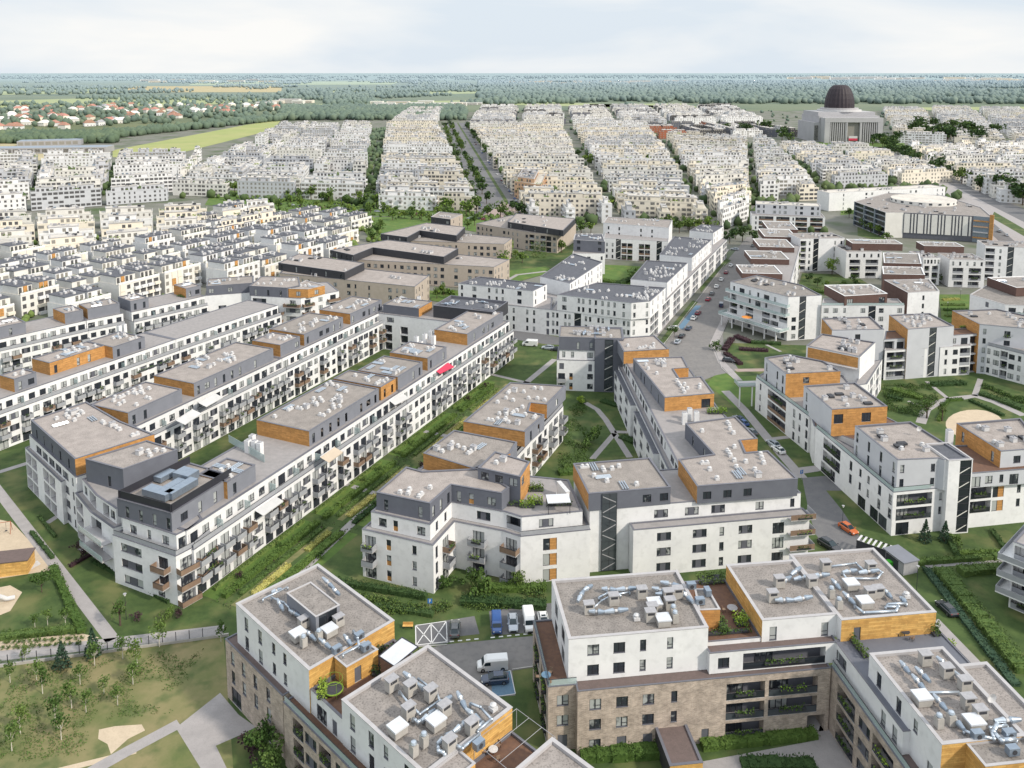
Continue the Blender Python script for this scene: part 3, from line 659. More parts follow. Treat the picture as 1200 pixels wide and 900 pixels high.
b.ductline([(1084, 812), (1124, 811)], 16.7, .18); b.ductline([(1130, 856), (1142, 861), (1165, 866), (1160, 853), (1180, 850)], 16.7, .2); b.ductline([(1170, 845), (1164, 858), (1174, 868), (1190, 866)], 16.7, .3)
b.done()
# garage ramp shed
s = Bld('low brown roofed shed with yellow wood front wall standing against the brick wing', name='garage_shed', cat='shed', near=True)
q = RW((21.3, 101.6), AX, 4.6, 7.2); s.vol(q, 0, 3.2, 'char', {}, roof='roofbrown', cap='capdark', par=.15, mats={0: 'wood'}); s.done()
# ================================================================== grey and white courtyard block in the centre
b = Bld('white and dark grey block with angled bay, left half of the central courtyard', center=(-5, 165))
KL = [(-28.6, 149.2), (-14.5, 143.7), (-11.1, 151.9), (-1.8, 148.6), (1.6, 146.6), (14.9, 149.0), (12.8, 163.5), (-4.2, 167), (13.4, 208.3), (-1.5, 211.6)]
b.vol(KL, 0, 9.6, 'white', {0: 'b@.12 o@.38 n@.74', 1: 'N@.15 b@.55', 2: 'B@.5', 3: 'B@.5', 4: 'O@.42', 7: 'bwbWbwbbwbWb', 9: 'n.n'}, roof='terrace', cap='capdark', par=.1, thick=.35, rail='grey')
b.rail_on(KL, [4, 7], 9.6)
K4 = inset(KL, 1.25)
b.vol(K4, 9.55, 12.75, 'white', {0: 'w@.2 o@.42 w@.85', 1: 'n@.3 n@.7', 2: 'W@.6', 3: 'g@.5', 4: 'W@.4', 7: 'dwddwddwdwd'}, roof='terrace', cap='capdark', par=.1, thick=.4)
kp1 = pp(16.2, (441, 577), (504, 590), (529, 568), (588, 578), (597, 571), (560, 549), (495, 552), (476, 547))
b.vol(kp1, 12.6, 16.2, 'dkgrey', {0: 'N@.18 N@.82', 1: 'N@.15 N@.5 N@.85', 2: 'N@.15 o@.4 w@.8'}, par=.2, cap='capdark', clutter=5)
kp2 = pp(18.4, (560, 548), (610, 559), (621, 541), (580, 529)); b.vol(kp2, 12.7, 18.4, 'dkgrey', {0: 'www', 1: 'w.'}, par=.2, cap='capdark', clutter=2, mats={1: 'orange'}, bz0=15.4)
kp3 = pp(16.1, (496, 531), (555, 549), (598, 531), (606, 518), (532, 504)); b.vol(kp3, 12.65, 16.1, 'orange', {}, par=.2, cap='capdark', clutter=9, mats={2: 'mdgrey', 3: 'mdgrey'})
kp4 = pp(16.2, (543, 494), (615, 506), (638, 486), (619, 482), (622, 472), (641, 474), (663, 452), (598, 448)); b.vol(kp4, 12.62, 16.2, 'mdgrey', {1: 'N@.3 N@.7', 5: 'w@.5'}, par=.2, cap='capdark', clutter=26, mats={0: 'orange', 2: 'orange', 4: 'orange', 3: 'orange'})
b.done()
b = Bld('white and dark grey block with tall zigzag stair glazing, front of the central courtyard', center=(38, 165))
KM = RW((14.9, 150.4), 8.7, 43.2, 13.6)
b.vol(KM, 0, 12.8, 'white', {0: 'n@.99/n@.99/n@.99/n@.96 w@.80 W@.6 W@.475 W@.33'}, roof='terrace', cap='capdark', par=.1, thick=.3)
KF = RW((23.1, 148.8), 8.9, 35.9, 2.6)
rb = 'W@.17 W@.37 n@.495 W@.63 d@.82'
b.vol(KF, 0, 9.6, 'white', {0: rb, 1: 'd@.5'}, roof='terrace', cap='capdark', par=.1, thick=.3)
# end balconies
for i in range(3):
    m = MB(); m.box(0, 5.2, 0, 3.4, -.2, 0, 'cap'); m.box(0, 5.2, 0, .06, 0, 1.05, 'railbrown'); m.box(5.14, 5.2, .06, 3.4, 0, 1.05, 'railgrey')
    b.part('balcony', m.mesh('balcony'), b.L(54.3, 152.4, 3.15 * (i + 1)), R(8.9))
    q2 = b.part('planter', planter_mesh(3, i % 4), b.L(57.2, 153.1, 3.15 * (i + 1)), R(8.9))
K2 = RW((14.6, 150.15), 9.2, 16.4, 12.6); b.vol(K2, 12.7, 16.2, 'dkgrey', {0: 'w@.71 w@.92'}, par=.2, cap='capdark', mats={3: 'orange'}, clutter=10)
# full height glazed stair in front of the wall
m = MB()
for i in range(8):
    z0 = .3 + i * 1.95; m.box(0, 3.0, 0, .1, z0, z0 + .07, 'frame'); m.face(((.2, -.03, z0 + .1), (.2, -.03, z0 + .3), (2.8, -.03, z0 + 1.6), (2.8, -.03, z0 + 1.4)) if i % 2 == 0 else ((2.8, -.03, z0 + .1), (2.8, -.03, z0 + .3), (.2, -.03, z0 + 1.6), (.2, -.03, z0 + 1.4)), 'ventgrey')
m.face(((0, 0, .2), (3.0, 0, .2), (3.0, 0, 16.0), (0, 0, 16.0)), 'glassdark')
for x in (0, 1.5, 2.95): m.box(x, x + .06, -.02, .1, .2, 16.0, 'frame')
b.part('stair_window', m.mesh('stair_window'), b.L(17.2, 150.42, 0), R(8.9))
k3 = pp(16.2, (795, 538), (817, 570), (935, 561), (900, 528), (874, 530), (868, 516), (888, 514), (862, 488), (803, 496), (836, 532))
b.vol(k3, 12.6, 16.2, 'dkgrey', {1: 'w@.1 w@.3 w@.5', 8: '.N.N.', 9: 'N.N'}, par=.2, cap='capdark', mats={0: 'orange', 4: 'orange', 5: 'orange', 3: 'orange'}, clutter=20); b.done()
b = Bld('long white wing with stepped facade panels, between the central lawn and the street', center=(43, 205))
EL_ = [(31.5, 238), (34.6, 165), (57.9, 157), (52.8, 200), (51.0, 238)]
b.vol(EL_, 0, 9.6, 'white', {0: 'WWnWW.nWWnW.WWnWW.n'}, roof='terrace', cap='capdark', par=.1)
b.vol(inset(EL_, 1.2), 9.55, 12.7, 'white', {0: 'WdW.WdnWdW.WdWdn.WdW'}, roof='terrace', cap='capdark', par=.1)
for y0, L_ in ((236, 26), (206, 24)):
    q = RW((30.1 + (238 - y0) * .043, y0), -87.6, L_, 2.4); b.vol(q, 0, 9.0, 'white', {0: 'W.W.W.', 1: ''}, roof='bitumen', cap='capdark', par=.1, thick=.2)
e2 = pp(16.2, (742, 420), (779, 466), (837, 461), (822, 441), (796, 443), (789, 432), (807, 431), (800, 418)); b.vol(e2, 12.6, 16.2, 'mdgrey', {0: 'N.NN.N.N.', 1: '..d'}, par=.2, cap='capdark', mats={1: 'orange', 3: 'orange', 4: 'orange', 5: 'orange'}, clutter=18)
e3 = pp(16.3, (731, 412), (784, 409), (767, 393), (722, 396)); b.vol(e3, 12.62, 16.3, 'mdgrey', {}, par=.2, cap='capdark', mats={0: 'orange'}, clutter=5)
for x, y in ((802, 497), (808, 492), (816, 496)): b.kp('tallchim', x, y, 12.6, 0, .8)
b.done()
b = Bld('dark grey tower with white lower floors at the top of the central lawn', center=(22, 244))
NW = RW((13.6, 243.4), -5, 11.5, 12); b.vol(NW, 0, 9.6, 'white', {0: 'bo.w/bo.w/x..k'}, roof='terrace', cap='capdark', par=.1)
NW4 = RW((14.4, 244.2), -5, 10.6, 11); b.vol(NW4, 9.5, 12.7, 'white', {0: 'nn.w'}, roof='terrace', cap='capdark', par=.1)
NW5 = RW((14.2, 243.9), -5, 19.5, 11.2); b.vol(NW5, 12.6, 16.6, 'dkgrey', {0: 'N@.3 n@.5'}, cap='capdark', par=.2, clutter=14, kit='steel')
t = RW((24.9, 242.2), -5, 8.5, 11); b.vol(t, 0, 16.55, 'dkgrey', {0: 'S@.5'}, roof='bitumen', cap='capdark', par=.2)
b.done()
# ================================================================== long rows on the left
W = 65.6
def rowblock(label, o, L, low_d=16.7, out=1.6, pavs=(), fac=None, fac4=None, end=None, ang=W, extra=None, z4=12.7, endmat=None, low_end=None, orange=(3,), mid=''):
    b = Bld(label, center=RW(o, ang, L / 2, low_d / 2)[2])
    c, s = math.cos(R(ang)), math.sin(R(ang)); nx, ny = s, -c
    lo = RW((o[0] + nx * out, o[1] + ny * out), ang, L, low_d + out)
    hi = RW(o, ang, L, low_d)
    fac = fac or auto(L, 'bbwbWb', 3.0)
    b.vol(lo, 0, 9.4, 'white', {0: fac, 3: low_end or ''}, roof='terrace', cap='capdark', par=.08, rail='grey')
    b.rail_on(lo, [0], 9.4, 'railgrey', .95)
    b.vol(hi, 9.3, z4, 'white', {0: fac4 or auto(L, 'ddwWdw', 3.0, 5), 3: low_end or ''}, roof='terrace', cap='capdark', par=.06, thick=.5)
    # party screens on the top balcony
    m = MB()
    for i in range(1, int(L / 7.5)):
        p = (lo[0][0] + c * i * 7.5, lo[0][1] + s * i * 7.5)
        T = Matrix.Translation(b.L(p[0], p[1], 9.4)) @ Matrix.Rotation(R(ang), 4, 'Z'); m.box(-.05, .05, .1, out - .05, 0, 2.0, 'railglass', T)
    b.part('balcony_screen', m.mesh('screen'), (0, 0, 0))
    for (u0, u1, v0, v1, cl, om) in pavs:
        q = [(o[0] + c * u - s * v, o[1] + s * u + c * v) for u, v in ((u0, v0), (u1, v0), (u1, v1), (u0, v1))]
        b.vol(q, z4 - .1, 16.2, 'mdgrey', {0: auto(u1 - u0, 'Nw.N', 3.0)}, cap='capdark', par=.2, clutter=cl, mats={k: 'orange' for k in om})
    if extra: extra(b)
    return b
def chims(b, pts, z=12.6):
    for x, y in pts: b.kp('tallchim', x, y, z, 65, .8)
def ex(b):
    b.awning((375, 536), (392, 524), 12.3, 2.2, 'awningbeige'); b.awning((296, 597), (320, 580), 9.1, 2.6); chims(b, ((291, 530), (299, 531), (305, 533), (296, 524)))
    m = MB()
    A, B_ = P(268, 518, 12.7), P(310, 542, 12.7); m.box(0, dist(A, B_), 0, .06, 0, 1.7, 'railglass'); b.part('glass_screen', m.mesh('glass_screen'), b.L(*A, 12.7), math.atan2(B_[1] - A[1], B_[0] - A[0]))
rowblock('near half of the long balconied white row beside the garden strips', (-59.6, 143.2), 74, extra=ex,
         pavs=((12, 20, 1.4, 9, 6, (3,)), (37.5, 65.5, 1.5, 16.5, 26, (3,)), (66.5, 73.5, 1.5, 16.3, 7, (3, 0)))).done()
o2 = (-59.6 + 74.1 * math.cos(R(W)), 143.2 + 74.1 * math.sin(R(W)))
def ex(b):
    b.awning((508, 433), (525, 425), 12.3, 2.2, 'awningred'); b.awning((455, 469), (472, 461), 12.3, 2.2); b.awning((534, 391), (544, 391), 14.2, 3)
    chims(b, ((488, 405), (498, 402), (505, 398), (508, 404), (521, 390), (493, 411)))
rowblock('far half of the long white row beside the garden strips, with red awning', o2, 68, extra=ex,
         pavs=((0.2, 13, 1.4, 14, 10, (3,)), (16, 27, 1.5, 14, 12, (3, 1)), (40, 66, 1.4, 13, 12, (3,)))).done()
# second row
o = (-89.0, 188.4)
def ex(b): b.awning((206, 493), (226, 480), 12.5, 2.4); b.awning((232, 472), (252, 461), 12.5, 2.4)
rowblock('near half of the second long white row, with two pale awnings', o, 52, extra=ex,
         pavs=((-1, 15.5, 1.4, 14, 14, (3,)), (19.5, 50, 1.4, 15.5, 18, (3,)))).done()
o = (o[0] + 52.1 * math.cos(R(W)), o[1] + 52.1 * math.sin(R(W)))
rowblock('far half of the second long white row, full of planted balconies', o, 60, pavs=((1, 10, 1.4, 12, 5, (3,)), (12, 32, 1.4, 15, 14, (3, 1)), (36, 55, 1.4, 14, 14, (3,)))).done()
# link block with white end wall between the rows
b = Bld('white block with square loggias linking the far ends of the two long rows')
q = RW((-50.2, 283.4), -21.4, 31, 13); b.vol(q, 0, 12.7, 'white', {0: 'G.G.G...../G.G.G...../G.G.G...../W.W......'}, roof='terrace', cap='capdark', par=.1)
q = RW((-45, 282.9), -21.4, 14, 10); b.vol(q, 12.6, 15.6, 'dkgrey', {0: ''}, cap='capdark', par=.2, mats={1: 'orange'}, clutter=7); b.awning((470, 347), (482, 352), 15, 3)
q = RW((-27, 277.5), -21.4, 22, 14); b.vol(q, 12.62, 16.8, 'char', {}, roof='bitumen', cap='capdark', par=.9, clutter=12, kit='steel'); b.kp('tallchim', 491, 358, 12.6, 0, .9); b.done()
# third row
rowblock('third long white row, its orange walled roof terrace edged by a hedge', (-132.5, 203.0), 57, ang=62, low_d=15,
         pavs=((7, 13, 1.5, 8, 3, (3,)), (19, 36, 5, 13, 12, (0, 3)), (36, 47, 1.5, 13, 8, (3,)))).done()
o = (-132.5 + 57.1 * math.cos(R(62)), 203 + 57.1 * math.sin(R(62)))
b = rowblock('low far end of the third white row, beside the small lawn', o, 44, ang=61, low_d=15, z4=12.7, pavs=()); chims(b, ((140, 392), (146, 390))); b.done()
# fourth row
rowblock('fourth white row topped by dark grey penthouses, its part at the left edge', (-161.5, 252.6), 27, ang=50, low_d=14,
         pavs=((-3, 9, 1.5, 11, 5, (1,)), (21, 26.9, 1.5, 11, 4, (3,)))).done()
rowblock('short middle part of the fourth white row with one broad penthouse', (-144.0, 273.4), 12, ang=45, low_d=13, pavs=((1, 11.5, 1.5, 10, 7, (3,)),)).done()
rowblock('far part of the fourth white row with a planted roof terrace', (-133.2, 283.2), 28, ang=49.9, low_d=14, pavs=((.5, 7, 1.5, 11, 5, (1,)), (22, 28, 3, 12, 3, (3,)))).done()
b = Bld('white block with three slit windows above each other, left of the corner tower')
q = RW((-115.2, 304.5), 17, 17, 14); b.vol(q, 0, 12.8, 'white', {0: 'W@.35/W@.35/W@.35/.'}, roof='terrace', cap='capdark', par=.1)
q = RW((-115.0, 305.5), 17, 17, 12); b.vol(q, 12.7, 16.2, 'dkgrey', {0: 'w.w..'}, cap='capdark', par=.2, clutter=8, mats={3: 'orange'}); b.done()
b = Bld('white corner tower with brown balconies and orange roof rooms, ending the fourth row')
q = [(-98.3, 305.5), (-78.5, 301.5), (-66.5, 312), (-74, 326), (-98, 322)]; b.vol(q, 0, 12.6, 'white', {0: 'WbW/WbW/WBW/W.B', 1: 'bwB'}, roof='terrace', cap='capdark', par=.1, rail='brown')
q = [(-99, 306), (-84, 303), (-80, 307), (-84, 320), (-99, 321)]; b.vol(q, 12.5, 16.2, 'dkgrey', {0: 'NNN'}, cap='capdark', par=.2, clutter=8)
q = [(-83.5, 303.2), (-76, 302.5), (-71, 308), (-80, 316)]; b.vol(q, 12.52, 15.9, 'orange', {0: 'w', 1: 'w'}, par=.2, clutter=5); b.done()
# west front (blocks closing the rows)
b = Bld('white and dark grey end block with slot windows, leftmost above the playground path', center=(-94, 172))
q = [(-113, 183.9), (-95.8, 167.5), (-93, 175), (-109, 190.5)]; b.vol(q, 0, 9.6, 'white', {0: 'GG.GG.'}, roof='terrace', cap='capdark', par=.1, thick=.3)
q = [(-112, 184.2), (-90.5, 163.7), (-78.2, 177), (-90, 184), (-104, 196.5)]; b.vol(q, 0, 12.6, 'white', {0: '.WWWWWn/.WWWWWn/.WWWWWn/.WWWWWn'}, roof='terrace', cap='capdark', par=.1)
q = [(-111.4, 184.2), (-90.9, 164.5), (-79.5, 176.5), (-90.3, 183.5), (-104, 195)]; b.vol(q, 12.5, 16.2, 'dkgrey', {0: '.N.N.N.N.N.', }, cap='capdark', par=.2, clutter=16, mats={1: 'orange'}); b.done()
b = Bld('white block with fan shaped glass balconies and wedge shaped grey top, above the playground', center=(-80, 160))
q = [(-90.5, 163), (-83.5, 155.4), (-76.2, 149.5), (-66, 159), (-76, 175)]; b.vol(q, 0, 9.6, 'white', {0: 'G.', 1: 'G.'}, roof='terrace', cap='capdark', par=.1)
q = inset(q, 1.2); b.vol(q, 9.5, 12.7, 'white', {0: 'wG', 1: '.Gw'}, roof='terrace', cap='capdark', par=.1)
q = pp(17.4, (100, 538), (144, 550), (208, 527), (172, 516)); b.vol(q, 12.6, 17.4, 'dkgrey', {0: '..N.'}, cap='capdark', par=.2, clutter=6)
# fan of balconies
for i in range(2):
    m = MB(); m.box(0, 9.5, -2.2, 0, -.2, 0, 'cap'); m.box(0, 9.5, -2.2, -2.14, 0, 1.05, 'railglass'); b.part('balcony', m.mesh('balcony'), b.L(-84.2, 156.2, 3.2 * (i + 1)), R(-39))
b.done()
b = Bld('white corner building with big shiny ducts on its fenced roof deck', center=(-64, 152))
q = [(-75.2, 147.2), (-60.5, 140.2), (-58.2, 143.4), (-56.9, 147.8), (-67.5, 162)]; b.vol(q, 0, 9.6, 'white', {0: 'W@.16-.46 w@.75/W@.13-.46 b@.8/W@.13-.46 B@.8', 1: 'B/B/B', 2: 'O/B/B'}, roof='terrace', cap='capdark', par=.1, rail='brown')
b.rail_on(q, [0, 1, 2], 9.6)
q = inset(q, 1.3); b.vol(q, 9.5, 12.7, 'white', {0: 'w@.2 n@.5 w@.8', 1: 'd'}, roof='terrace', cap='capdark', par=.1)
q = [(-74.6, 148.4), (-62.1, 143.0), (-55.7, 157.5), (-66.5, 163)]; b.vol(q, 12.6, 16.2, 'dkgrey', {0: '.N.N.N.N', 1: '.w.N.N..'}, cap='capdark', par=.2, mats={1: 'mdgrey'})
b.rail_on(q, [0, 1, 3], 16.2, 'frame', 1.5, .3)
m = MB()
for (x0, x1, y0, y1, h) in ((-3, 1, 1, 4, 1.8), (-3.5, 2.5, -6, -3.6, 1.6), (1.2, 3.2, -5, 1.5, 1.6), (-1, 0.8, -3.3, .6, 1.4), (-6, -4, -1, 2.8, 1.3)):
    T = Matrix.Translation(b.L(-64.6, 153.4, 16.0)) @ Matrix.Rotation(R(W - 90), 4, 'Z'); m.box(x0, x1, y0, y1, .3, h, 'steel2', T)
b.part('air_duct', m.mesh('duct'), (0, 0, 0)); b.kp('dome', 196, 585, 16.1); b.kp('dome', 172, 580, 16.1)
b.done()
# ================================================================== grey and white complex on the right
b = Bld('pale grey and white corner building with glazed stair tower, beside the orange car', center=(88, 175), near=True)
D0 = pp(9.6, (1047, 577), (1106, 572), (1137, 569), (1230, 560)) ; c0 = D0[0]
q = [c0, P(1250, 558, 9.6), (132, 182), (82, 178), P(956, 501, 9.6)]
b.vol(q, 0, 9.6, 'white', {0: 'D@.06/g@.02-.22 w@.28 g@.43-.56 O@.60 n@.72 n@.82/g@.02-.22 w@.28 g@.43-.56 O@.60 n@.72 n@.82', 4: '.v@x'[:0] + 'D@.9 D@.8 D@.65 g@.1-.3/t@.97 t@.85 n@.72 n@.62 t@.5 g@.12-.36/t@.97 t@.85 n@.72 n@.62 t@.5 g@.12-.36'}, roof='terrace', cap='capdark', par=.1, rail='dark')
b.rail_on(q, [0, 4], 9.6, 'railglass')
r1 = pp(16.2, (1002, 499), (1052, 539), (1100, 537), (1107, 539), (1136, 537), (1067, 494)); b.vol(r1, 9.5, 16.2, 'ltgrey', {0: 'N.N.N.N', 1: 'n..n'}, mats={3: 'white'}, cap='capdark', par=.35, clutter=8, kit='box')
st = P(1122, 572, 9.6); q2 = RW((P(1107, 573, 9.6)[0], P(1107, 573, 9.6)[1] - .9), 7, 5.4, 8); b.vol(q2, 0, 16.25, 'white', {0: 'S@.72'}, roof='bitumen', cap='cap', par=.3)
r3 = pp(16.2, (1121, 496), (1173, 529), (1225, 525), (1196, 490)); b.vol(r3, 9.5, 16.2, 'ltgrey', {0: 'N.N', 1: '.w.w'}, mats={0: 'orange'}, cap='capdark', par=.35, clutter=10, kit='box')
q = [P(1137, 555, 12.7), P(1240, 547, 12.7), (128, 180), (92, 178)]; b.vol(q, 9.5, 12.7, 'ltgrey', {0: 'dwnd.dn'}, roof='deck', cap='capdark', par=.2)
b.kp('tallchim', 1112, 520, 12.7, 0, .9); b.kp('dish', 1076, 509, 16.2); b.done()
b = Bld('pale grey building with orange penthouse fronts and long white side wall by the street', center=(75, 205))
q = [P(953, 499, 9.6), P(990, 530, 9.6), (88, 178), (97, 205), P(955, 440, 9.6)]
q = [P(948, 488, 9.6), (92, 200), P(975, 425, 9.6), P(915, 425, 9.6), P(886, 442, 9.6)]
b.vol(q, 0, 9.6, 'white', {4: 't@.97 n@.85 t@.75 g@.25-.6 n@.1'}, roof='terrace', cap='capdark', par=.1, rail='brown')
b.rail_on(q, [4], 9.6, 'railglass')
r = pp(16.2, (896, 419), (921, 438), (985, 435), (965, 423), (924, 415)); b.vol(r, 9.5, 16.2, 'ltgrey', {0: 'N.NN', 1: '..../.w..'}, mats={1: 'orange'}, cap='capdark', par=.35, clutter=9, kit='box')
r = pp(16.2, (942, 452), (975, 480), (1040, 476), (1002, 448)); b.vol(r, 9.45, 16.2, 'ltgrey', {0: 'N...', 1: '..../d.d.'}, mats={1: 'orange'}, cap='capdark', par=.35, clutter=10, kit='box')
q = [P(954, 499, 9.6), (86.5, 182), (99, 190), (93, 206), P(950, 486, 9.6)]; b.vol(q, 0, 9.55, 'white', {}, roof='deck', cap='capdark', par=.1)
m = MB(); T = Matrix.Translation(b.L(*P(866, 453, 6.2), 0)) @ Matrix.Rotation(R(5), 4, 'Z'); m.box(0, 8, 0, 4, 6, 6.25, 'cap', T); m.box(0, 8, 0, .06, 6.25, 7.2, 'railglass', T); m.box(0, .06, .06, 4, 6.25, 7.2, 'railglass', T)
for x in (.3, 4): m.box(x, x + .3, .3, .6, 0, 6, 'white', T)
b.part('raised_balcony', m.mesh('balcony'), (0, 0, 0)); b.done()
b = Bld('narrow white block with an orange top floor, behind the pale grey street building', center=(92, 238))
r = pp(16.2, (945, 405), (1008, 418), (1026, 401), (963, 391))
b.vol(r, 0, 16.2, 'ltgrey', {0: '/////w.w'}, cap='capdark', par=.35, clutter=12, kit='box', mats={0: 'white', 1: 'white'})
q = pp(9.6, (1001, 452), (1016, 450), (1034, 421), (1012, 425)); b.vol(q, 0, 9.6, 'white', {0: 'n', 1: 'nGnGn'}, roof='terrace', cap='capdark', par=.1)
m = MB(); A, B_ = r[0], r[1]; L_ = dist(A, B_); T = Matrix.Translation(b.L(*A, 12.8)) @ Matrix.Rotation(math.atan2(B_[1] - A[1], B_[0] - A[0]), 4, 'Z'); m.box(.5, L_ - .5, -.12, -.02, 0, 3.0, 'orange', T); m.box(.5, L_ - .5, -1.6, -.13, -.2, 0, 'cap', T)
b.part('wood_cladding', m.mesh('cladding'), (0, 0, 0)); b.done()
b = Bld('pale grey block with glazed stair slot and two white bays, above the sandpit garden', center=(112, 250))
q = pp(16.2, (1064, 386), (1118, 382), (1090, 367), (1042, 369)); b.vol(q, 0, 16.2, 'ltgrey', {0: 'S@.55'}, cap='capdark', par=.35, clutter=14, kit='box', mats={3: 'orange'})
q = pp(12.7, (1036, 398), (1149, 391), (1152, 384), (1038, 388)); b.vol(q, 0, 12.7, 'ltgrey', {0: 'Gdw..nwdG'}, roof='deck', cap='capdark', par=.2)
q = pp(9.6, (1037, 411), (1087, 408), (1087, 403), (1037, 406)); b.vol(q, 0, 9.6, 'white', {0: 'g@.05-.5 w@.65 n@.88'}, roof='terrace', cap='cap', par=.1)
q = pp(9.6, (1102, 407), (1138, 405), (1138, 400), (1102, 402)); b.vol(q, 0, 9.6, 'white', {0: 'n@.2 w@.5 g@.65-.98'}, roof='terrace', cap='cap', par=.1)
q = pp(16.2, (963, 373), (975, 387), (1036, 386), (1020, 371)); b.vol(q, 0, 16.2, 'ltgrey', {0: '', 1: '.w.'}, cap='capdark', par=.35, clutter=10, kit='box', mats={0: 'orange'}); b.done()
b = Bld('pale grey and white block at the right edge, above the sandpit garden', center=(145, 245))
q = pp(9.6, (1155, 404), (1200, 415), (1262, 432), (1275, 400), (1180, 385)); b.vol(q, 0, 9.6, 'white', {0: 'nwgwn', 1: 'nwgwn'}, roof='terrace', cap='capdark', par=.1)
b.rail_on(q, [0, 1], 9.6)
q = pp(16.2, (1116, 364), (1148, 380), (1215, 386), (1240, 378), (1168, 362)); b.vol(q, 0, 16.2, 'ltgrey', {0: '', 1: 'n.w.n'}, cap='capdark', par=.35, clutter=16, kit='box', mats={0: 'orange'}); b.done()
b = Bld('white building with sweeping grey balconies cut by the right edge of the picture', center=P(1186, 654, 9.45))
RC = P(1186, 654, 9.45); q = RW(RC, -48, 20, 14); b.vol(q, 0, 12.6, 'white', {0: 'gwg', 3: 'g@.1-.9'}, roof='terrace', cap='capdark', par=.1)
for i in range(3):
    m = MB(); m.box(-1.8, 20, -1.8, .02, -.25, 0, 'white'); m.box(-1.8, .02, .02, 14, -.25, 0, 'white'); m.box(-1.8, 20, -1.8, -1.72, 0, 1.0, 'railgrey'); m.box(-1.8, -1.72, -1.72, 14, 0, 1.0, 'railgrey'); b.part('balcony', m.mesh('balcony'), b.L(*RC, 3.15 * (i + 1)), R(-48))
b.done()
# ================================================================== white complex with brown penthouses, upper right
b = Bld('white house wrapped in long glass railed balconies on columns, at the street bend')
q = pp(16.2, (856, 330), (924, 348), (963, 346), (940, 334), (888, 322)); b.vol(q, 0, 16.2, 'white', {0: 'x.x.x.x/g.g.gg./gwg.gwg/d.ndn.d/ndnndn.', 1: '.w.S..../.w....../.w......'}, roof='gravel2', cap='capdark', par=.3, clutter=16, kit='box')
A, B_ = q[0], q[1]; L_ = dist(A, B_); an = math.atan2(B_[1] - A[1], B_[0] - A[0])
for z, o in ((4.2, 5.2), (9.4, 2.4), (12.6, 1.6)):
    m = MB(); m.box(-1, L_ + .8, -o, 0, z - .3, z, 'white'); m.box(-1, L_ + .8, -o, -o + .08, z, z + 1.05, 'railglass'); m.box(-1, -.92, -o + .1, 0, z, z + 1.05, 'railglass'); m.box(L_ + .72, L_ + .8, -o + .1, 0, z, z + 1.05, 'railglass')
    if z < 5:
        for i in range(6): m.box(.2 + i * L_ / 5.3, .6 + i * L_ / 5.3, -o + .3, -o + .7, 0, z - .3, 'white')
    b.part('balcony', m.mesh('balcony'), b.L(A[0], A[1], 0), an)
b.done()
b = Bld('white terrace with five brown penthouses in a chain, right of the street')
q = pp(12.7, (872, 334), (925, 338), (942, 275), (900, 270)); b.vol(q, 0, 12.7, 'white', {1: 'gwdgwdgwdg'}, roof='terrace', cap='cap', par=.2)
for i, (x0, x1, y) in enumerate(((870, 917, 320), (880, 925, 303), (890, 931, 289), (896, 934, 277), (900, 935, 268))):
    q = RB(15.0, (x0, y), (x1, y + 1), 15 + i * 2); b.vol(q, 12.6, 15.0, 'brown', {0: '.'}, roof='gravel2', cap='white', par=.2, clutter=10)
b.done()
b = Bld('white block with brown penthouse boxes, between the balcony house and the hedge garden')
q = pp(12.7, (963, 358), (1060, 358), (1052, 350), (965, 350)); b.vol(q, 0, 12.7, 'white', {0: 'wwn.wSw.w'}, roof='terrace', cap='cap', par=.2); b.rail_on(q, [0], 12.7, 'railglass')
q = pp(16.2, (966, 334), (990, 347), (1040, 344), (1020, 333)); b.vol(q, 12.6, 16.2, 'brown', {1: 'd..d'}, roof='gravel2', cap='white', par=.3, clutter=14)
q = pp(16.2, (1036, 328), (1064, 343), (1101, 341), (1089, 327)); b.vol(q, 0, 16.2, 'white', {1: '.n./.S.'[:3]}, roof='gravel2', cap='cap', par=.3, clutter=12, mats={0: 'brown'})
q = pp(16.0, (1035, 321), (1084, 322), (1080, 313), (1034, 312)); b.vol(q, 0, 16.0, 'brown', {}, roof='gravel2', cap='white', par=.3, clutter=8)
q = pp(16.1, (1036, 308), (1080, 309), (1077, 297), (1035, 296)); b.vol(q, 0, 16.1, 'brown', {}, roof='gravel2', cap='white', par=.3, clutter=8); b.done()
for i, (x0, x1, y0, y1, lab, tops) in enumerate(((938, 990, 280, 279, 'tall white end block with glazed stair slot behind the round green tree', ()),
        (992, 1034, 287, 287, 'white terrace with brown loggias left of the stepped brown wing', ((999, 1058, 285),)),
        (1082, 1102, 294, 294, 'narrow white block with brown loggias right of the stepped brown wing', ((1083, 1130, 288),)),
        (1113, 1155, 296, 297, 'low white terrace with glass railed top floor right of the narrow brown loggia block', ()),
        (1155, 1240, 288, 292, 'tall white block with stair slot at the right end of the brown penthouse row', ()))):
    b = Bld(lab, group=None); z = 16.2 if i in (0, 4) else 12.7
    yy = (lambda y: y) 
    q = RB(z, (x0, y0 + (8 if z < 16 else 0) * 1), (x1, y1 + (8 if z < 16 else 0) * 1), 14)
    b.vol(q, 0, z, 'white', {0: 'g@.15-.4 g@.55-.85/g@.1-.4 g@.55-.9/g@.1-.4 g@.55-.9/n@.1 n@.3 n@.5 n@.7 n@.9' if z < 16 else 'gnS..nn'}, roof='gravel2', cap='cap', par=.3, clutter=12, kit='box')
    for (a_, c_, y) in tops: b.vol(RB(15.8, (a_, y), (c_, y + 1), 10), 12.5, 15.8, 'brown', {0: '.'}, roof='gravel2', cap='white', par=.2, clutter=10)
    b.done()
b = Bld('white block with green planted roof, at the right edge beside the hedge garden')
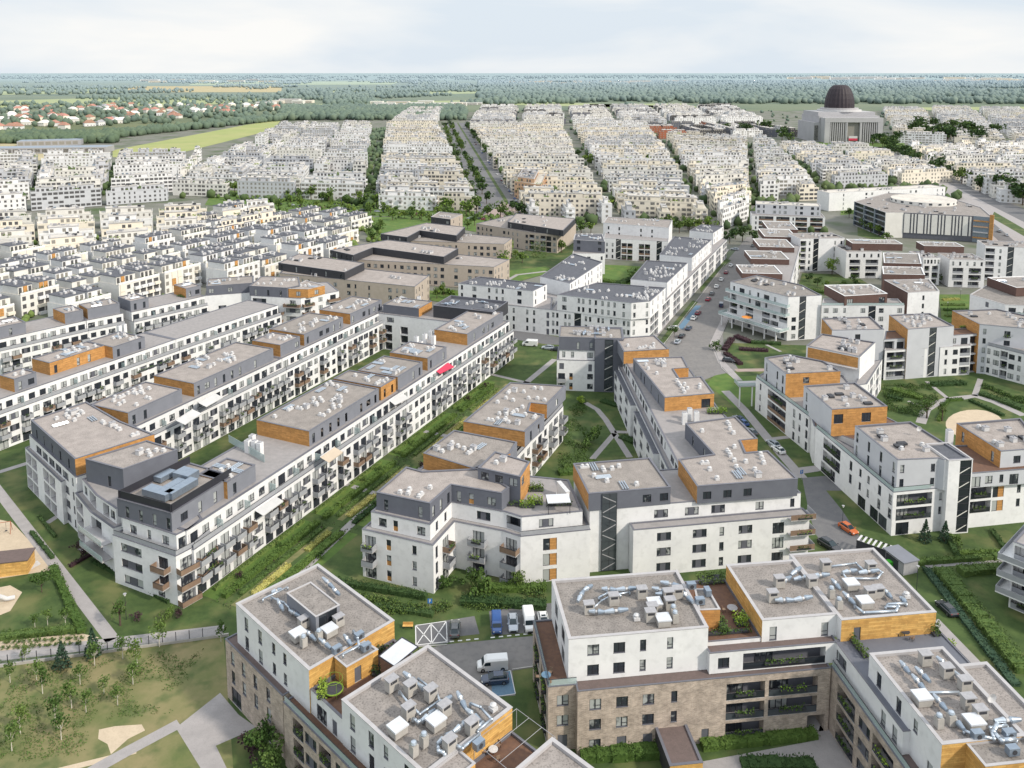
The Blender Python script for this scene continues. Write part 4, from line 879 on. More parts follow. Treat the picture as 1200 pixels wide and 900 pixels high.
q = pp(12.7, (1137, 345), (1178, 357), (1230, 360), (1240, 335), (1160, 332)); b.vol(q, 0, 12.7, 'white', {0: '.x.', 1: 'BBB'}, roof='gravel2', cap='cap', par=.2, rail='glass')
q = pp(16.0, (1157, 325), (1191, 337), (1235, 335), (1215, 323)); b.vol(q, 12.6, 16.0, 'brown', {}, roof='gravel2', cap='white', par=.3, clutter=10); b.done()
# ================================================================== beige blocks with black top floors
BG = [('long beige block with black top floor and flat grey roof, nearest of the beige blocks', ((326, 308), (404, 319), (427, 308), (350, 297)), [((328, 320), (486, 336), (503, 323), (430, 315), (350, 300))], 1),
      ('beige block with black top floor, second of the beige blocks counted from the nearest', ((387, 293), (414, 299), (437, 290), (520, 301), (537, 291), (455, 281)), [((398, 303), (579, 313), (597, 304), (437, 288))], 2),
      ('beige block with black top floor, third of the beige blocks from the nearest', ((446, 274), (477, 278), (492, 270), (535, 276), (545, 266), (500, 261)), [((450, 281), (591, 286), (600, 279), (492, 268))], 3),
      ('beige block with a tall green creeper on its wall, farthest of the beige blocks', ((595, 260), (660, 270), (674, 256), (605, 250)), [((558, 262), (620, 272), (653, 275), (675, 262), (600, 252))], 4)]
for lab, top, lows, i in BG:
    b = Bld(lab)
    b.vol(pp(13.4, *top), 10.1, 13.4, 'char', {0: 'N.N.N.N.N'}, cap='capdark', par=.2, clutter=10, kit='box')
    for lo in lows:
        q = pp(10.2, *lo); n = len(q)
        b.vol(q, 0, 10.2, 'beige', {0: auto(EL(q, 0), 'nwn.ww', 3.2, i), 1: auto(EL(q, 1), 'gwG' if i == 4 else 'n.n', 3.2, i)}, cap='capdark', par=.2, clutter=6, kit='box')
    b.done()
b = Bld('small dark topped beige pavilion standing beside the green park strip'); b.vol(pp(13, (505, 254), (528, 257), (542, 251), (515, 248)), 0, 13, 'beige', {0: 'w.w', 1: 'nn'}, clutter=5, mats={0: 'char'}); b.done()
# ================================================================== white blocks with black roofs
b = Bld('white block with black roof, left part of the facade behind the delivery van', center=(5, 305))
lw = pp(9.6, (537, 351), (646, 363), (648, 340), (560, 335))
b.vol(lw, 0, 9.6, 'white', {0: 'n.ww.S.nn.nn.k'}, roof='terrace', cap='capdark', par=.1)
b.vol(pp(15.6, (537, 332), (625, 341), (641, 333), (562, 324)), 9.5, 15.6, 'white', {0: 'n@.05 w@.22 n@.42 n@.52 n@.6 w@.82', 1: 'n.n'}, roof='bitumen', cap='capdark', par=.3, clutter=18); b.done()
b = Bld('white block with black roof and angled street corner, behind the dark grey tower', center=(45, 300))
lw = pp(9.6, (646, 363), (739, 374), (762, 371), (752, 345), (660, 342)); b.vol(lw, 0, 9.6, 'white', {0: 'nn.nn.S.nn.nn.nn.nn', 1: 'n.n'}, roof='terrace', cap='capdark', par=.1)
b.vol(pp(15.6, (653, 345), (740, 355), (762, 353), (780, 337), (700, 331)), 9.5, 15.6, 'white', {0: 'w@.1 n@.3 n@.36 n@.45 n@.53 n@.62 n@.7 n@.78 n@.9', 1: 'n.n', 2: 'nnn'}, roof='bitumen', cap='capdark', par=.3, clutter=34); b.done()
b = Bld('long white block with three black roofs, running up beside the street', center=(85, 350))
lw = pp(9.6, (762, 371), (852, 281), (835, 276), (742, 352)); b.vol(lw, 0, 9.6, 'white', {0: 'GG.GG.GG.GG.GG.GG.GG.GG.GG'}, roof='terrace', cap='capdark', par=.1)
b.vol(pp(15.6, (739, 327), (782, 331), (806, 308), (758, 305)), 9.5, 15.6, 'white', {0: '....', 1: '.n.n.n.'}, roof='bitumen', cap='capdark', par=.3, clutter=30)
b.vol(pp(15.6, (773, 298), (811, 302), (834, 281), (790, 277)), 9.5, 15.6, 'white', {0: '....', 1: 'nn.nn.nn.n'}, roof='bitumen', cap='capdark', par=.3, clutter=30)
b.vol(pp(15.6, (808, 270), (836, 273), (848, 265), (822, 263)), 9.5, 15.6, 'white', {0: '....', 1: 'nn.n'}, roof='bitumen', cap='capdark', par=.3, clutter=14); b.done()
b = Bld('white block with black roof standing in the middle of the green court'); b.vol(pp(15.6, (633, 324), (668, 332), (706, 307), (672, 297)), 0, 15.6, 'white', {0: '', 1: 'nnn.nnn.nn'}, roof='bitumen', cap='capdark', par=.3, clutter=18); b.vol(pp(10, (631, 345), (668, 352), (676, 346), (640, 335)), 0, 10, 'white', {0: '.nn.', 1: '.'}, roof='terrace', par=.2); b.done()
b = Bld('white block with a dark slate coloured top floor, behind the green court'); b.vol(pp(15.6, (672, 281), (709, 283), (706, 274), (674, 274)), 10, 15.6, 'dkgrey', {0: 'w.w'}, roof='bitumen', par=.2, clutter=12); b.vol(pp(10.1, (671, 297), (709, 297), (709, 285), (674, 284)), 0, 10.1, 'white', {0: 'n.w.n'}, roof='terrace', par=.2); b.done()
b = Bld('tall white block with two glazed stairs, across the back of the green court'); b.vol(pp(16.5, (707, 261), (784, 267), (788, 258), (712, 254)), 0, 16.5, 'white', {0: 'nn.nn.'}, roof='gravel2', par=.3, clutter=14)
b.vol(pp(11, (708, 279), (783, 283), (784, 277), (709, 273)), 0, 11, 'white', {0: 'nnSgg.gg.Sn'}, roof='terrace', par=.2, rail='brown'); b.done()
# ================================================================== office building with white fins and orange end
b = Bld('office building with white vertical fins and an orange end, beside the boulevard', name='office_building', cat='office building')
q = pp(15, (1001, 236), (1038, 249), (1059, 249), (1141, 253), (1164, 255), (1150, 243), (1105, 229), (1040, 226))
b.vol(q, 0, 15, 'offwhite', {0: 'GGG'}, roof='gravel2', par=.4, mats={2: 'panel', 3: 'steel2', 4: 'orange', 0: 'steel2'}, clutter=50, kit='box')
A, B_ = q[2], q[3]; L_ = dist(A, B_); m = MB(); T = Matrix.Translation(b.L(*A, 0)) @ Matrix.Rotation(math.atan2(B_[1] - A[1], B_[0] - A[0]), 4, 'Z')
u = .5
for i, w in enumerate((3.0, .9, .9, 3.0, .9, .9, 3.0, .9, .9, 3.0, .9, .9, .9, 2.6, .9)): m.box(u, u + w, -.35, -.02, 3.2, 14.4, 'offwhite', T); u += w + .8
b.part('facade_fins', m.mesh('fins'), (0, 0, 0))
m = MB(); c_ = P(1082, 236, 15); n = 32; ring = [(c_[0] + 19 * math.cos(i * 2 * math.pi / n), c_[1] + 19 * math.sin(i * 2 * math.pi / n)) for i in range(n)]
rr = [b.L(*p, 0)[:2] for p in ring]; m.prism(rr, 14.5, 16.9, 'offwhite', 'paleroof')
for i in range(0, n, 3):
    p, p2 = rr[i], rr[(i + 2) % n]; cc = b.L(*c_, 0); m.face([(cc[0] + (a - cc[0]) * 1.01, cc[1] + (d - cc[1]) * 1.01, z) for (a, d), z in ((p, 15.3), (p2, 15.3), (p2, 16.5), (p, 16.5))], 'glassdark')
b.part('roof_drum', m.mesh('roof_drum'), (0, 0, 0))
A, B_ = q[3], q[4]; m = MB(); T = Matrix.Translation(b.L(*A, 0)) @ Matrix.Rotation(math.atan2(B_[1] - A[1], B_[0] - A[0]), 4, 'Z')
for i in range(4): m.box(.2, dist(A, B_) - 2, -1.2, -.02, 2.5 + i * 3.2, 3.1 + i * 3.2, ('orange', 'ventwhite', 'peach', 'orange')[i], T)
m.box(dist(A, B_) - 1.6, dist(A, B_) + .4, -1.4, .6, 0, 16.5, 'orange', T); b.part('orange_frame', m.mesh('frame'), (0, 0, 0)); b.done()
# ================================================================== the dense town beyond
FR = random.Random(21)
def far_block(poly, st, body, style, label, group, name='apartment_building', cat='apartment building', topmat=None, lod=0, roofm='gravel2'):
    """one distant block: walls, set back top floor, windows and balconies as real faces, roof clutter, all in one mesh"""
    p = poly if area(poly) > 0 else poly[::-1]
    c = cen(p); p = [(a - c[0], b - c[1]) for a, b in p]
    m = MB(); h = st * 3.1; r = FR
    n = len(p)
    m.prism(p, 0, h, body, 'paleroof')
    for i in range(n):
        a, b_ = p[i], p[(i + 1) % n]; L_ = dist(a, b_)
        if L_ < 4: continue
        e = ((b_[0] - a[0]) / L_, (b_[1] - a[1]) / L_); nn = (e[1], -e[0])
        mid = ((a[0] + b_[0]) / 2 + c[0], (a[1] + b_[1]) / 2 + c[1])
        if nn[0] * mid[0] + nn[1] * mid[1] > 30 * 1: continue
        T = Matrix.Translation((a[0], a[1], 0)) @ Matrix.Rotation(math.atan2(e[1], e[0]), 4, 'Z')
        m.box(.0, L_, -.12, -.01, h - .1, h + .8, body, T, bottom=False)
        nb = int(L_ / (3.3 if not lod else 4.2)); bw = L_ / max(nb, 1)
        pat = [r.choice(style) for _ in range(nb)]
        for k, s_ in enumerate(pat):
            u = (k + .5) * bw
            for f in range(st):
                z = f * 3.1
                if s_ == 'w': w, z0, z1 = .75, z + .9, z + 2.4
                elif s_ == 'n': w, z0, z1 = .5, z + .7, z + 2.4
                elif s_ == 'g': w, z0, z1 = bw * .4, z + .9, z + 2.6
                elif s_ == 'B':
                    w, z0, z1 = .9, z + .2, z + 2.4
                    if f and not lod: m.box(u - bw * .42, u + bw * .42, -1.3, -.04, z - .1, z + .95, r.choice((body, 'cap', 'white')), T)
                else: continue
                if r.random() < .12: continue
                m.face([T @ Vector(q) for q in ((u - w, -.05, z0), (u + w, -.05, z0), (u + w, -.05, z1), (u - w, -.05, z1))], 'farglass')
    q = inset(p, 1.9)
    # set back top floor in pieces along the longest side
    tm = topmat or body
    a, b_, c2, d_ = q[0], q[1], q[2], q[3]
    L_ = dist(a, b_); k = max(1, int(L_ / r.uniform(11, 20))); t = 0
    for i in range(k):
        t0 = (i + r.uniform(0, .18)) / k; t1 = (i + r.uniform(.7, 1)) / k
        f0 = r.uniform(0, .15); pc = [lerp(lerp(a, d_, f0), lerp(b_, c2, f0), t0), lerp(lerp(a, d_, f0), lerp(b_, c2, f0), t1), lerp(d_, c2, t1), lerp(d_, c2, t0)]
        if dist(pc[0], pc[1]) < 3: continue
        hh = h + r.choice((2.9, 3.1, 3.3)); m.prism(pc, h - .1, hh, tm, roofm); m.prism(inset(pc, -.25), hh + .01, hh + .25, 'cap')
        m.prism(inset(pc, .4), hh + .2, hh + .3, roofm)
        for j in range(4):
            A, B_ = pc[j], pc[(j + 1) % 4]; LL = dist(A, B_); e = ((B_[0] - A[0]) / LL, (B_[1] - A[1]) / LL)
            if LL < 4: continue
            T = Matrix.Translation((A[0], A[1], h)) @ Matrix.Rotation(math.atan2(e[1], e[0]), 4, 'Z')
            for x in range(int(LL / 3)):
                if r.random() < .75: m.face([T @ Vector(v) for v in ((x * 3 + .7, -.05, .4), (x * 3 + 2.4, -.05, .4), (x * 3 + 2.4, -.05, 2.3), (x * 3 + .7, -.05, 2.3))], 'farglass')
        for _ in range(int(dist(A, B_) * dist(pc[0], pc[1]) / (22 if not lod else 50)) + 1):
            s_, t_ = r.uniform(.08, .92), r.uniform(.1, .9); P0 = lerp(lerp(pc[0], pc[1], s_), lerp(pc[3], pc[2], s_), t_); w = r.uniform(.35, 1.0)
            T = Matrix.Translation((P0[0], P0[1], hh + .25)); m.box(-w, w, -w * .7, w * .7, 0, r.uniform(.5, 1.3), r.choice(('ventwhite', 'ventwhite', 'ventgrey', 'steel2', 'char')), T, bottom=False)
    if not lod and r.random() < .6:
        for _ in range(2):
            s_ = r.uniform(.05, .95); P0 = lerp(p[0], p[1], s_); P0 = lerp(P0, lerp(p[3], p[2], s_), .07)
            leaf_cloud(m, 30, lambda: (P0[0] + r.uniform(-2.5, 2.5), P0[1] + r.uniform(-.6, .6), h + r.uniform(.1, 1.6)), .9, r.choice(('leaf', 'leafmid', 'leaflight')), r)
    if c[1] > 850 or lod:
        k = len(REST.v); REST.v += [(a + c[0], b_ + c[1], z) for a, b_, z in m.v]; REST.f += [tuple(i + k for i in f) for f in m.f]; REST.m += [REST.mi(m.names[i]) for i in m.m]; REST.uv += m.uv; return
    me = m.mesh('building'); o = link(name, me, None, (c[0], c[1], 0)); tag(o, label, cat, group); return o
REST = MB()
PAL = {'cream': (('cream', 'cream', 'cream_b', 'offwhite', 'white', 'ltgrey'), 'ecru'), 'white': (('white', 'white', 'offwhite', 'ltgrey'), 'white'), 'mixed': (('white', 'cream', 'peach', 'ltgrey', 'offwhite'), 'mixed')}
CN = {'cream': 'cream', 'cream_b': 'sand coloured', 'offwhite': 'off white', 'white': 'white', 'ltgrey': 'pale grey', 'peach': 'terracotta coloured', 'redbrick': 'red brick', 'dkgrey': 'dark grey', 'char': 'black'}
FAR_N = [0]
def quarter(name, quad, nx, ny, pal, gap=(12, 14), st=(4, 5), depth=13, lod=0, styles=('wwg', 'wBn', 'ggw', 'wn'), inner=True, tops=None, cols=None, roofm='paleroof', zc=0):
    Q = [P(*k, 0) for k in quad]      # near left, near right, far right, far left
    W0 = (dist(Q[0], Q[1]) + dist(Q[2], Q[3])) / 2; D0 = (dist(Q[1], Q[2]) + dist(Q[0], Q[3])) / 2
    gx, gy = gap[0] / W0, gap[1] / D0
    jit = {}
    def at(s, t): return lerp(lerp(Q[0], Q[1], s), lerp(Q[3], Q[2], s), t)
    for j in range(ny):
        cnt = 0
        for i in range(nx):
            s0, s1, t0, t1 = i / nx + gx / 2, (i + 1) / nx - gx / 2, j / ny + gy / 2, (j + 1) / ny - gy / 2
            wx = (s1 - s0) * W0; dy = (t1 - t0) * D0
            ds = depth / W0; dt = depth / D0
            parts = []
            if not inner and not lod and ny > 5 and FR.random() < .10 and j > 0: continue        # a planted court instead of a block
            if not inner and FR.random() < .45 and dy >= depth * 1.9 and wx > 36:
                g = 1.2 / D0; k_ = FR.choice((0, 1, 2)); parts = [(s0, s1, t0, t0 + dt)] if k_ else [(s0, s1, t1 - dt, t1)]
                a0, a1 = (t0 + dt + g, t1) if k_ else (t0, t1 - dt - g)
                parts += [(s0, s0 + ds, a0, a1), (s1 - ds, s1, a0, a1)]
                if wx > 80: parts.append(((s0 + s1) / 2 - ds / 2, (s0 + s1) / 2 + ds / 2, a0, a1))
            elif dy < depth * 2.4 or not inner:
                parts = [(s0, s1, t0, min(t1, t0 + dt))] if dy < depth * 2.4 else [(s0, s1, t0, t0 + dt), (s0, s1, t1 - dt, t1)]
            else:
                g = 3.0
                parts = [(s0, s1, t0, t0 + dt), (s0, s1, t1 - dt, t1), (s0, s0 + ds, t0 + dt + g / D0, t1 - dt - g / D0), (s1 - ds, s1, t0 + dt + g / D0, t1 - dt - g / D0)]
                if wx > 85: parts.append(((s0 + s1) / 2 - ds / 2, (s0 + s1) / 2 + ds / 2, t0 + dt + g / D0, t1 - dt - g / D0))
                if wx > 70: 
                    mid = (s0 + s1) / 2; a = parts[0]; parts[0] = (a[0], mid - 2 / W0, a[2], a[3]); parts.append((mid + 2 / W0, a[1], a[2], a[3]))
            for (a, b_, c, d) in parts:
                k0, k1 = FR.uniform(-.02, .05), FR.uniform(-.02, .06); a, b_ = a + (b_ - a) * k0, b_ - (b_ - a) * k1
                if (b_ - a) * W0 > 60 and FR.random() < .35:       # an irregular front: two bars stepped against each other
                    f = FR.uniform(.35, .65); parts.append((a + (b_ - a) * f + .6 / W0, b_, c + FR.uniform(.1, .3) * (d - c), d)); b_ = a + (b_ - a) * f
                if (d - c) * D0 > 60 and FR.random() < .6: f = FR.uniform(.4, .6); parts.append((a, b_, c + (d - c) * f + FR.choice((1, 5)) / D0, d)); d = c + (d - c) * f
                poly = [at(a, c), at(b_, c), at(b_, d), at(a, d)]
                if dist(poly[0], poly[1]) < 5 or dist(poly[1], poly[2]) < 5: continue
                L0, L1 = dist(poly[0], poly[1]), dist(poly[1], poly[2])
                if L1 > L0: poly = poly[1:] + poly[:1]
                body = FR.choice(cols or PAL[pal][0]); s_ = FR.choice(st); cnt += 1; FAR_N[0] += 1
                lab = '%s block, %s in row %s of %s' % (CN[body], ordw(cnt), ordw(j + 1).replace('first', 'one nearest'), name)
                far_block(poly, s_, body, FR.choice(styles), lab, 'flat roofed blocks in ' + name, lod=lod, topmat=(FR.choice(tops) if tops else None), roofm=roofm)
# near left of the avenue
quarter('quarter left of main avenue', ((438, 246), (566, 250), (514, 150), (452, 150)), 1, 17, 'cream', gap=(4, 10), st=(3, 4), inner=False)
quarter('quarter left of side street', ((196, 230), (430, 237), (437, 152), (330, 152)), 3, 12, 'white', gap=(4, 11), st=(3, 4), inner=False)
quarter('far left white quarter', ((-60, 256), (203, 236), (222, 190), (-40, 194)), 3, 4, 'white', gap=(4, 12), st=(4, 4, 3), styles=('wn', 'ggw', 'gg'), inner=False)
quarter('left edge cream quarter', ((-30, 320), (244, 292), (249, 256), (-30, 264)), 4, 4, 'cream', gap=(2.5, 7), st=(3, 3), cols=('cream', 'offwhite', 'white', 'cream'), inner=False, depth=12)
quarter('small cream quarter before park strip', ((246, 290), (335, 270), (325, 250), (246, 254)), 1, 3, 'cream', gap=(7, 7), st=(3, 3), cols=('cream', 'offwhite', 'white'), inner=False, depth=12)
quarter('white quarter below the meadow', ((206, 226), (215, 224), (238, 186), (228, 188)), 1, 4, 'white', gap=(2, 10), st=(3, 4), cols=('white', 'offwhite'), inner=False)
quarter('quarter right of main avenue', ((618, 262), (722, 264), (660, 150), (545, 150)), 1, 20, 'cream', gap=(8, 12), st=(3, 4), cols=('cream', 'cream', 'offwhite', 'white', 'cream_b', 'offwhite', 'cream'), inner=False)
quarter('second quarter right of avenue', ((727, 266), (836, 272), (765, 150), (668, 150)), 1, 19, 'mixed', gap=(10, 12), st=(3, 4), cols=('cream', 'white', 'offwhite', 'cream', 'ltgrey', 'white'), inner=False)
quarter('third quarter right of avenue', ((846, 272), (880, 258), (880, 168), (775, 165)), 1, 14, 'mixed', gap=(8, 12), st=(3, 4), cols=('cream', 'white', 'offwhite', 'cream_b', 'white'), inner=False)
quarter('strip quarter beside the broad white block', ((884, 238), (966, 236), (905, 172), (880, 170)), 1, 9, 'mixed', gap=(6, 12), st=(3, 4), cols=('cream', 'white', 'offwhite', 'white'), inner=False)
quarter('quarter below domed church', ((972, 222), (1125, 214), (1018, 178), (908, 176)), 2, 7, 'mixed', gap=(10, 12), st=(3, 3), cols=('cream', 'white', 'offwhite', 'ltgrey'), inner=False)
quarter('quarter right of boulevard', ((1168, 238), (1340, 250), (1210, 172), (1058, 180)), 2, 9, 'white', gap=(8, 14), st=(3, 4), styles=('wn', 'gw'), cols=('white', 'offwhite', 'cream', 'white'), inner=False)
quarter('the dark quarter beside the church park', ((770, 163), (940, 160), (890, 150), (740, 150)), 4, 2, 'mixed', gap=(10, 10), st=(3, 3), cols=('dkgrey', 'redbrick', 'char', 'dkgrey', 'white'), lod=1, inner=False)
quarter('the far quarter behind the avenue', ((546, 149), (900, 146), (860, 128), (560, 129)), 6, 7, 'white', gap=(14, 20), st=(3, 4), lod=1, cols=('white', 'ltgrey', 'dkgrey', 'char', 'white', 'offwhite'), depth=18, inner=False)
quarter('the far quarter beside the church', ((1046, 168), (1260, 174), (1200, 131), (1030, 130)), 3, 12, 'white', gap=(14, 24), st=(3, 4), lod=1, cols=('white', 'ltgrey', 'offwhite', 'cream'), depth=18, inner=False)
quarter('the far quarter at the end of the avenue', ((455, 149), (514, 149), (522, 132), (478, 132)), 1, 3, 'white', gap=(10, 30), st=(4, 4), lod=1, depth=16)
far_block(pp(0, (603, 232), (634, 237), (640, 222), (610, 219)), 4, 'peach', 'wwB', 'orange red brick block standing at the corner right of the main avenue', 'corner block')
o = link('distant_town', REST.mesh('distant_town')); tag(o, 'mass of small pale flat roofed blocks of the town, farthest before the woods', 'town', None, 'stuff')
b = Bld('broad white block with brown loggias and grey upper storeys, left of the office building')
b.vol(RB(9.4, (881, 252), (967, 255), 15), 0, 9.4, 'white', {0: 'n@.06 g@.1-.3 g@.34-.52 n@.57 g@.6-.76 g@.8-.97'}, roof='terrace', par=.2, rail='brown'); b.vol(RB(15.4, (886, 239), (962, 242), 13), 9.3, 15.4, 'ltgrey', {0: 'wn.wnw.nw.wn'}, roof='paleroof', par=.3, clutter=18, kit='box'); b.done()
b = Bld('long plain white block with few windows, directly behind the office building')
b.vol(RB(13, (972, 226), (1108, 219), 13), 0, 13, 'white', {0: '..n...ww..n...ww...nn'}, roof='paleroof', par=.3, clutter=22, kit='box'); b.done()
# stepped white villas block on the left
VR = random.Random(5)
def villa(x, y, ang, w, d, st, label, orange):
    m = MB(); c, s = math.cos(R(ang)), math.sin(R(ang))
    wm = 'offwhite' if VR.random() < .5 else 'white'
    m.box(0, w, 0, d, 0, (st - 1) * 3.1, wm, None, 'paleroof')
    for i in range(int(w / 3.2)):
        u = .6 + i * 3.2
        k = VR.random()
        for f in range(st - 1):
            z = f * 3.1
            if k < .35:
                m.face([(u, -.05, z + .7), (u + 1.5, -.05, z + .7), (u + 1.5, -.05, z + 2.4), (u, -.05, z + 2.4)], 'farglass')
            elif k < .75:
                m.face([(u, -.05, z + .2), (u + 2.4, -.05, z + .2), (u + 2.4, -.05, z + 2.5), (u, -.05, z + 2.5)], 'farglass'); m.box(u - .2, u + 2.6, -1.4, -.06, z - .1, z + .95, VR.choice(('white', 'white', 'cream')))
            else: m.box(u, u + 2, -.3, -.01, z + .1, z + 3, 'orange' if VR.random() < orange else 'cream')
    for i in range(int(d / 3.4)):
        for f in range(st - 1):
            u = .8 + i * 3.4; z = f * 3.1
            m.face([(w + .05, u, z + .6), (w + .05, u + 1.5, z + .6), (w + .05, u + 1.5, z + 2.4), (w + .05, u, z + 2.4)], 'farglass')
    m.box(0, w, -.1, .15, (st - 1) * 3.1, (st - 1) * 3.1 + .9, 'white', bottom=False)
    u = 0
    while u < w - 5:
        ww = VR.uniform(6, 10); z0 = (st - 1) * 3.1; u1 = min(w - .3, u + ww)
        m.box(u + .4, u1, 2, d - .8, z0 - .05, z0 + 3, wm, None, 'bitumen'); m.box(u + .2, u1 + .2, 1.8, d - .6, z0 + 3.01, z0 + 3.3, 'dkgrey', None, 'bitumen')
        n = int((u1 - u) / 2)
        for k in range(n):
            a = u + .7 + k * 2
            if VR.random() < .7: m.face([(a, 1.93, z0 + .3), (a + 1.2, 1.93, z0 + .3), (a + 1.2, 1.93, z0 + 2.6), (a, 1.93, z0 + 2.6)], 'farglass')
            elif VR.random() < orange + .15: m.box(a - .2, a + 1.4, 1.7, 1.98, z0 + .1, z0 + 2.9, 'orange')
        for k in range(3 + int(ww / 2)):
            a, bb = VR.uniform(u + 1, u1 - 1), VR.uniform(3, d - 2); q = VR.uniform(.3, .6); m.box(a - q, a + q, bb - q, bb + q, z0 + 3.3, z0 + 4.1, VR.choice(('ventwhite', 'ventwhite', 'ventgrey')), None, bottom=False)
        u += ww + VR.uniform(.5, 3)
    leaf_cloud(m, 40, lambda: (VR.uniform(0, w), VR.uniform(.3, 1.6), (st - 1) * 3.1 + VR.uniform(.2, 1.2)), .8, 'leaf', VR)
    o = link('terrace_house', m.mesh('terrace_house'), None, (x, y, 0), R(ang)); tag(o, label, 'terrace house', 'stepped white terrace houses left of the beige blocks')
cA, cS = math.cos(R(62)), math.sin(R(62))
k = 0
VP = pp(0, (-60, 395), (-60, 322), (215, 292), (222, 262), (432, 256), (438, 290), (336, 330), (300, 350), (240, 350), (130, 372), (60, 385))
for j in range(14):
    cnt = 0
    for i in range(15):
        # local frame along the row direction
        bx_, by_ = -120, 262
        u, v = i * 22.5 + (j % 2) * 6 - 30, j * 20 - 30
        x = bx_ + u * cA - v * cS * 1.0 + 0; y = by_ + u * cS + v * cA
        c_ = (x + 8, y + 14)
        if not inside(c_, VP) or not inside((x, y), VP): continue
        cnt += 1
        villa(x, y, 62 + VR.uniform(-2, 2), VR.uniform(16, 21), VR.uniform(11, 13.5), VR.choice((3, 3, 4)), 'stepped white terrace house, %s from the near end in the %s terrace row' % (ordw(cnt), ordw(j + 1)), .5 if y < 320 else .06)
# ------------------------------------------------------------------ domed church
ch = emp('church', (470, 1180, 0)); tag(ch, 'huge pale stone church with dark ribbed dome and pillared portico, far right above the town', 'church')
m = MB()
m.box(-49, 47, -20, 45, 0, 27, 'stone', None, 'cap'); m.box(-40, 40, -33, -20.1, 0, 34, 'stone', None, 'cap'); m.box(-42, 42, -19.9, 50, 27.1, 36, 'stone', None, 'cap'); m.box(-40, 40, -10, 50, 36.1, 41, 'stone', None, 'cap')
link('nave', m.mesh('nave'), ch)
m = MB(); m.box(-33, 33, -33.3, -33.05, 0, 28, 'farglass')
link('portal_recess', m.mesh('portal'), ch)
for sx in (-1, 1):
    m = MB()
    for k in range(8): x = sx * (11 + k * 2.9); m.box(x - .65, x + .65, -36.5, -34.8, 0, 28, 'stone')
    m.box(min(sx * 8.5, sx * 10.3), max(sx * 8.5, sx * 10.3), -37, -33.5, 0, 28, 'stone'); link('colonnade', m.mesh('colonnade'), ch)
m = MB(); m.box(-40, 40, -37.2, -33.4, 28.05, 34.2, 'stone', None, 'cap'); link('portico_beam', m.mesh('beam'), ch)
m = MB(); m.box(-6, 6, -36, -34.5, 3, 9, 'ventwhite'); m.box(-6, 6, -36.05, -36.01, 3, 6, 'awningred'); link('banner', m.mesh('banner'), ch)
for sx in (-1, 1):
    m = MB(); m.box(sx * 36.4 - 3.6, sx * 36.4 + 3.6, -37.1, -33.45, 0, 28, 'stone'); link('pier', m.mesh('pier'), ch)
    m = MB(); m.box(sx * 45.5 - 2.5, sx * 45.5 + 2.5, -20.4, -20.05, 2, 23, 'farglass'); link('window', m.mesh('window'), ch)
m = MB(); m.cyl((0, 18, 41), (0, 18, 43.5), 30, 'ventwhite', 40); m.cyl((0, 18, 43.5), (0, 18, 46), 26, 'cap', 40); link('drum', m.mesh('drum'), ch)
m = MB(); prof = [(19.8, 46), (19.7, 52), (18.8, 59), (17, 66), (14.3, 72.5), (10.5, 77), (7, 78.5), (6.5, 77.8)]; n = 48
for (r0, z0), (r1, z1) in zip(prof, prof[1:]):
    for i in range(n):
        a, b_ = 2 * math.pi * i / n, 2 * math.pi * (i + 1) / n; k0 = 1 + .03 * (i % 2); k1 = 1 + .03 * ((i + 1) % 2)
        m.face([(r0 * k0 * math.cos(a), 18 + r0 * k0 * math.sin(a), z0), (r0 * k1 * math.cos(b_), 18 + r0 * k1 * math.sin(b_), z0), (r1 * k1 * math.cos(b_), 18 + r1 * k1 * math.sin(b_), z1), (r1 * k0 * math.cos(a), 18 + r1 * k0 * math.sin(a), z1)], 'dome')
link('dome', m.mesh('dome'), ch)
# ------------------------------------------------------------------ red roofed village at the left, pale far away towns
HR = random.Random(11); cnt = 0
for _ in range(400):
    px, py = HR.uniform(-10, 330), HR.uniform(124, 160)
    if py > 158 - px * .09 or (px > 225 and py > 140): continue
    x, y = P(px, py, 0)
    if cnt >= 95: break
    cnt += 1; m = MB(); w, d, h = HR.uniform(7, 11), HR.uniform(6, 8), HR.uniform(5.5, 7.5); rm = HR.choice(('redtile', 'redtile', 'ventgrey', 'redtile', 'offwhite'))
    m.box(-w, w, -d, d, 0, h, HR.choice(('offwhite', 'cream', 'white')), bottom=False)
    m.face([(-w - .6, -d - .6, h - .1), (w + .6, -d - .6, h - .1), (w * .5, 0, h + 5), (-w * .5, 0, h + 5)], rm); m.face([(w + .6, d + .6, h - .1), (-w - .6, d + .6, h - .1), (-w * .5, 0, h + 5), (w * .5, 0, h + 5)], rm)
    m.face([(w + .6, -d - .6, h - .1), (w + .6, d + .6, h - .1), (w * .5, 0, h + 5)], rm); m.face([(-w - .6, d + .6, h - .1), (-w - .6, -d - .6, h - .1), (-w * .5, 0, h + 5)], rm)
    for s_ in (-.5, .1, .6): m.face([(w * s_, -d - .05, 1), (w * s_ + 1.6, -d - .05, 1), (w * s_ + 1.6, -d - .05, 2.6), (w * s_, -d - .05, 2.6)], 'farglass')
    m.box(w * .3, w * .3 + 1, -.5, .5, h + 3, h + 6, 'redbrick')
    o = link('village_house', m.mesh('house'), None, (x, y, 0), HR.uniform(0, 3)); tag(o, 'small hip roofed village house among trees beyond the meadow at the far left', 'house', 'village houses beyond the meadow')
cnt = 0
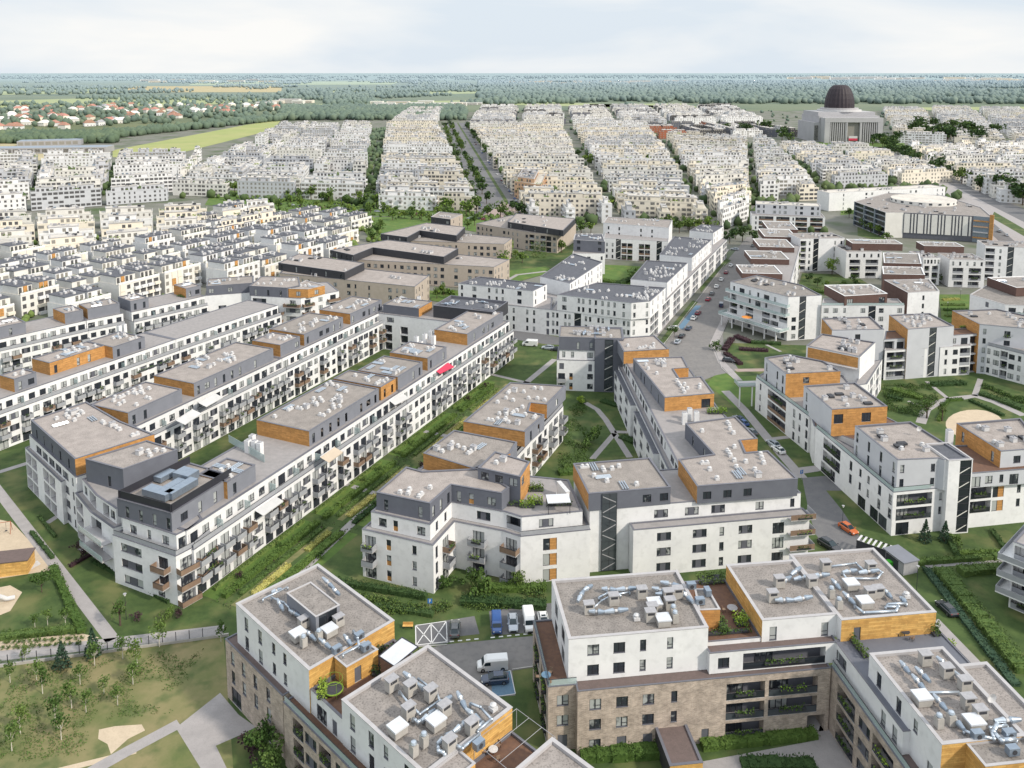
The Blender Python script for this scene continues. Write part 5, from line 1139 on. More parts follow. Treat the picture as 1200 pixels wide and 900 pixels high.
for (a, b_, yy0, yy1, n, hh) in ((930, 1080, 91.5, 93.5, 16, (18, 40)), (1100, 1200, 91.5, 97, 14, (14, 30)), (600, 800, 96, 99, 18, (10, 22)), (310, 360, 120, 123, 6, (8, 14)), (440, 560, 122, 126, 16, (7, 13)), (160, 330, 93, 97, 8, (10, 20))):
    for i in range(n):
        px = a + (b_ - a) * (i + HR.uniform(.1, .9)) / n; x, y = P(px, HR.uniform(yy0, yy1), 0); sc = y / 2500
        m = MB(); w, d, h = HR.uniform(14, 34) * max(1, sc), 14, HR.uniform(*hh); m.box(-w, w, -d, d, 0, h, HR.choice(('white', 'offwhite', 'cream')), None, 'cap', bottom=False)
        for f in range(int(h / 3.2)): m.box(-w * .9, w * .9, -d - .3, -d - .1, f * 3.2 + 1, f * 3.2 + 2.2, 'farglass', bottom=False)
        cnt += 1
        o = link('distant_block', m.mesh('block'), None, (x, y, 0)); tag(o, 'pale distant block, %s from the left, %s' % (ordw(i + 1), {930: 'beyond the forest right of the dome', 1100: 'at the right edge', 600: 'above the forest in the middle', 310: 'beyond the village', 440: 'behind the park woods', 160: 'at the far left'}[a]), 'building', 'pale distant blocks near the horizon')
# hangar roofs at the far left
for i, (x0, x1, y) in enumerate(((-20, 125, 181), (20, 95, 172))):
    A, B_ = P(x0, y, 0), P(x1, y - 2, 0); m = MB(); L_ = dist(A, B_); m.box(0, L_, 0, 30, 0, 7, 'ventgrey', None, 'steel2')
    for k in range(int(L_ / 8)): m.face([(k * 8 + 1, -.05, 1.5), (k * 8 + 7, -.05, 1.5), (k * 8 + 7, -.05, 5.5), (k * 8 + 1, -.05, 5.5)], 'farglass')
    o = link('long_shed', m.mesh('shed'), None, (A[0], A[1], 0), math.atan2(B_[1] - A[1], B_[0] - A[0])); tag(o, ('long low grey hall with a dark window band in front of the meadow', 'shorter grey hall on the sandy ground behind the long one')[i], 'hall')
# ================================================================== vegetation
TR_ = random.Random(3)
def crown_mesh(n, rx, rz, size, mt, seed, shape='round', mt2=None):
    r = random.Random(seed); m = MB()
    # a few limbs' worth of sub clumps give the uneven outline
    cl = [(Vector((r.gauss(0, .42) * rx, r.gauss(0, .42) * rx, rz + r.uniform(-.55, .75) * rz)), r.uniform(.32, .6)) for _ in range(11)]
    for i in range(n):
        if shape == 'cone':
            t = r.random() ** 1.3; z = t * 2 * rz; rad = rx * (1 - t) * r.uniform(.45, 1.05); a = r.uniform(0, 6.283); p = (rad * math.cos(a), rad * math.sin(a), z)
        elif shape == 'column':
            z = r.uniform(0, 2 * rz); rad = rx * min(1, (2 * rz - z) / rz + .15) * r.uniform(.3, 1); a = r.uniform(0, 6.283); p = (rad * math.cos(a), rad * math.sin(a), z)
        else:
            c, k = r.choice(cl); v = Vector((r.gauss(0, 1), r.gauss(0, 1), r.gauss(0, 1))).normalized() * r.uniform(.55, 1) ** .5
            p = c + Vector((v.x * rx * k, v.y * rx * k, v.z * rz * k * .9))
            if p.z < rz * .15: p.z = rz * .15 + r.random() * .4
        leaf_cloud(m, 1, lambda: p, size, mt if (mt2 is None or r.random() < .75) else mt2, r)
    return m.mesh('crown')
def trunk_mesh(h, r0, mt, top, seed):
    m = MB(); r = random.Random(seed)
    m.cyl((0, 0, 0), (0, 0, h), r0, mt, 7, r0 * .65)
    for i in range(4):
        a = i * 1.6 + r.random(); e = Vector((math.cos(a), math.sin(a), 1.3)) * top
        m.cyl((0, 0, h * .85), Vector((0, 0, h)) + e, r0 * .5, mt, 5, r0 * .15)
    m.cyl((0, 0, h), (0, 0, h + top * 1.6), r0 * .6, mt, 5, r0 * .15)
    return m.mesh('trunk')
CR = {}; 
for i in range(3):
    CR['big', i] = crown_mesh(900, 2.9, 2.3, .55, 'leaf', i, mt2='leafmid'); CR['bright', i] = crown_mesh(800, 2.7, 2.2, .5, 'leaflight', 10 + i, mt2='leafmid')
    CR['small', i] = crown_mesh(260, 1.0, 1.1, .34, 'leaf', 20 + i, mt2='leafmid'); CR['far', i] = crown_mesh(260, 3.2, 2.6, 1.25, 'leaf', 30 + i, mt2='leafmid')
    CR['farbright', i] = crown_mesh(260, 3.0, 2.5, 1.2, 'leafmid', 40 + i, mt2='leaflight'); CR['fardark', i] = crown_mesh(300, 3.4, 2.9, 1.4, 'leafdark', 50 + i, mt2='leaf')
    CR['shrub', i] = crown_mesh(260, .95, .75, .3, 'leaf', 60 + i, mt2='leafmid'); CR['purple', i] = crown_mesh(240, .95, .75, .3, 'leafpurple', 70 + i); CR['ylw', i] = crown_mesh(200, .9, .6, .3, 'leaflight', 80 + i)
    CR['conifer', i] = crown_mesh(520, 1.3, 2.1, .4, 'leafblue', 90 + i, 'cone'); CR['column', i] = crown_mesh(380, .7, 2.2, .36, 'leafdark', 95 + i, 'column', 'leaf')
TK = {'w': trunk_mesh(1.5, .07, 'whitebark', .5, 1), 'b': trunk_mesh(2.0, .16, 'bark', 1.1, 2), 'f': trunk_mesh(2.6, .28, 'bark', 1.3, 3)}
def tree(kind, x, y, sc, label, cat='tree', group=None, trunk='b', name=None, z0=0, th=None):
    nm = name or {'conifer': 'conifer_tree', 'shrub': 'shrub', 'purple': 'shrub', 'ylw': 'shrub', 'column': 'columnar_tree'}.get(kind, 'tree')
    o = emp(nm, (x, y, z0), TR_.uniform(0, 6)); tag(o, label, cat, group); o.scale = (sc, sc, sc * TR_.uniform(.9, 1.12))
    hgt = {'b': 1.6, 'w': 1.2, 'f': 2.3}[trunk]
    low = kind in ('shrub', 'purple', 'ylw', 'conifer', 'column')
    link('crown', CR[kind, TR_.randrange(3)], o, (0, 0, .1 if low else hgt), TR_.uniform(0, 6))
    if not low or kind == 'conifer': link('trunk', TK[trunk], o, (0, 0, 0), 0, (1, 1, .25 if low else 1))
    return o
def trees_px(kind, pts, sc, lab, group, trunk='b', z=0, cat='tree'):
    for i, (px, py) in enumerate(pts):
        x, y = P(px, py, z); tree(kind, x, y, sc * TR_.uniform(.82, 1.2), lab % ordw(i + 1) if '%s' in lab else lab, cat, group, trunk, z0=z)
# young trees in the grass, lower left (white protected stems)
trees_px('small', ((43, 797), (50, 813), (94, 802), (111, 780), (122, 813), (144, 772), (161, 782), (156, 802), (101, 835), (65, 847), (72, 867), (138, 827), (187, 758), (24, 860), (12, 800), (30, 775), (84, 830), (14, 880)), 1.05,
         'young tree with white painted stem in the rough grass at the lower left, %s planted', 'young trees in the rough grass', 'w')
trees_px('conifer', ((73, 783), (109, 768)), 1.0, 'slender dark young conifer by the concrete fence, %s from the left', 'conifers by the fence')
trees_px('small', ((41, 735), (56, 733), (77, 735), (259, 752)), .9, 'small dark sapling on the playground lawn or by the fence, %s from the left', 'saplings by the playground', 'w')
for x, y, k, s, lab in ((49, 694, 'big', .62, 'round bushy green tree beside the checked paving of the playground'), (141, 733, 'small', 1.25, 'thin light green young tree with stake in the lawn in front of the corner building'), (161, 727, 'purple', 1.0, 'dark purple bush in the lawn in front of the corner building'),
                     (196, 727, 'shrub', 1.2, 'light green bush by the corner garden'), (210, 722, 'purple', .9, 'purple leaved bush at the tip of the corner garden'), (98, 652, 'purple', 1.1, 'purple bush in the hedge beside the playground path'),
                     (91, 642, 'purple', .9, 'smaller purple bush farther along the hedge beside the playground path'), (292, 884, 'purple', 1.7, 'large dark purple bush against the brick shopfront'), (308, 890, 'big', .75, 'leafy green bush beside the purple one at the brick shopfront'),
                     (322, 905, 'big', .8, 'green bush at the bottom edge before the brick wall'), (223, 520, 'big', .9, 'bright tree in the narrow court between the two long rows'), (238, 515, 'shrub', 2.2, 'low green bush in the narrow court between the rows'),
                     (975, 322, 'bright', 1.25, 'large bright yellow green tree in the garden of the brown penthouse complex'), (1108, 332, 'big', .8, 'round clipped tree before the white terrace, near the hedge garden'), (838, 410, 'shrub', 2.2, 'clipped ball shaped bush in the street corner lawn'),
                     (553, 690, 'big', .6, 'green bush under the balconies at the parking lot, left one'), (524, 690, 'shrub', 2.0, 'dark bush at the foot of the projecting white corner'), (566, 700, 'shrub', 2.4, 'broad bush behind the blue parking sign'), (607, 688, 'big', .55, 'green bush under the balconies at the parking lot, right one'),
                     (1084, 634, 'conifer', 1.15, 'small fir tree left of the pair in front of the white corner building'), (1107, 634, 'conifer', 1.1, 'small fir tree right of the pair in front of the white corner building'), (1122, 640, 'shrub', 1.3, 'round bush beside the firs'),
                     (680, 474, 'ylw', 1.6, 'small lime green bush by the door of the dark grey tower'), (694, 518, 'shrub', 2.3, 'broad low green bush on the central lawn'), (688, 526, 'shrub', 1.6, 'smaller green bush on the central lawn near the path fork'), (742, 500, 'column', 1.3, 'slender dark tree against the white stepped wing, left one'), (748, 512, 'column', 1.3, 'slender dark tree against the white stepped wing, second one'), (784, 543, 'column', 1.1, 'slender dark tree in the corner by the glazed stair block'),
                     (790, 395, 'big', .6, 'small round tree at the street corner beside the orange clad roof'), (1086, 490, 'small', 1.5, 'thin dark tree beside the sandpit'), (1104, 493, 'small', 1.3, 'thin small tree at the near edge of the sandpit')):
    X, Y = P(x, y, 0); tree(k, X, Y, s, lab, 'bush' if k in ('shrub', 'purple', 'ylw') or 'bush' in lab else 'tree', None)
# trees of the green strip and the avenues
pts = [(P(x, y, 0)) for x, y in [(250 + i * 14 + TR_.uniform(-5, 5), 226 + (i * 14) * .085 + TR_.uniform(-3, 3)) for i in range(25)]]
for i, (x, y) in enumerate(pts): tree(TR_.choice(('far', 'farbright')), x, y, TR_.uniform(1, 1.5), 'tree on the far side of the park strip, %s from the left' % ordw(i + 1), 'tree', 'trees of the park strip', 'f')
pts = [(330 + i * 9 + TR_.uniform(-5, 5), 243 + i * .6 + TR_.uniform(-4, 6)) for i in range(24)]
for i, (a, c) in enumerate(pts): x, y = P(a, c, 0); tree(TR_.choice(('far', 'farbright', 'farbright')), x, y, TR_.uniform(.6, 1.1), 'smaller tree on the near side of the park strip, %s from the left' % ordw(i + 1), 'tree', 'trees of the park strip', 'f')
pts = [(612 + i * 11.5, 273 + TR_.uniform(-2, 2)) for i in range(20)]
for i, (a, c) in enumerate(pts):
    if a > 700 and a < 735: continue
    x, y = P(a, c, 0); tree(TR_.choice(('farbright', 'far')), x, y, TR_.uniform(.9, 1.3), 'street tree in front of the cream blocks right of the avenue, %s from the left' % ordw(i + 1), 'tree', 'street trees before the cream blocks', 'f')
i = 0
for t in range(38):
    y = 560 + t * 24; 
    for off in (-25, -14, 14, 26):
        if TR_.random() < .35 or y > 1500 and TR_.random() < .5: continue
        x = -4 + off - max(0, y - 600) * .104
        i += 1; tree(TR_.choice(('far', 'fardark', 'far')), x, y, TR_.uniform(1, 1.5), 'avenue tree, %s counted going away from the viewer along the main avenue' % ordw(i), 'tree', 'trees of the main avenue', 'f')
i = 0
for t in range(44):
    y = 560 + t * 13.2; x = 352 + (y - 560) * .235 + TR_.uniform(-3, 24)
    i += 1; tree(TR_.choice(('far', 'fardark', 'fardark')), x, y, TR_.uniform(1.2, 2.0), 'boulevard tree in the dense belt left of the right hand quarter, %s going away' % ordw(i), 'tree', 'trees of the boulevard belt', 'f')
for i, (a, c) in enumerate(((600, 247), (607, 252), (615, 256), (602, 262), (612, 268), (622, 262), (435, 232), (441, 240), (430, 244), (820, 262), (806, 268), (870, 283), (862, 280), (855, 285), (884, 284), (1003, 262), (1012, 268), (1020, 272), (1030, 276), (1040, 282), (995, 255), (760, 196), (768, 200), (780, 198), (684, 190), (690, 196), (676, 186),
                            (186, 186), (194, 188), (202, 186), (1000, 330), (948, 330), (958, 335), (968, 338), (990, 338), (1003, 336))):
    x, y = P(a, c, 0); tree(TR_.choice(('far', 'farbright', 'fardark')), x, y, TR_.uniform(.7, 1.1) * (1.6 if c < 200 else 1 if c < 300 else .5), 'courtyard tree among the middle distance blocks, %s in a scattered set' % ordw(i + 1), 'tree', 'scattered courtyard trees', 'f')
for i in range(34):
    a = TR_.uniform(850, 1150); c = TR_.uniform(152, 170)
    if 925 < a < 1040: a += 130
    x, y = P(a, c, 0); tree('fardark', x, y, TR_.uniform(1.8, 3), 'dark park tree near the domed church, %s in the group' % ordw(i + 1), 'tree', 'park trees round the church', 'f')
# creepers on beige end walls
def creeper(px, py, w, h, ang, lab, z=0):
    x, y = P(px, py, 0); m = MB(); r = random.Random(px)
    leaf_cloud(m, int(w * h * 9), lambda: (r.uniform(0, w), r.uniform(-.35, -.05), r.uniform(0, h) * (1 - .25 * r.random())), .55, 'leaflight' if 'bright' in lab else 'leaf', r)
    o = link('creeper', m.mesh('creeper'), None, (x, y, 0), R(ang)); tag(o, lab, 'climbing plant')
creeper(622, 302, 8, 9.5, -5, 'tall green creeper covering part of the farthest beige wall')
creeper(581, 325, 13, 9, 62, 'bright green creeper covering the end wall of the second beige block')
creeper(592, 303, 10, 9, 66, 'bright green creeper on the end wall of the third beige block')
# hedges and planting strips
HG = random.Random(9)
def hedge(a, b_, w, h, mt, label, cat='hedge', name='hedge', world=False, dens=17, size=.34, z=0):
    A, B_ = (a, b_) if world else (P(*a, z), P(*b_, z)); L_ = dist(A, B_); m = MB()
    for k in range(int(L_ / 1.1) + 1):  # solid but lumpy inner body
        s = HG.uniform(.8, 1.1); m.box(k * 1.1, min(L_, k * 1.1 + 1.1), -w / 2 * .8 * s, w / 2 * .8 * s, 0, h * .78 * s, mt, bottom=False)
    leaf_cloud(m, int(L_ * w * dens + L_ * h * dens * 1.3), lambda: (HG.uniform(-.1, L_ + .1), HG.uniform(-w / 2, w / 2) * 1.05, h * HG.uniform(.1, 1.12) ** .6), size, mt, HG)
    o = link(name, m.mesh('hedge'), None, (A[0], A[1], z), math.atan2(B_[1] - A[1], B_[0] - A[0])); tag(o, label, cat); return o
c65, s65 = math.cos(R(65.6)), math.sin(R(65.6))
def wl(u, v): return (-59.6 + c65 * u + s65 * v, 143.2 + s65 * u - c65 * v)    # u along the front row, v out from its facade
for i, (u0, u1) in enumerate(((2, 30), (32, 60), (64, 92), (95, 116))):
    n_ = ('nearest', 'second', 'third', 'farthest')[i]
    hedge(wl(u0, 6.3), wl(u1, 6.3), 1.5, 1.1, 'leaf', 'dark clipped hedge along the private gardens of the front row, %s stretch' % n_, world=True)
    hedge(wl(u0 + 2, 8.4), wl(u1 - 1, 8.4), 1.0, .6, 'leafmid', 'low mid green hedge in the garden strip beside the front row, %s stretch' % n_, world=True)
    hedge(wl(u0 + 3, 10.6), wl(u0 + 3 + (u1 - u0) * .36, 10.6), 1.5, .55, 'leafyellow', 'pale yellow flowering bed in the %s garden strip, near bed' % n_, 'flower bed', 'flower_bed', True, 26)
    hedge(wl(u0 + 4 + (u1 - u0) * .52, 10.6), wl(u1 - 2, 10.6), 1.5, .55, 'leafyellow', 'pale yellow flowering bed in the %s garden strip, far bed' % n_, 'flower bed', 'flower_bed', True, 26)
    hedge(wl(u0 + 1, 13.2), wl(u1 - 1, 13.2), 1.6, .7, 'leafdark' if i % 2 else 'leaf', 'broad dark shrub planting beside the central path, %s stretch' % n_, world=True)
    hedge(wl(u0 + 1, 3.2), wl(u1 - 1, 3.2), .6, .8, 'leafmid', 'thin hedge dividing the patios of the front row, %s stretch' % n_, world=True)
for j in range(26): x, y = wl(HG.uniform(0, 115), HG.choice((4.6, 13.2, 14.6))); tree(HG.choice(('shrub', 'shrub', 'purple')), x, y, HG.uniform(.6, 1.0), 'small shrub in the garden strips between the front row and the centre block, %s' % ordw(j + 1), 'bush', 'shrubs of the garden strips')
for a, b_, w, h, mt, lab in (((108, 658), (198, 707), .9, .7, 'leafdark', 'curving dark hedge in the lawn before the corner building, upper part'), ((37, 625), (62, 655), .9, .7, 'leafdark', 'short hedge beside the playground path, left of the wooden hut'),
        ((62, 665), (96, 742), 1.6, .9, 'leaf', 'rounded hedge edging the playground mound on its right'), ((0, 748), (92, 737), 1.6, .8, 'leafmid', 'hedge edging the playground mound at its foot'),
        ((0, 778), (0.1, 776), .5, .5, 'leaf', 'tiny hedge stub at the left edge'), ((46, 606), (65, 590 + 40), .7, .6, 'leafdark', 'low hedge crossing the lawn by the block entrance'),
        ((82, 665), (108, 650), .8, .7, 'leafpurple', 'purple planting strip by the middle entrance path'), ((392, 684), (500, 702), 1.6, 1.3, 'leafdark', 'long dark hedge below the centre block facade'),
        ((440, 712), (508, 722), 1.4, .9, 'leafdark', 'dark hedge behind the striped parking bays'), ((540, 706), (640, 712), 2.6, 1.3, 'leafdark', 'thick dark shrub belt behind the parked cars'),
        ((560, 692), (640, 690), 2.4, 1.2, 'leaf', 'green shrub belt below the corner balconies'), ((680, 889), (776, 884), 2.6, 1.5, 'leaf', 'green hedge in front of the brick wall left of the shed'), ((822, 876), (956, 862), 2.2, 1.1, 'leaf', 'trimmed hedge along the courtyard brick wall'),
        ((868, 896), (955, 897), 2.5, .8, 'leafdark', 'hedge at the bottom edge of the courtyard'), ((742, 541), (785, 537), 1, .7, 'leafdark', 'hedge at the back of the stair block roof corner'),
        ((1103, 671), (1200, 790), 3.4, 1.5, 'leafmid', 'long broad olive hedge running down the right hand lawn'), ((1085, 668), (1190, 805), 1.8, .7, 'leafblue', 'low bluish hedge beside the olive one'), ((1125, 673), (1196, 666), 2.6, 1.5, 'leafmid', 'olive hedge crossing below the right edge garden'),
        ((1060, 662), (1200, 652), 1.6, 1.1, 'leafmid', 'hedge with a thin fence between the two right hand lawns'), ((1118, 650), (1180, 648), 1.2, .8, 'leaf', 'green garden hedge before the white corner building, right'), ((1109, 628), (1122, 655), 1.2, 1, 'leafdark', 'short hedge beside the fir trees'), ((1162, 622), (1180, 648), 1.1, .8, 'leafdark', 'hedge between patios at the right'),
        ((868, 428), (850, 415), 2, 1.1, 'leafpurple', 'purple hedge at the street corner lawn'), ((849, 411), (858, 398), 2.4, 1.1, 'leafpurple', 'purple hedge climbing along the sidewalk'), ((862, 395), (880, 402), 2.5, 1.1, 'leafpurple', 'purple hedge under the raised balcony'), ((866, 410), (900, 412), 2.2, 1.0, 'leafpurple', 'purple bed in the middle of the corner lawn'), ((880, 402), (915, 404), 2.2, 1.0, 'leafdark', 'dark shrub bed under the raised balcony'),
        ((1105, 478), (1112, 470), 1.2, .8, 'leaf', 'curved hedge beside the sandpit, left end'), ((1100, 494), (1106, 480), 1.2, .8, 'leaf', 'curved hedge left of the sandpit'), ((1112, 470), (1128, 469), 1.2, .8, 'leaf', 'curved hedge above the sandpit'), ((1136, 470), (1176, 488), 1.2, .8, 'leafdark', 'curved hedge right of the sandpit'),
        ((1046, 458), (1080, 468), 3, 1.2, 'leaf', 'flowering hedge band before the stair slot block'), ((1040, 466), (1058, 470), 2, 1, 'leafdark', 'dark hedge at the courtyard corner'), ((1150, 462), (1200, 480), 3.5, 1, 'leafdark', 'dark hedge band before the right edge block'), ((1092, 452), (1130, 450), 3, 1, 'leafdark', 'hedge before the right projecting bay'),
        ((1104, 358), (1130, 358), 2, .8, 'leafmid', 'first curved row of the hedge garden'), ((1106, 364), (1134, 364), 2, .8, 'leaf', 'second curved row of the hedge garden'), ((1108, 371), (1128, 370), 2, .8, 'leafmid', 'third curved row of the hedge garden'), ((1105, 352), (1124, 351), 2, .8, 'leafyellow', 'yellow flowering row of the hedge garden'),
        ((940, 340), (985, 346), 3, 1.3, 'leaf', 'garden hedge below the large bright tree'), ((706, 330), (726, 334), 3, 1.6, 'leaf', 'shrubs at the left of the bright green court'), ((720, 336), (750, 325), 3, 1.8, 'leafdark', 'dark shrubs in the bright green court'), ((512, 343), (535, 345), 4, 1.5, 'leafmid', 'shrubs between the beige and the white blocks'),
        ((745, 478), (800, 540), 1.2, .9, 'leafdark', 'hedge along the foot of the stepped wing'), ((705, 470), (742, 482), 2.6, .6, 'leafdark', 'dark ground planting right of the curved path'), ((728, 512), (770, 530), 3, .6, 'leafdark', 'dark planting by the bench in the central lawn'), ((655, 556), (690, 552), 2.5, 1.1, 'leaf', 'shrub bed between the lawn and the roof garden'),
        ((660, 548), (700, 542), 1.6, .8, 'leafmid', 'low hedge at the lawn end'), ((596, 600), (640, 602), .01, .01, 'leaf', '')):
    if lab: hedge(a, b_, w, h, mt, lab)
# roof garden greenery
def rg(px, py, z, w, d, h, mt, lab, ang=0):
    x, y = P(px, py, z); m = MB(); r = random.Random(px * 3 + py); leaf_cloud(m, int(w * d * h * 38) + 25, lambda: (r.uniform(-w / 2, w / 2), r.uniform(-d / 2, d / 2), r.uniform(.1, h) * r.uniform(.6, 1)), .33, mt, r)
    m.box(-w / 2 * .9, w / 2 * .9, -d / 2 * .8, d / 2 * .8, 0, .3, 'char'); o = link('roof_planting', m.mesh('planting'), None, (x, y, z), R(ang)); tag(o, lab, 'plants')
for a in ((627, 590, 12.7, 3, 1.6, 2.0, 'leaflight', 'lime green bush on the roof terrace of the central corner, left of the pavilion'), (618, 594, 12.7, 3, 1.2, 1.6, 'leaflight', 'lime green bush at the rim of the central corner terrace'), (655, 592, 12.7, 5, 1, 1.2, 'leaf', 'clipped hedge on the roof terrace beside the pavilion'), (628, 574, 12.7, 3, 2, 1.5, 'leaf', 'dark shrubs on the roof terrace behind the pavilion'),
          (600, 592, 12.8, 4, .8, .9, 'leaf', 'low hedge in front of the orange terrace wall'), (272, 560, 12.9, 3.2, 2, 2, 'leaflight', 'yellow green roof shrubs before the orange clad box of the front row'), (840, 484, 12.7, 5, 1.6, 1.8, 'leaflight', 'bright plants on the roof terrace of the long grey wing'),
          (822, 722, 13.4, 3, 5, 1.4, 'leaf', 'shrubs on the left side of the roof garden between the two big roofs'), (868, 730, 13.4, 2, 2, 2, 'leaflight', 'bright green bush in the roof garden between the two big roofs'), (850, 742, 13.4, 8, .8, .9, 'leaf', 'hedge along the front rim of the roof garden'), (846, 735, 13.4, 1.5, 4, 1.4, 'leafmid', 'loose shrubs in the middle of the roof garden'), (835, 680, 13.4, 5, 2.6, 1.2, 'leafmid', 'yellowish shrubs at the back of the roof garden'),
          (1006, 760, 13.15, .9, 5, 1.4, 'leaf', 'narrow green hedge on the dark terrace beside the yellow wood wall'), (1035, 742, 13.15, 2.5, 1.5, 1.8, 'leafdark', 'dark round shrubs before the yellow wood wall, left'), (1048, 742, 13.15, 1.5, 1.3, 1.4, 'leafmid', 'flowering shrub before the yellow wood wall, middle'), (1094, 741, 13.15, 1.2, 2.4, 2.2, 'leaf', 'climber at the right corner of the yellow wood wall'), (1110, 758, 10.1, 2.4, 1, 1.2, 'leaflight', 'bright shrubs on the edge beside the lower roof'),
          (378, 812, 13.0, 1.2, 3.2, 1.5, 'leaflight', 'bright shrubs beside the green trampoline on the left roof terrace'), (441, 790, 12.9, 1.2, 1, 1.5, 'leafdark', 'dark potted bush beside the wooden door box'), (452, 764, 12.9, 2.4, .8, 1.4, 'leafdark', 'dark hedge along the yellow gable terrace'),
          (180, 430, 12.7, 12, .8, .6, 'leaf', 'thin green hedge on the rim of the third row roof terrace'), (145, 397, 12.7, 5, 3, 1.6, 'leaf', 'planted trough on the roof of the third row'), (222, 345, 12.7, 9, 4, .9, 'leaf', 'green roof garden at the far end of the fourth row'), (467, 360, 12.7, 8, 3, 1.2, 'leaf', 'roof terrace garden beside the white umbrella'), (1190, 395, 12.7, 8, 2, 1.2, 'leaf', 'hanging roof planting at the right edge block'), (1130, 376 + 8, 12.7, 3, 1, 1, 'leaflight', 'yellow plants on the terrace of the right edge block')):
    rg(*a, ang=W if a[0] in (180, 145, 222) else AX if a[1] > 650 else 0)
# woods and far forest: uncountable, one object each
def wood(name, label, n, sampler, size, seed=1, cat='forest', mt='forest', flat=1.1):
    r = np.random.default_rng(seed); 
    bm = bmesh.new(); bmesh.ops.create_icosphere(bm, subdivisions=1, radius=1); base = np.array([v.co[:] for v in bm.verts]); fc = np.array([[v.index for v in f.verts] for f in bm.faces]); bm.free()
    V = []; Fs = []
    rr = random.Random(seed); k = 0; nb = len(base)
    for i in range(n):
        x, y = sampler(rr); s = size * rr.uniform(.6, 1.25) 
        v = base * (1 + r.uniform(-.28, .28, (nb, 1))) * np.array([s, s, s * flat]) + np.array([x, y, s * .7 * flat]); V.append(v); Fs.append(fc + k * nb); k += 1
    V = np.concatenate(V); Fs = np.concatenate(Fs); me = bpy.data.meshes.new(name)
    me.vertices.add(len(V)); me.vertices.foreach_set('co', V.ravel()); me.loops.add(Fs.size); me.loops.foreach_set('vertex_index', Fs.ravel().astype(np.int32)); me.polygons.add(len(Fs)); me.polygons.foreach_set('loop_start', np.arange(0, Fs.size, 3, dtype=np.int32))
    me.update(calc_edges=True); me.materials.append(M[mt]); o = link(name, me); tag(o, label, cat, None, 'stuff'); return o
TZ = [pp(0, *q) for q in (((436, 246), (380, 236), (425, 152), (452, 152)), ((200, 236), (430, 243), (437, 152), (330, 152)), ((618, 262), (722, 264), (660, 150), (556, 150)), ((727, 266), (836, 272), (765, 150), (668, 150)), ((846, 272), (968, 276), (880, 168), (775, 165)), ((985, 238), (1140, 238), (1022, 182), (905, 180)), ((546, 149), (1240, 156), (1190, 130), (560, 129)), ((0, 240), (196, 226), (200, 190), (-20, 200)))]
def tsamp(r):
    q = r.choice(TZ); s_, t = r.random(), r.random(); return lerp(lerp(q[0], q[1], s_), lerp(q[3], q[2], s_), t)
def band(x0, x1, y0, y1, clump=0.0, f=.004, skew=0):
    def s(r):
        for _ in range(40):
            a = r.uniform(x0, x1); c = 1 / (1 / (y0 - 84.5) + r.random() * (1 / (y1 - 84.5) - 1 / (y0 - 84.5))) + 84.5 + skew * (a - x0)
            x, y = P(a, c, 0)
            if clump == 0 or noise.noise(Vector((x * f, y * f, 3.3))) > clump: return x, y
        return x, y
    return s
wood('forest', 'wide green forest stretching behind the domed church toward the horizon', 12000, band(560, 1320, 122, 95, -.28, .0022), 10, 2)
wood('woodland', 'dark woods with painted bluish haze in broken bands on the plain at the left', 3000, band(-120, 640, 118, 92, .2, .0016), 9, 3)
wood('woodland', 'strip of park woods behind the white quarters left of the avenue', 2200, band(330, 545, 141, 127), 7, 4)
wood('woodland', 'green belt of trees at the left edge in front of the village', 900, band(-60, 135, 168, 160), 6, 5)
wood('woodland', 'trees scattered between the village houses', 520, band(-20, 330, 152, 124, .0, .004, -.03), 6.5, 25)
wood('woodland', 'line of trees along the upper edge of the meadow', 520, band(95, 330, 166, 163, 0, 0, -.105), 6, 6)
wood('woodland', 'distant tree lines just under the horizon', 2600, band(-200, 1400, 92, 88.4, .06, .0005), 16, 8)
wood('woodland', 'broken hedgerows and woods on the middle plain behind the avenue', 2000, band(380, 900, 127, 104, .14, .002), 8, 9)
def cover(label, n, sampler, size, mts, h=.5, seed=1):
    r = random.Random(seed); m = MB()
    for _ in range(n):
        x, y = sampler(r)
        if noise.noise(Vector((x * .25, y * .25, 1.7))) < -.05: continue
        leaf_cloud(m, 3, lambda: (x + r.uniform(-.4, .4), y + r.uniform(-.4, .4), r.uniform(.02, h)), size, r.choice(mts), r)
    o = link('ground_cover', m.mesh('ground_cover')); tag(o, label, 'plants', None, 'stuff')
def inpoly(poly):
    q = pp(0, *poly); xs = [k[0] for k in q]; ys = [k[1] for k in q]
    def f(r):
        while 1:
            p = (r.uniform(min(xs), max(xs)), r.uniform(min(ys), max(ys)))
            if inside(p, q): return p
    return f
cover('patches of low weeds in the rough grass at the lower left', 2600, inpoly(((-10, 785), (240, 756), (200, 835), (110, 845), (95, 885), (-10, 895))), .26, ('leaf', 'leafmid', 'leafmid'), .2, 12)
cover('loose low planting between the garden hedges', 1300, lambda r: wl(r.uniform(0, 116), r.choice((r.uniform(5, 9.6), r.uniform(11.5, 15.2)))), .36, ('leafdark', 'leaf', 'leafmid', 'leafmid', 'leafpurple'), .8, 13)
cover('loose shrubs and perennials under the trees behind the parked cars', 2600, inpoly(((385, 690), (500, 712), (560, 700), (645, 690), (642, 712), (560, 716), (430, 722))), .36, ('leafdark', 'leaf', 'leafmid'), .9, 14)
cover('loose planting over the central lawn borders', 1800, inpoly(((652, 560), (664, 480), (686, 468), (690, 545))), .34, ('leaf', 'leafmid', 'leafmid'), .4, 15)
cover('loose planting of the sandpit garden', 3200, inpoly(((1036, 452), (1090, 450), (1100, 470), (1078, 490), (1034, 480))), .36, ('leafdark', 'leaf', 'leafmid'), .7, 16)
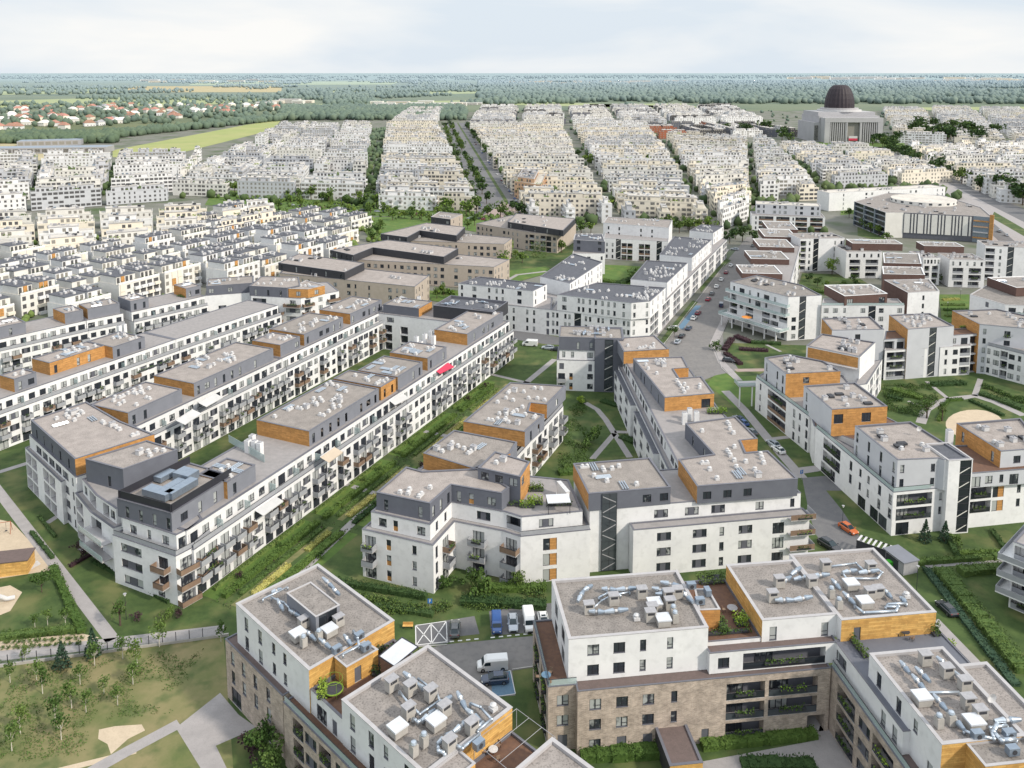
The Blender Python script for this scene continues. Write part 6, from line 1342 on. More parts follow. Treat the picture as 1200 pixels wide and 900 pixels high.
cover('loose planting before the right edge block', 2400, inpoly(((1150, 450), (1210, 470), (1210, 482), (1156, 466))), .36, ('leafdark', 'leaf'), .7, 17)
wood('street_trees', 'low green trees and bushes between the stepped terrace houses', 420, inpoly(((-60, 395), (-60, 300), (222, 262), (445, 256), (448, 300), (336, 335), (130, 375))), 1.5, 31, 'trees', 'leafmid')
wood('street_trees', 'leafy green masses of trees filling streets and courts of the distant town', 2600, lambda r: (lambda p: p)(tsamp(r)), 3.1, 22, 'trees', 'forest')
# ================================================================== ground, roads, paths
def sheet(name, poly, z, mt, label=None, px=True, kind='structure'):
    q = [P(a, c, 0) for a, c in poly] if px else poly
    if area(q) < 0: q = q[::-1]
    m = MB(); m.face([(a, c, z) for a, c in q], mt); o = link(name, m.mesh(name)); o['kind'] = kind
    if label: o['label'] = label
    return o
def strip(name, pts, w, z, mt, px=True):
    q = [P(*k, 0) for k in pts] if px else list(pts); Lf, Rt = [], []
    for i, p in enumerate(q):
        a = q[max(0, i - 1)]; b_ = q[min(len(q) - 1, i + 1)]; d = Vector((b_[0] - a[0], b_[1] - a[1])).normalized(); n_ = Vector((-d.y, d.x)) * w / 2
        Lf.append((p[0] + n_.x, p[1] + n_.y)); Rt.append((p[0] - n_.x, p[1] - n_.y))
    m = MB()
    for i in range(len(q) - 1): m.face([(*Rt[i], z), (*Rt[i + 1], z), (*Lf[i + 1], z), (*Lf[i], z)], mt)
    o = link(name, m.mesh(name)); o['kind'] = 'structure'; return o
def kerb(pts, px=True):
    q = [P(*k, 0) for k in pts] if px else pts; m = MB()
    for a, b_ in zip(q, q[1:]):
        L_ = dist(a, b_); T = Matrix.Translation((a[0], a[1], 0)) @ Matrix.Rotation(math.atan2(b_[1] - a[1], b_[0] - a[0]), 4, 'Z'); m.box(0, L_, -.08, .08, 0, .12, 'kerb', T, bottom=False)
    o = link('kerb', m.mesh('kerb')); o['kind'] = 'structure'
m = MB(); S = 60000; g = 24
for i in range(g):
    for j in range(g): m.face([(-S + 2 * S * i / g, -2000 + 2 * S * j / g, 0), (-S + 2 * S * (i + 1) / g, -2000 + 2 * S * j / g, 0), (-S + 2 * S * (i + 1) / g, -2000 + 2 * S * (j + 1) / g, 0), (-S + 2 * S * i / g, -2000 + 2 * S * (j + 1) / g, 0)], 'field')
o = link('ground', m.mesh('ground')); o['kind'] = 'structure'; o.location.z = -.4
sheet('city_ground', [(-700, 150), (600, 150), (620, 2000), (-420, 2050), (-700, 1000)], -.2, 'citypave', px=False)
sheet('city_ground', [(-300, 20), (300, 20), (560, 330), (900, 900), (1050, 2100), (100, 2100), (-100, 400), (-300, 330)], -.15, 'citypave', px=False)
sheet('lawn', [(-330, 30), (330, 30), (330, 262), (60, 290), (-100, 345), (-170, 300), (-330, 250)], .0, 'grass', px=False)
sheet('grass_field', [(0, 782), (262, 745), (280, 990), (-200, 990), (-120, 790)], .006, 'drygrass')
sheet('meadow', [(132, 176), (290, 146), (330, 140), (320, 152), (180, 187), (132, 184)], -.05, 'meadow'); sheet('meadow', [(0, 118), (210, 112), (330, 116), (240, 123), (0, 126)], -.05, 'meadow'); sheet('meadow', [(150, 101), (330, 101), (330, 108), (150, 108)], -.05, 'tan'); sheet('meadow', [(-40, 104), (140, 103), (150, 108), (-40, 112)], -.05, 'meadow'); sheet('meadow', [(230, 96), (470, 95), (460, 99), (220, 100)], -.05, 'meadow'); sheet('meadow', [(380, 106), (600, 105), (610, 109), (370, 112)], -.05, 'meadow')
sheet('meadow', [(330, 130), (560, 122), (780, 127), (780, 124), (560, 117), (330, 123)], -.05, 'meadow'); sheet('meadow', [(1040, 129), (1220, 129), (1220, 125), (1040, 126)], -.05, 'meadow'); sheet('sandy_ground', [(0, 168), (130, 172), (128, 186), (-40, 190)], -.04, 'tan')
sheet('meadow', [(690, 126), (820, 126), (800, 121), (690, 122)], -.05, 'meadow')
sheet('lawn', [(940, 166), (1060, 166), (1060, 174), (950, 174)], -.05, 'lawn'); 
sheet('park', [(240, 240), (330, 246), (600, 262), (600, 246), (430, 232), (250, 222)], -.1, 'lawn'); sheet('lawn', [(706, 310), (770, 313), (760, 336), (706, 338)], .01, 'lawn'); sheet('lawn', [(590, 318), (640, 312), (650, 318), (600, 332), (580, 330)], .01, 'lawn'); sheet('lawn', [(500, 340), (550, 345), (550, 360), (505, 352)], .01, 'lawn')
sheet('lawn', [(1005, 250), (1040, 262), (1038, 284), (1005, 276)], -.1, 'grass'); sheet('lawn', [(985, 252), (1005, 250), (1005, 240), (985, 240)], -.09, 'lawn'); sheet('lawn', [(1100, 345), (1136, 345), (1136, 378), (1104, 378)], .01, 'lawn')
sheet('lawn', [(215, 392), (285, 392), (270, 404), (235, 404)], .01, 'lawn')
sheet('lawn', [(425, 268), (440, 254), (560, 256), (600, 268), (560, 272), (500, 262), (440, 290)], .0, 'lawn'); sheet('lawn', [(598, 300), (668, 276), (706, 300), (640, 322), (590, 320)], .0, 'grass'); sheet('lawn', [(432, 288), (448, 274), (452, 280), (440, 292)], .002, 'grass'); sheet('lawn', [(940, 320), (1000, 322), (1030, 340), (966, 346), (935, 338)], .0, 'grass')
for i, (a, c) in enumerate(((436, 282), (442, 276), (432, 274), (446, 268), (460, 258), (470, 256), (482, 257), (494, 258), (548, 268), (556, 264), (604, 302), (612, 308), (588, 312), (658, 296), (520, 346), (528, 350), (512, 350), (700, 318), (742, 332))):
    x, y = P(a, c, 0); tree(TR_.choice(('far', 'farbright')), x, y, TR_.uniform(.6, .95), 'leafy tree among the beige and white blocks, %s in a scattered set' % ordw(i + 1), 'tree', 'trees among the beige blocks', 'f')
wood('low_shrubs', 'low bushes spread over the green park strip', 260, inpoly(((330, 252), (600, 262), (600, 250), (430, 236), (250, 226), (250, 236))), 1.3, 33, 'bushes', 'leafmid')
# asphalt and streets
sheet('car_lane', [(500, 760), (524, 755), (700, 738), (700, 775), (640, 780), (600, 786), (604, 815), (560, 818), (500, 800)], .012, 'asphalt', 'grey service lane between the two brick buildings')
sheet('parking_bays', [(486, 733), (524, 727), (556, 722), (562, 743), (536, 746), (524, 754), (487, 757)], .016, 'asphalt2'); sheet('parking_bays', [(573, 716), (660, 705), (660, 738), (576, 745)], .016, 'asphalt2')
sheet('disabled_bay', [(575, 789), (598, 786), (604, 813), (577, 817)], .02, 'bluepaint')
m = MB()
def mark(a, b_, w, z=.024, mt='paint'):
    A, B_ = P(*a, 0), P(*b_, 0); L_ = dist(A, B_); T = Matrix.Translation((A[0], A[1], z)) @ Matrix.Rotation(math.atan2(B_[1] - A[1], B_[0] - A[0]), 4, 'Z'); m.face([T @ Vector(v) for v in ((0, -w / 2, 0), (L_, -w / 2, 0), (L_, w / 2, 0), (0, w / 2, 0))], mt)
for a, b_ in (((487, 733), (523, 728)), ((487, 733), (487.5, 756)), ((523, 728), (524, 753)), ((505, 731), (506, 754)), ((488, 756), (524, 752)), ((487, 733), (506, 754)), ((505, 731), (488, 756)), ((505, 731), (524, 752)), ((523, 728), (506, 754))): mark(a, b_, .16)
for i in range(12):
    a = 527 + i * 9.6
    if 556 < a < 570: continue
    mark((a, 752 - i * .95), (a + 5, 751.5 - i * .95), .28)
mark((575, 789), (598, 786), .1); mark((598, 786), (604, 813), .1); mark((604, 813), (577, 817), .1)
o = link('road_markings', m.mesh('markings')); o['kind'] = 'structure'
sheet('street', [(1035, 668), (1003, 622), (986, 597), (968, 575), (990, 575), (985, 556), (940, 560), (948, 600), (955, 625), (985, 665)], .012, 'asphalt2'); strip('pavement', [(940, 560), (905, 520), (872, 480), (850, 458)], 2.6, .014, 'paving')
strip('pavement', [(935, 552), (985, 545), (1000, 560)], 3, .016, 'paving'); strip('footpath', [(898, 515), (925, 512)], 1.6, .016, 'paving')
sheet('street', [(824, 446), (780, 418), (776, 404), (800, 372), (850, 308), (875, 278), (908, 272), (900, 300), (872, 345), (856, 370), (847, 392), (849, 410), (860, 424), (866, 434), (838, 440)], .012, 'asphalt'); sheet('lawn', [(829, 450), (840, 436), (868, 441), (892, 440), (894, 452), (884, 476), (862, 478)], .011, 'lawn')
strip('pavement', [(866, 446), (846, 425), (836, 402), (850, 372), (872, 340)], 2.4, .016, 'paving'); strip('footpath', [(862, 434), (920, 433), (975, 431)], 2.6, .018, 'pinkpave')
sheet('grass_strip', [(780, 402), (802, 372), (818, 354), (812, 352), (790, 378), (776, 396)], .018, 'grass'); sheet('grass_strip', [(822, 342), (842, 318), (857, 305), (850, 303), (830, 325), (820, 338)], .018, 'grass'); sheet('parking_bays', [(794, 384), (800, 386), (822, 358), (815, 358)], .02, 'bluepaint')
strip('pavement', [(765, 396), (800, 352), (852, 292)], 2.6, .018, 'paving'); sheet('street', [(600, 384), (660, 396), (656, 404), (600, 396)], .012, 'asphalt2'); strip('street', [(540, 385), (640, 400), (800, 410)], 6, .01, 'asphalt2')
kerb([(486, 758), (524, 756)]); kerb([(600, 785), (640, 779)]); kerb([(868, 451), (846, 432), (838, 408), (852, 378), (872, 344)]); kerb([(776, 406), (800, 374), (850, 309)])
m_av = []
for (x0, x1, z, mt, nm) in ((-24, -2, -.06, 'asphalt2', 'avenue'), (1, 24, -.06, 'asphalt2', 'avenue'), (-2, 1, -.05, 'grass', 'median')):
    sheet(nm, [(x0 - 2, 530), (x1 - 2, 530), (x1 - 4, 620), (x1 - 104, 1600), (x0 - 104, 1600), (x0 - 4, 620)], z, mt, px=False)
sheet('street', [(540, 262), (600, 275), (620, 250), (590, 236), (575, 248)], -.04, 'pinkpave'); sheet('street', [(610, 274), (840, 278), (840, 285), (610, 281)], -.05, 'asphalt2')
sheet('boulevard', [(1230, 330), (1150, 275), (1060, 205), (1020, 172), (1032, 172), (1085, 196), (1160, 232), (1280, 290)], -.05, 'paving'); sheet('boulevard', [(1190, 300), (1148, 262), (1050, 197), (1024, 172), (1028, 172), (1062, 196), (1165, 262), (1210, 300)], -.04, 'asphalt2'); sheet('boulevard', [(1280, 300), (1160, 240), (1068, 192), (1075, 192), (1170, 232), (1290, 282)], -.035, 'asphalt2'); sheet('median', [(1165, 248), (1200, 268), (1230, 284), (1220, 288), (1162, 255)], -.03, 'grass')
strip('street', [(404, 240), (418, 200), (434, 152)], 16, -.05, 'asphalt2')
# footpaths
for pts, w in ((((-10, 565), (132, 750)), 2.2), (((-10, 556), (38, 541)), 1.8), (((-20, 771), (262, 738)), 2.6), (((350, 672), (420, 606), (520, 530), (616, 449), (650, 421)), 2.0), (((404, 567), (442, 579)), 1.5), (((495, 505), (524, 511)), 1.5), (((556, 434), (620, 449)), 1.5), (((55, 613), (75, 600)), 1.4), (((93, 645), (118, 632)), 1.4),
               (((686, 472), (700, 480), (710, 492), (720, 508), (738, 536)), 1.7), (((720, 508), (694, 538)), 1.5), (((720, 506), (748, 507), (756, 512)), 1.6), (((1079, 496), (1085, 480), (1096, 473), (1112, 468), (1128, 466), (1142, 464), (1165, 471), (1200, 487)), 2.6), (((1112, 468), (1086, 447)), 1.3), (((1142, 464), (1149, 444)), 1.6), (((1064, 470), (1086, 478)), 1.0), (((1095, 726), (1150, 783)), 1.7), (((1085, 664), (1200, 655)), .9), (((590, 331), (606, 322), (640, 318)), 2), ((((898, 404)), (915, 412)), 1.2)):
    strip('footpath', pts, w, .02, 'paving')
sheet('forecourt', [(206, 853), (258, 812), (280, 838), (300, 852), (285, 860), (253, 874), (268, 905), (238, 905)], .02, 'paving'); strip('footpath', [(100, 908), (150, 880), (210, 848)], 2.0, .022, 'paving'); strip('worn_path', [(20, 915), (130, 888), (160, 880)], 1.0, .012, 'sand')
sheet('sand_patch', [(116, 855), (135, 851), (166, 849), (170, 856), (150, 866), (130, 884), (126, 872), (115, 866)], .011, 'sand'); sheet('sand_patch', [(-20, 605), (14, 612), (48, 648), (62, 668), (0, 678), (-30, 670)], .012, 'sand'); sheet('playground', [(-10, 690), (12, 686), (26, 694), (12, 716), (-10, 725)], .012, 'sand')
sheet('sandpit', [P(1142 + 34 * math.cos(t * .3), 497 + 17 * math.sin(t * .3), 0) for t in range(21)], .012, 'sand', px=False)
sheet('planted_bank', [(0, 752), (94, 742), (116, 747), (96, 758), (0, 772)], .01, 'sand'); sheet('courtyard_paving', [(780, 905), (820, 893), (955, 868), (962, 848), (1000, 848), (1010, 905)], .02, 'paving')
sheet('checked_paving', [(24, 665), (44, 657), (48, 661), (32, 670)], .022, 'ventwhite')
for u in range(0, 116, 4): pass
for i, (u0, u1) in enumerate(((1, 30), (33, 61), (64, 93), (96, 120))):
    strip('patio_lawn', [wl(u0, 3.6), wl(u1, 3.6)], 3.6, .008, 'lawn', px=False); strip('garden_strip', [wl(u0, 9.6), wl(u1, 9.6)], 1.4, .01, 'drygrass', px=False); strip('garden_strip', [wl(u0, 11.8), wl(u1, 11.8)], .9, .01, 'lawn', px=False); strip('garden_strip', [wl(u0, 15.2), wl(u1, 15.2)], 2.4, .01, 'lawn', px=False)
for i, (px, py) in enumerate([(a, 744 + a * .0 + (b_ - 1) * 6) for b_ in range(4) for a in range(4, 96, 6)]):
    x, y = P(px + (i % 3), py + 5 - px * .06, 0); tree('shrub', x, y, .42, 'small round shrub in the sandy planted bank above the fence, %s' % ordw(i + 1), 'bush', 'shrubs of the planted bank')
# ================================================================== fence
fe = emp('fence', (*P(0, 781, 0), 0)); tag(fe, 'dark metal fence with posts standing on a pale low concrete wall, lower left', 'fence')
A, B_ = P(-25, 785, 0), P(268, 745, 0); an = math.atan2(B_[1] - A[1], B_[0] - A[0]); L_ = dist(A, B_); ox, oy = P(0, 781, 0); fe.location = (A[0], A[1], 0); fe.rotation_euler.z = an
m = MB(); m.box(0, L_, -.15, .15, 0, .45, 'concrete'); link('base_wall', m.mesh('base_wall'), fe)
pm = MB(); pm.box(-.05, .05, -.05, .05, .45, 2.0, 'frame'); pm = pm.mesh('post'); qm = MB()
for k in range(12): qm.box(.1 + k * .17, .125 + k * .17, -.015, .015, .5, 1.85, 'railgrey')
qm.box(.05, 2.1, -.02, .02, .5, .54, 'railgrey'); qm.box(.05, 2.1, -.02, .02, 1.82, 1.86, 'railgrey'); qm = qm.mesh('fence_panel')
for k in range(int(L_ / 2.15)): link('post', pm, fe, (k * 2.15, 0, 0)); link('fence_panel', qm, fe, (k * 2.15, 0, 0))
# ================================================================== vehicles
def car(px, py, heading, paint, label, kind='car', sc=1.0, group=None, world=None, z=0):
    x, y = world or P(px, py, 0); o = emp('parked_car' if kind == 'car' else 'parked_van', (x, y, z + .015), R(heading)); tag(o, label, kind, group); o.scale = (sc, sc, sc)
    pm_ = 'car_' + paint; key = (kind, paint)
    if key not in CACHE:
        def loft(st_, mt, top=None, close=True):
            m = MB(); rings = []
            for (x_, hw, z0, z1, r_) in st_: rings.append([(x_, -hw, z0), (x_, -hw, z1 - r_), (x_, -hw + r_, z1), (x_, hw - r_, z1), (x_, hw, z1 - r_), (x_, hw, z0)])
            for a, b_ in zip(rings, rings[1:]):
                for i in range(5): m.face((a[i], a[i + 1], b_[i + 1], b_[i])[::-1], top if (top and i == 2) else mt)
                m.face((a[5], a[0], b_[0], b_[5])[::-1], mt)
            m.face(rings[0], mt); m.face(rings[-1][::-1], mt); return m
        if kind == 'car':
            body = loft([(-2.2, .74, .35, .72, .1), (-2.05, .85, .22, .95, .12), (-1.2, .9, .2, .98, .12), (.6, .9, .2, .95, .12), (1.0, .89, .2, .9, .14), (1.95, .84, .22, .76, .14), (2.2, .7, .32, .62, .12)], pm_)
            glass = loft([(-1.95, .66, .9, .96, .04), (-1.35, .7, .9, 1.36, .14), (.25, .7, .9, 1.38, .14), (1.05, .7, .88, .92, .03)], 'carglass')
            roof = MB(); roof.box(-1.3, .2, -.56, .56, 1.37, 1.43, pm_); roof.box(-.45, .02, -.38, .38, 1.431, 1.445, 'carglass') if paint == 'white' else None
            for s_ in (-1, 1):
                roof.cyl((.22, s_ * .58, 1.38), (1.02, s_ * .68, .95), .04, pm_, 4); roof.cyl((-1.3, s_ * .58, 1.38), (-1.9, s_ * .66, .97), .05, pm_, 4); roof.cyl((-.4, s_ * .6, 1.38), (-.4, s_ * .71, .95), .035, pm_, 4)
            wx, wr = (-1.35, 1.38), .31; lx, lz = 2.06, .62; tx = -2.13
        else:
            body = loft([(-2.5, .9, .3, 1.9, .12), (-2.42, .95, .25, 2.0, .16), (.9, .95, .25, 2.0, .16), (1.35, .94, .25, 1.75, .2), (1.72, .93, .25, 1.12, .14), (2.35, .88, .25, .95, .14), (2.5, .78, .35, .7, .1)], pm_)
            glass = MB()
            glass.face(((1.37, -.78, 1.74), (1.37, .78, 1.74), (1.75, .84, 1.16), (1.75, -.84, 1.16))[::-1], 'carglass')
            sw = MB(); sw.face(((-.55, 0, 0), (.55, 0, 0), (.3, 0, .55), (-.55, 0, .55)), 'carglass')
            roof = MB(); roof.box(-2.2, .8, -.7, .7, 2.005, 2.03, pm_)
            wx, wr = (-1.6, 1.6), .34; lx, lz = 2.4, .75; tx = -2.51; CACHE['sw'] = sw.mesh('side_window')
        w = MB(); w.cyl((0, -.1, 0), (0, .1, 0), wr, 'tyre', 14); ri = MB(); ri.cyl((0, -.115, 0), (0, .115, 0), wr * .6, 'rim', 10)
        h_ = MB(); h_.box(-.08, .08, -.16, .16, -.07, .07, 'lamp'); t_ = MB(); t_.box(-.03, .03, -.14, .14, -.1, .1, 'taillight')
        bp = MB(); bp.box(-.06, .06, -.5, .5, -.1, .1, 'char'); mr = MB(); mr.box(-.08, .08, -.1, .1, -.06, .08, pm_)
        CACHE[key] = (body.mesh('body'), glass.mesh('window_glass'), roof.mesh('roof'), w.mesh('wheel'), ri.mesh('rim'), h_.mesh('headlight'), t_.mesh('tail_light'), wx, wr, lx, lz, tx, bp.mesh('bumper'), mr.mesh('mirror'))
    bo, gl, ro, wh, ri, hl, tl, wx, wr, lx, lz, tx, bp, mr = CACHE[key]
    link('body', bo, o); link('window_glass', gl, o); link('roof', ro, o); link('bumper', bp, o, (lx + .09, 0, .42))
    hw = .83 if kind == 'car' else .88
    if kind == 'van':
        for s_ in (-1, 1): link('side_window', CACHE['sw'], o, (.9, s_ * .965, 1.15))
    for x_ in wx:
        for s_ in (-1, 1): w = link('wheel', wh, o, (x_, s_ * hw, wr)); link('rim', ri, w, (0, 0, 0))
    for s_ in (-1, 1): link('headlight', hl, o, (lx, s_ * .6, lz)); link('tail_light', tl, o, (tx, s_ * .62, .75)); link('mirror', mr, o, (.95 if kind == 'car' else 1.35, s_ * (.98 if kind == 'car' else 1.06), 1.0))
    return o
for c_ in (((533, 740, 92, 'grey', 'dark grey hatchback parked nose in beside the striped bays'), ), ((582, 735, -87, 'blue', 'blue van parked with its nose to the lane, leftmost of the row of four', 'van', .9)), ((601, 733, -87, 'silver', 'silver car parked between the blue van and the white van')), ((620, 732, -84, 'white', 'white van in the row of parked vehicles, right of the silver car', 'van', 1.02)), ((637, 731, -84, 'white', 'white car with dark sunroof parked at the corner of the brick building')),
           ((577, 783, 186, 'white', 'white delivery van standing sideways in the lane', 'van', 1.0)), ((580, 799, 186, 'navy', 'dark blue car beside the painted blue bay')), ((1109, 716, 100, 'black', 'dark station car parked on the grass edge beside the big roof')), ((972, 642, -62, 'black', 'black van like car parked below the wooden end balconies', 'car', 1.15)), ((994, 622, -66, 'orange', 'orange hatchback on the side street')),
           ((854, 465 - 41, -20, 'black', 'black car turning at the street corner')), ((794, 402, 62, 'silver', 'silver car parked nearest the corner of the upper street')), ((799, 395, 62, 'black', 'black car parked behind the silver one on the upper street')), ((807, 386, 62, 'navy', 'dark blue car on the blue painted bays of the upper street')), ((813, 374, 62, 'white', 'white car above the blue painted bays of the upper street')), ((818, 368, 62, 'darkred', 'dark red car parked on the upper street')), ((830, 352, 62, 'red', 'red car driving on the upper street')), ((789, 386, 170, 'white', 'white car parked across the pavement of the upper street')), ((845, 359, 75, 'navy', 'dark van parked under the trees opposite the red car', 'van', .9)),
           ((861, 293, 150, 'silver', 'silver car at the top crossing of the upper street')), ((882, 289, 65, 'grey', 'grey car at the top of the upper street')), ((621, 405, 170, 'white', 'white delivery van on the cross street behind the dark grey tower', 'van', 1.1)), ((642, 409, 165, 'silver', 'silver car beside the delivery van on the cross street')), ((652, 411, 165, 'black', 'black car on the cross street next to the tower')), ((866, 493, 110, 'navy', 'dark car parked beside the long grey wing, upper one')), ((870, 497, 110, 'blue', 'blue car parked beside the long grey wing, lower one'))):
    c_ = c_[0] if len(c_) == 1 else c_
    a = list(c_); car(*a)
CRD = random.Random(4)
for i in range(9):
    t = i / 9; car(812 + 50 * t + 0, 378 - 74 * t, 67, CRD.choice(('white', 'silver', 'black', 'grey', 'darkred', 'blue')), 'small car parked along the left kerb of the upper street, %s going away' % ordw(i + 1), group='cars along the upper street') if i > 3 else None
    car(862 + 32 * t, 362 - 66 * t, 247, CRD.choice(('white', 'silver', 'black', 'grey', 'white')), 'small car parked along the right kerb of the upper street, %s going away' % ordw(i + 1), group='cars along the upper street')
for i, (a, c, hd, co_) in enumerate(((906, 522, 108, 'silver'), (912, 529, 108, 'white'), (880, 508, 112, 'grey'))):
    car(a, c, hd, co_, '%s car parked tight beside the orange roofed grey wing, %s from the crossing' % ({'silver': 'silver', 'white': 'white', 'grey': 'dark grey'}[co_], ordw(i + 1)))
for i in range(44):
    y = 560 + i * 17 + CRD.uniform(0, 9); x = -4 + CRD.choice((-19, -13, 9, 16)) - max(0, y - 600) * .104
    car(0, 0, 96, CRD.choice(('white', 'silver', 'black', 'grey', 'darkred', 'blue')), 'small distant car on the main avenue, %s going away from the viewer' % ordw(i + 1), group='cars on the main avenue', world=(x, y))
for i in range(26):
    t = CRD.random(); px, py = 1040 + t * 150, 190 + t * 92 + CRD.uniform(-5, 5)
    car(px, py, 66, CRD.choice(('white', 'silver', 'black', 'grey', 'blue')), 'small distant car on the wide boulevard at the right, %s of them' % ordw(i + 1), group='cars on the boulevard')
for i in range(26):
    px = 330 + i * 10 + CRD.uniform(-3, 3); car(px, 240 + (px - 330) * .075, CRD.choice((0, 180)) - 5, CRD.choice(('white', 'silver', 'black', 'grey', 'darkred')), 'small parked car in the park strip, %s from the left' % ordw(i + 1), group='cars in the park strip')
# ================================================================== small things
def thing(name, px, py, lab, cat, z=0, ang=0): x, y = P(px, py, z); o = emp(name, (x, y, z), R(ang)); return tag(o, lab, cat)
def pt(o, nm, m, loc=(0, 0, 0), rz=0): return link(nm, m.mesh(nm), o, loc, rz)
h = thing('playground_hut', 16, 668, 'wooden playground hut with brown flat roof on the sand', 'hut', ang=12); 
m = MB(); m.box(-3.2, 3.2, -2, 2, 0, 2.8, 'wood', bottom=False); pt(h, 'wall', m); m = MB(); m.box(-3.4, 3.4, -2.2, 2.2, 2.81, 3.0, 'roofbrown'); pt(h, 'roof', m); m = MB(); m.box(-3.23, -3.21, -.8, .4, 0, 2.1, 'char'); pt(h, 'door', m)
s = thing('slide', 4, 706, 'pale metal slide on the playground mound at the left edge', 'slide', ang=35); m = MB(); m.tube([(-2, 0, 2), (-.8, 0, 1.6), (.6, 0, .5), (1.8, 0, .35)], .38, 'ventwhite', 10); pt(s, 'chute', m); m = MB(); m.box(-2.6, -1.8, -.5, .5, 1.5, 1.6, 'railbrown')
for a, c in ((-2.6, -.5), (-2.6, .45), (-1.85, -.5), (-1.85, .45)): m.box(a, a + .08, c, c + .08, 0, 2.6, 'railbrown')
pt(s, 'tower', m)
s = thing('swing_frame', 3, 625, 'brown swing frame on the sand above the hut', 'swing', ang=20); m = MB()
for x_ in (-1.6, 1.6): m.cyl((x_, -1, 0), (x_, 0, 2.4), .06, 'redbrick', 6); m.cyl((x_, 1, 0), (x_, 0, 2.4), .06, 'redbrick', 6)
m.cyl((-1.6, 0, 2.4), (1.6, 0, 2.4), .06, 'redbrick', 6); pt(s, 'frame', m)
for x_ in (-.7, .7): m = MB(); m.cyl((x_, -.15, .5), (x_, -.15, 2.35), .015, 'frame', 4); m.cyl((x_, .15, .5), (x_, .15, 2.35), .015, 'frame', 4); m.box(x_ - .25, x_ + .25, -.17, .17, .45, .5, 'char'); pt(s, 'seat', m)
t = thing('trampoline', 391, 812, 'round green rimmed trampoline on the left roof terrace', 'trampoline', 13.0); m = MB(); n = 20
for i in range(n):
    a, c = 2 * math.pi * i / n, 2 * math.pi * (i + 1) / n; m.cyl((1.25 * math.cos(a), 1.25 * math.sin(a), .6), (1.25 * math.cos(c), 1.25 * math.sin(c), .6), .1, 'leaflight', 5)
pt(t, 'rim', m); m = MB(); m.cyl((0, 0, .56), (0, 0, .6), 1.15, 'char', 20); pt(t, 'mat', m); m = MB()
for i in range(6): a = i * math.pi / 3; m.cyl((1.25 * math.cos(a), 1.25 * math.sin(a), 0), (1.25 * math.cos(a), 1.25 * math.sin(a), 2.1), .03, 'leaflight', 5)
for i in range(n): a, c = 2 * math.pi * i / n, 2 * math.pi * (i + 1) / n; m.cyl((1.25 * math.cos(a), 1.25 * math.sin(a), 2.1), (1.25 * math.cos(c), 1.25 * math.sin(c), 2.1), .03, 'leaflight', 5)
pt(t, 'net_frame', m)
def sign(px, py, lab, ang, h_=2.4):
    s = thing('parking_sign', px, py, lab, 'sign', ang=ang); m = MB(); m.cyl((0, 0, 0), (0, 0, h_), .035, 'ventgrey', 6); pt(s, 'post', m); m = MB(); m.box(-.42, .42, -.06, -.03, h_ - .9, h_, 'signblue'); pt(s, 'panel', m)
    m = MB(); m.box(-.14, -.05, -.08, -.061, h_ - .75, h_ - .15, 'paint'); m.box(-.05, .15, -.08, -.061, h_ - .23, h_ - .15, 'paint'); m.box(.08, .16, -.08, -.061, h_ - .45, h_ - .23, 'paint'); m.box(-.05, .08, -.08, -.061, h_ - .5, h_ - .42, 'paint'); pt(s, 'letter', m)
sign(504, 716, 'blue parking sign on a post behind the striped bays', 0); sign(939, 562, 'blue traffic sign beside the pavement at the corner of the dark grey roof', 20); 
def lamp(px, py, lab, h_=4.5, sc=1):
    s = thing('street_lamp', px, py, lab, 'lamp'); m = MB(); m.cyl((0, 0, 0), (0, 0, h_), .06, 'frame', 6, .04); pt(s, 'post', m); m = MB(); m.cyl((0, 0, h_), (0, 0, h_ + .35), .12, 'lamp', 8, .22); m.cyl((0, 0, h_ + .36), (0, 0, h_ + .42), .3, 'ventgrey', 10); pt(s, 'lamp_head', m)
for a, c, l in ((987, 618, 'white topped street lamp at the junction before the white corner building'), (1074, 692, 'slim lamp post on the lawn behind the big roof corner'), (1016, 328, 'lamp post in the garden right of the bright tree'), (994, 325, 'lamp post in the garden beside the bright tree'), (1096, 330, 'lamp post near the clipped round tree'), (1110, 368, 'lamp post in the hedge garden, left'), (1125, 352, 'lamp post in the hedge garden, right'), (148, 726, 'short bollard lamp in the corner lawn'), (940, 395, 'lamp behind the balcony house')): lamp(a, c, l)
s = thing('bin_shelter', 1055, 664, 'grey box shaped bin shelter with flat grey roof', 'shelter', ang=-72); m = MB(); m.box(-2.6, 2.6, -1.7, 1.7, 0, 2.5, 'ventgrey', bottom=False); pt(s, 'wall', m); m = MB(); m.box(-2.8, 2.8, -1.9, 1.9, 2.51, 2.7, 'mdgrey'); pt(s, 'roof', m); m = MB(); m.box(-2.0, 1.2, -1.74, -1.71, .1, 2.2, 'char'); pt(s, 'door', m)
s = thing('pergola', 1024, 650, 'dark frame pergola with pale slats beside the bin shelter', 'pergola', ang=-40); m = MB()
for k in range(7): m.box(-3 + k * .95, -2.6 + k * .95, -1.2, 1.2, 2.5, 2.58, 'ventwhite')
pt(s, 'slats', m); m = MB(); m.box(-3.1, 3.3, -1.25, -1.15, 2.3, 2.49, 'char'); m.box(-3.1, 3.3, 1.15, 1.25, 2.3, 2.49, 'char'); m.box(-3.1, 3.3, -1.22, -1.18, 0, 2.3, 'char'); pt(s, 'frame', m)
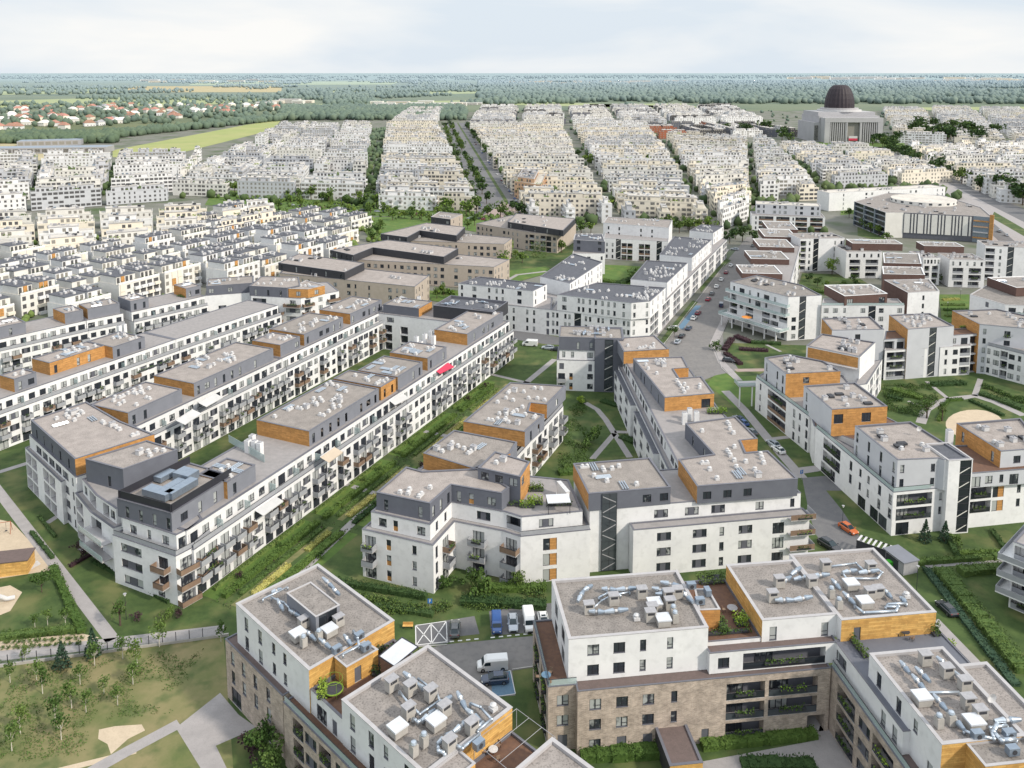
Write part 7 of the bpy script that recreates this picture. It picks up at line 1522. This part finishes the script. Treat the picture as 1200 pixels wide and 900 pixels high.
for i, (a, c, mt, l) in enumerate(((1043, 664, 'green_plastic', 'bright green wheeled waste container'), (1037, 655, 'blue_plastic', 'blue wheeled waste container'))):
    s = thing('waste_container', a, c, l, 'bin', ang=15); m = MB(); m.box(-.6, .6, -.5, .5, .12, 1.15, mt); pt(s, 'body', m); m = MB(); m.box(-.65, .65, -.55, .55, 1.16, 1.26, mt); pt(s, 'lid', m); m = MB()
    for x_ in (-.5, .5): m.cyl((x_, -.4, .08), (x_, -.3, .08), .08, 'tyre', 8)
    pt(s, 'wheel', m)
s = thing('bench', 478, 736, 'small yellow wooden bench on the grass by the striped bays', 'bench'); m = MB(); m.box(-.9, .9, -.25, .25, .42, .5, 'wood'); pt(s, 'seat', m); m = MB(); m.box(-.9, .9, .26, .32, .5, .95, 'wood'); pt(s, 'backrest', m); m = MB()
for x_ in (-.8, .72): m.box(x_, x_ + .08, -.2, .25, 0, .41, 'frame')
pt(s, 'legs', m)
def table(px, py, z, r_, mt, lab):
    s = thing('table', px, py, lab, 'table', z); m = MB(); m.cyl((0, 0, .7), (0, 0, .75), r_, mt, 16); pt(s, 'tabletop', m); m = MB(); m.cyl((0, 0, 0), (0, 0, .7), .06, 'frame', 6); pt(s, 'leg', m)
    for i in range(3):
        a = i * 2.1 + 1; c_ = emp('chair', (s.location.x + math.cos(a) * (r_ + .5), s.location.y + math.sin(a) * (r_ + .5), z), a - math.pi / 2); tag(c_, lab.replace('table', 'terrace chair beside the table').replace('round ', ''), 'chair', lab + ' chairs')
        m = MB(); m.box(-.25, .25, -.25, .25, .42, .47, 'railbrown'); pt(c_, 'seat', m); m = MB(); m.box(-.25, .25, .26, .3, .5, .95, 'railbrown'); pt(c_, 'backrest', m); m = MB()
        for u in (-.23, .18):
            for v in (-.23, .18): m.box(u, u + .05, v, v + .05, 0, .41, 'frame')
        pt(c_, 'legs', m)
table(858, 717, 13.4, .8, 'ventgrey', 'round grey table in the roof garden between the two big roofs'); table(640, 796, 10.0, .7, 'bluepaint', 'pale blue round table on the brick corner terrace'); table(578, 884, 12.7, .6, 'ventwhite', 'white table under the pergola at the bottom'); table(545 + 20, 868, 12.7, .5, 'char', 'dark table under the pergola at the bottom'); table(1060, 745, 13.15, .7, 'char', 'black table on the dark terrace at the yellow wall'); table(180, 590, 12.7 - 3, .5, 'railbrown', 'small table on the curved balcony')
def parasol(px, py, z, r_, mt, lab):
    s = thing('parasol', px, py, lab, 'parasol', z); m = MB(); m.cyl((0, 0, 0), (0, 0, 2.3), .03, 'ventgrey', 5); pt(s, 'pole', m); m = MB(); m.cyl((0, 0, 2.1), (0, 0, 2.6), r_, mt, 8, .05, False); pt(s, 'canopy', m)
parasol(875, 378, 4.2, 2.0, 'orangeparasol', 'orange parasol on the raised balcony of the curved house'); parasol(652, 592, 12.8, 0.1, 'awningwhite', 'closed parasol on the central corner terrace')
s = thing('roof_pavilion', 654, 598, 'white framed pavilion on the central corner roof terrace', 'pavilion', 12.7, 5); m = MB(); m.box(-2.2, 2.2, -1.6, 1.6, 2.3, 2.45, 'sunvoile'); pt(s, 'roof', m); m = MB()
for x_ in (-2.1, 2.0):
    for y_ in (-1.5, 1.4): m.box(x_, x_ + .1, y_, y_ + .1, 0, 2.29, 'frame')
pt(s, 'posts', m)
s = thing('garden_wall', 660, 585, 'white rendered stub wall beside the roof pavilion', 'wall', 12.7, -70); m = MB(); m.box(-2.2, 2.2, -.35, .35, 0, 2.6, 'white', bottom=False); pt(s, 'wall', m); m = MB(); m.box(-2.3, 2.3, -.45, .45, 2.61, 2.7, 'ventwhite'); pt(s, 'coping', m)
# ================================================================== world, sun, camera
sun_el, sun_az = 36.0, 30.0      # azimuth of the sun measured from +X toward -Y
wd = bpy.data.worlds.new('World'); scene.world = wd; wd.use_nodes = True; nt = wd.node_tree; L = nt.links
bg = nt.nodes['Background']; sky = N(nt, 'ShaderNodeTexSky'); sky.sky_type = 'NISHITA'; sky.sun_disc = False; sky.sun_elevation = R(sun_el)
sd = Vector((math.cos(R(-sun_az)) * math.cos(R(sun_el)), math.sin(R(-sun_az)) * math.cos(R(sun_el)), math.sin(R(sun_el))))
sky.sun_rotation = math.atan2(sd.x, sd.y); sky.air_density = 1.2; sky.dust_density = 2.5; sky.ozone_density = 1.0
tc = N(nt, 'ShaderNodeTexCoord'); mp = N(nt, 'ShaderNodeMapping'); mp.inputs['Scale'].default_value = (1, 1, 4.5); L.new(tc.outputs['Generated'], mp.inputs[0])
n1 = N(nt, 'ShaderNodeTexNoise'); n1.inputs['Scale'].default_value = 2.6; n1.inputs['Detail'].default_value = 5; n1.inputs['Roughness'].default_value = .5; n1.inputs['Distortion'].default_value = .3; L.new(mp.outputs[0], n1.inputs['Vector'])
r1 = N(nt, 'ShaderNodeMapRange'); r1.inputs[1].default_value = .42; r1.inputs[2].default_value = .68; r1.inputs[3].default_value = .95; r1.inputs[4].default_value = 1.0; L.new(n1.outputs['Fac'], r1.inputs[0])
cr = N(nt, 'ShaderNodeMix', data_type='RGBA'); n2 = N(nt, 'ShaderNodeMapRange'); n2.inputs[1].default_value = .42; n2.inputs[2].default_value = .66; L.new(n1.outputs['Fac'], n2.inputs[0]); L.new(n2.outputs[0], cr.inputs[0])
cr.inputs[6].default_value = (7.3, 8.05, 8.8, 1); cr.inputs[7].default_value = (9.3, 9.25, 9.05, 1)
mx = N(nt, 'ShaderNodeMix', data_type='RGBA'); L.new(r1.outputs[0], mx.inputs[0]); L.new(sky.outputs[0], mx.inputs[6]); L.new(cr.outputs[2], mx.inputs[7]); sx = N(nt, 'ShaderNodeSeparateXYZ'); L.new(tc.outputs['Generated'], sx.inputs[0]); zr = N(nt, 'ShaderNodeMapRange'); zr.inputs[1].default_value = .12; zr.inputs[2].default_value = .75; zr.inputs[3].default_value = 1.0; zr.inputs[4].default_value = 1.5; L.new(sx.outputs['Z'], zr.inputs[0])
vm = N(nt, 'ShaderNodeVectorMath', operation='SCALE'); L.new(mx.outputs[2], vm.inputs[0]); L.new(zr.outputs[0], vm.inputs['Scale']); L.new(vm.outputs[0], bg.inputs[0]); bg.inputs[1].default_value = .105
sl = bpy.data.lights.new('sun', 'SUN'); sl.energy = 3.9; sl.angle = R(4); sl.color = (1, .905, .77); so = bpy.data.objects.new('sun', sl); col.objects.link(so); so.rotation_euler = (-sd).to_track_quat('-Z', 'Y').to_euler()
cam = bpy.data.cameras.new('camera'); cam.sensor_width = 36; cam.sensor_fit = 'HORIZONTAL'; cam.lens = 36 * F / 1200; cam.shift_y = -(450 - CY) / 1200; cam.clip_end = 120000; cam.clip_start = 1
co = bpy.data.objects.new('camera', cam); col.objects.link(co); co.location = (0, 0, H); co.rotation_euler = (R(90) - TH, 0, 0); scene.camera = co
scene.view_settings.view_transform = 'Standard'; scene.view_settings.look = 'None'; scene.view_settings.exposure = 0
scene.cycles.volume_bounces = 0; scene.cycles.max_bounces = 5; scene.cycles.diffuse_bounces = 2; scene.cycles.transparent_max_bounces = 6
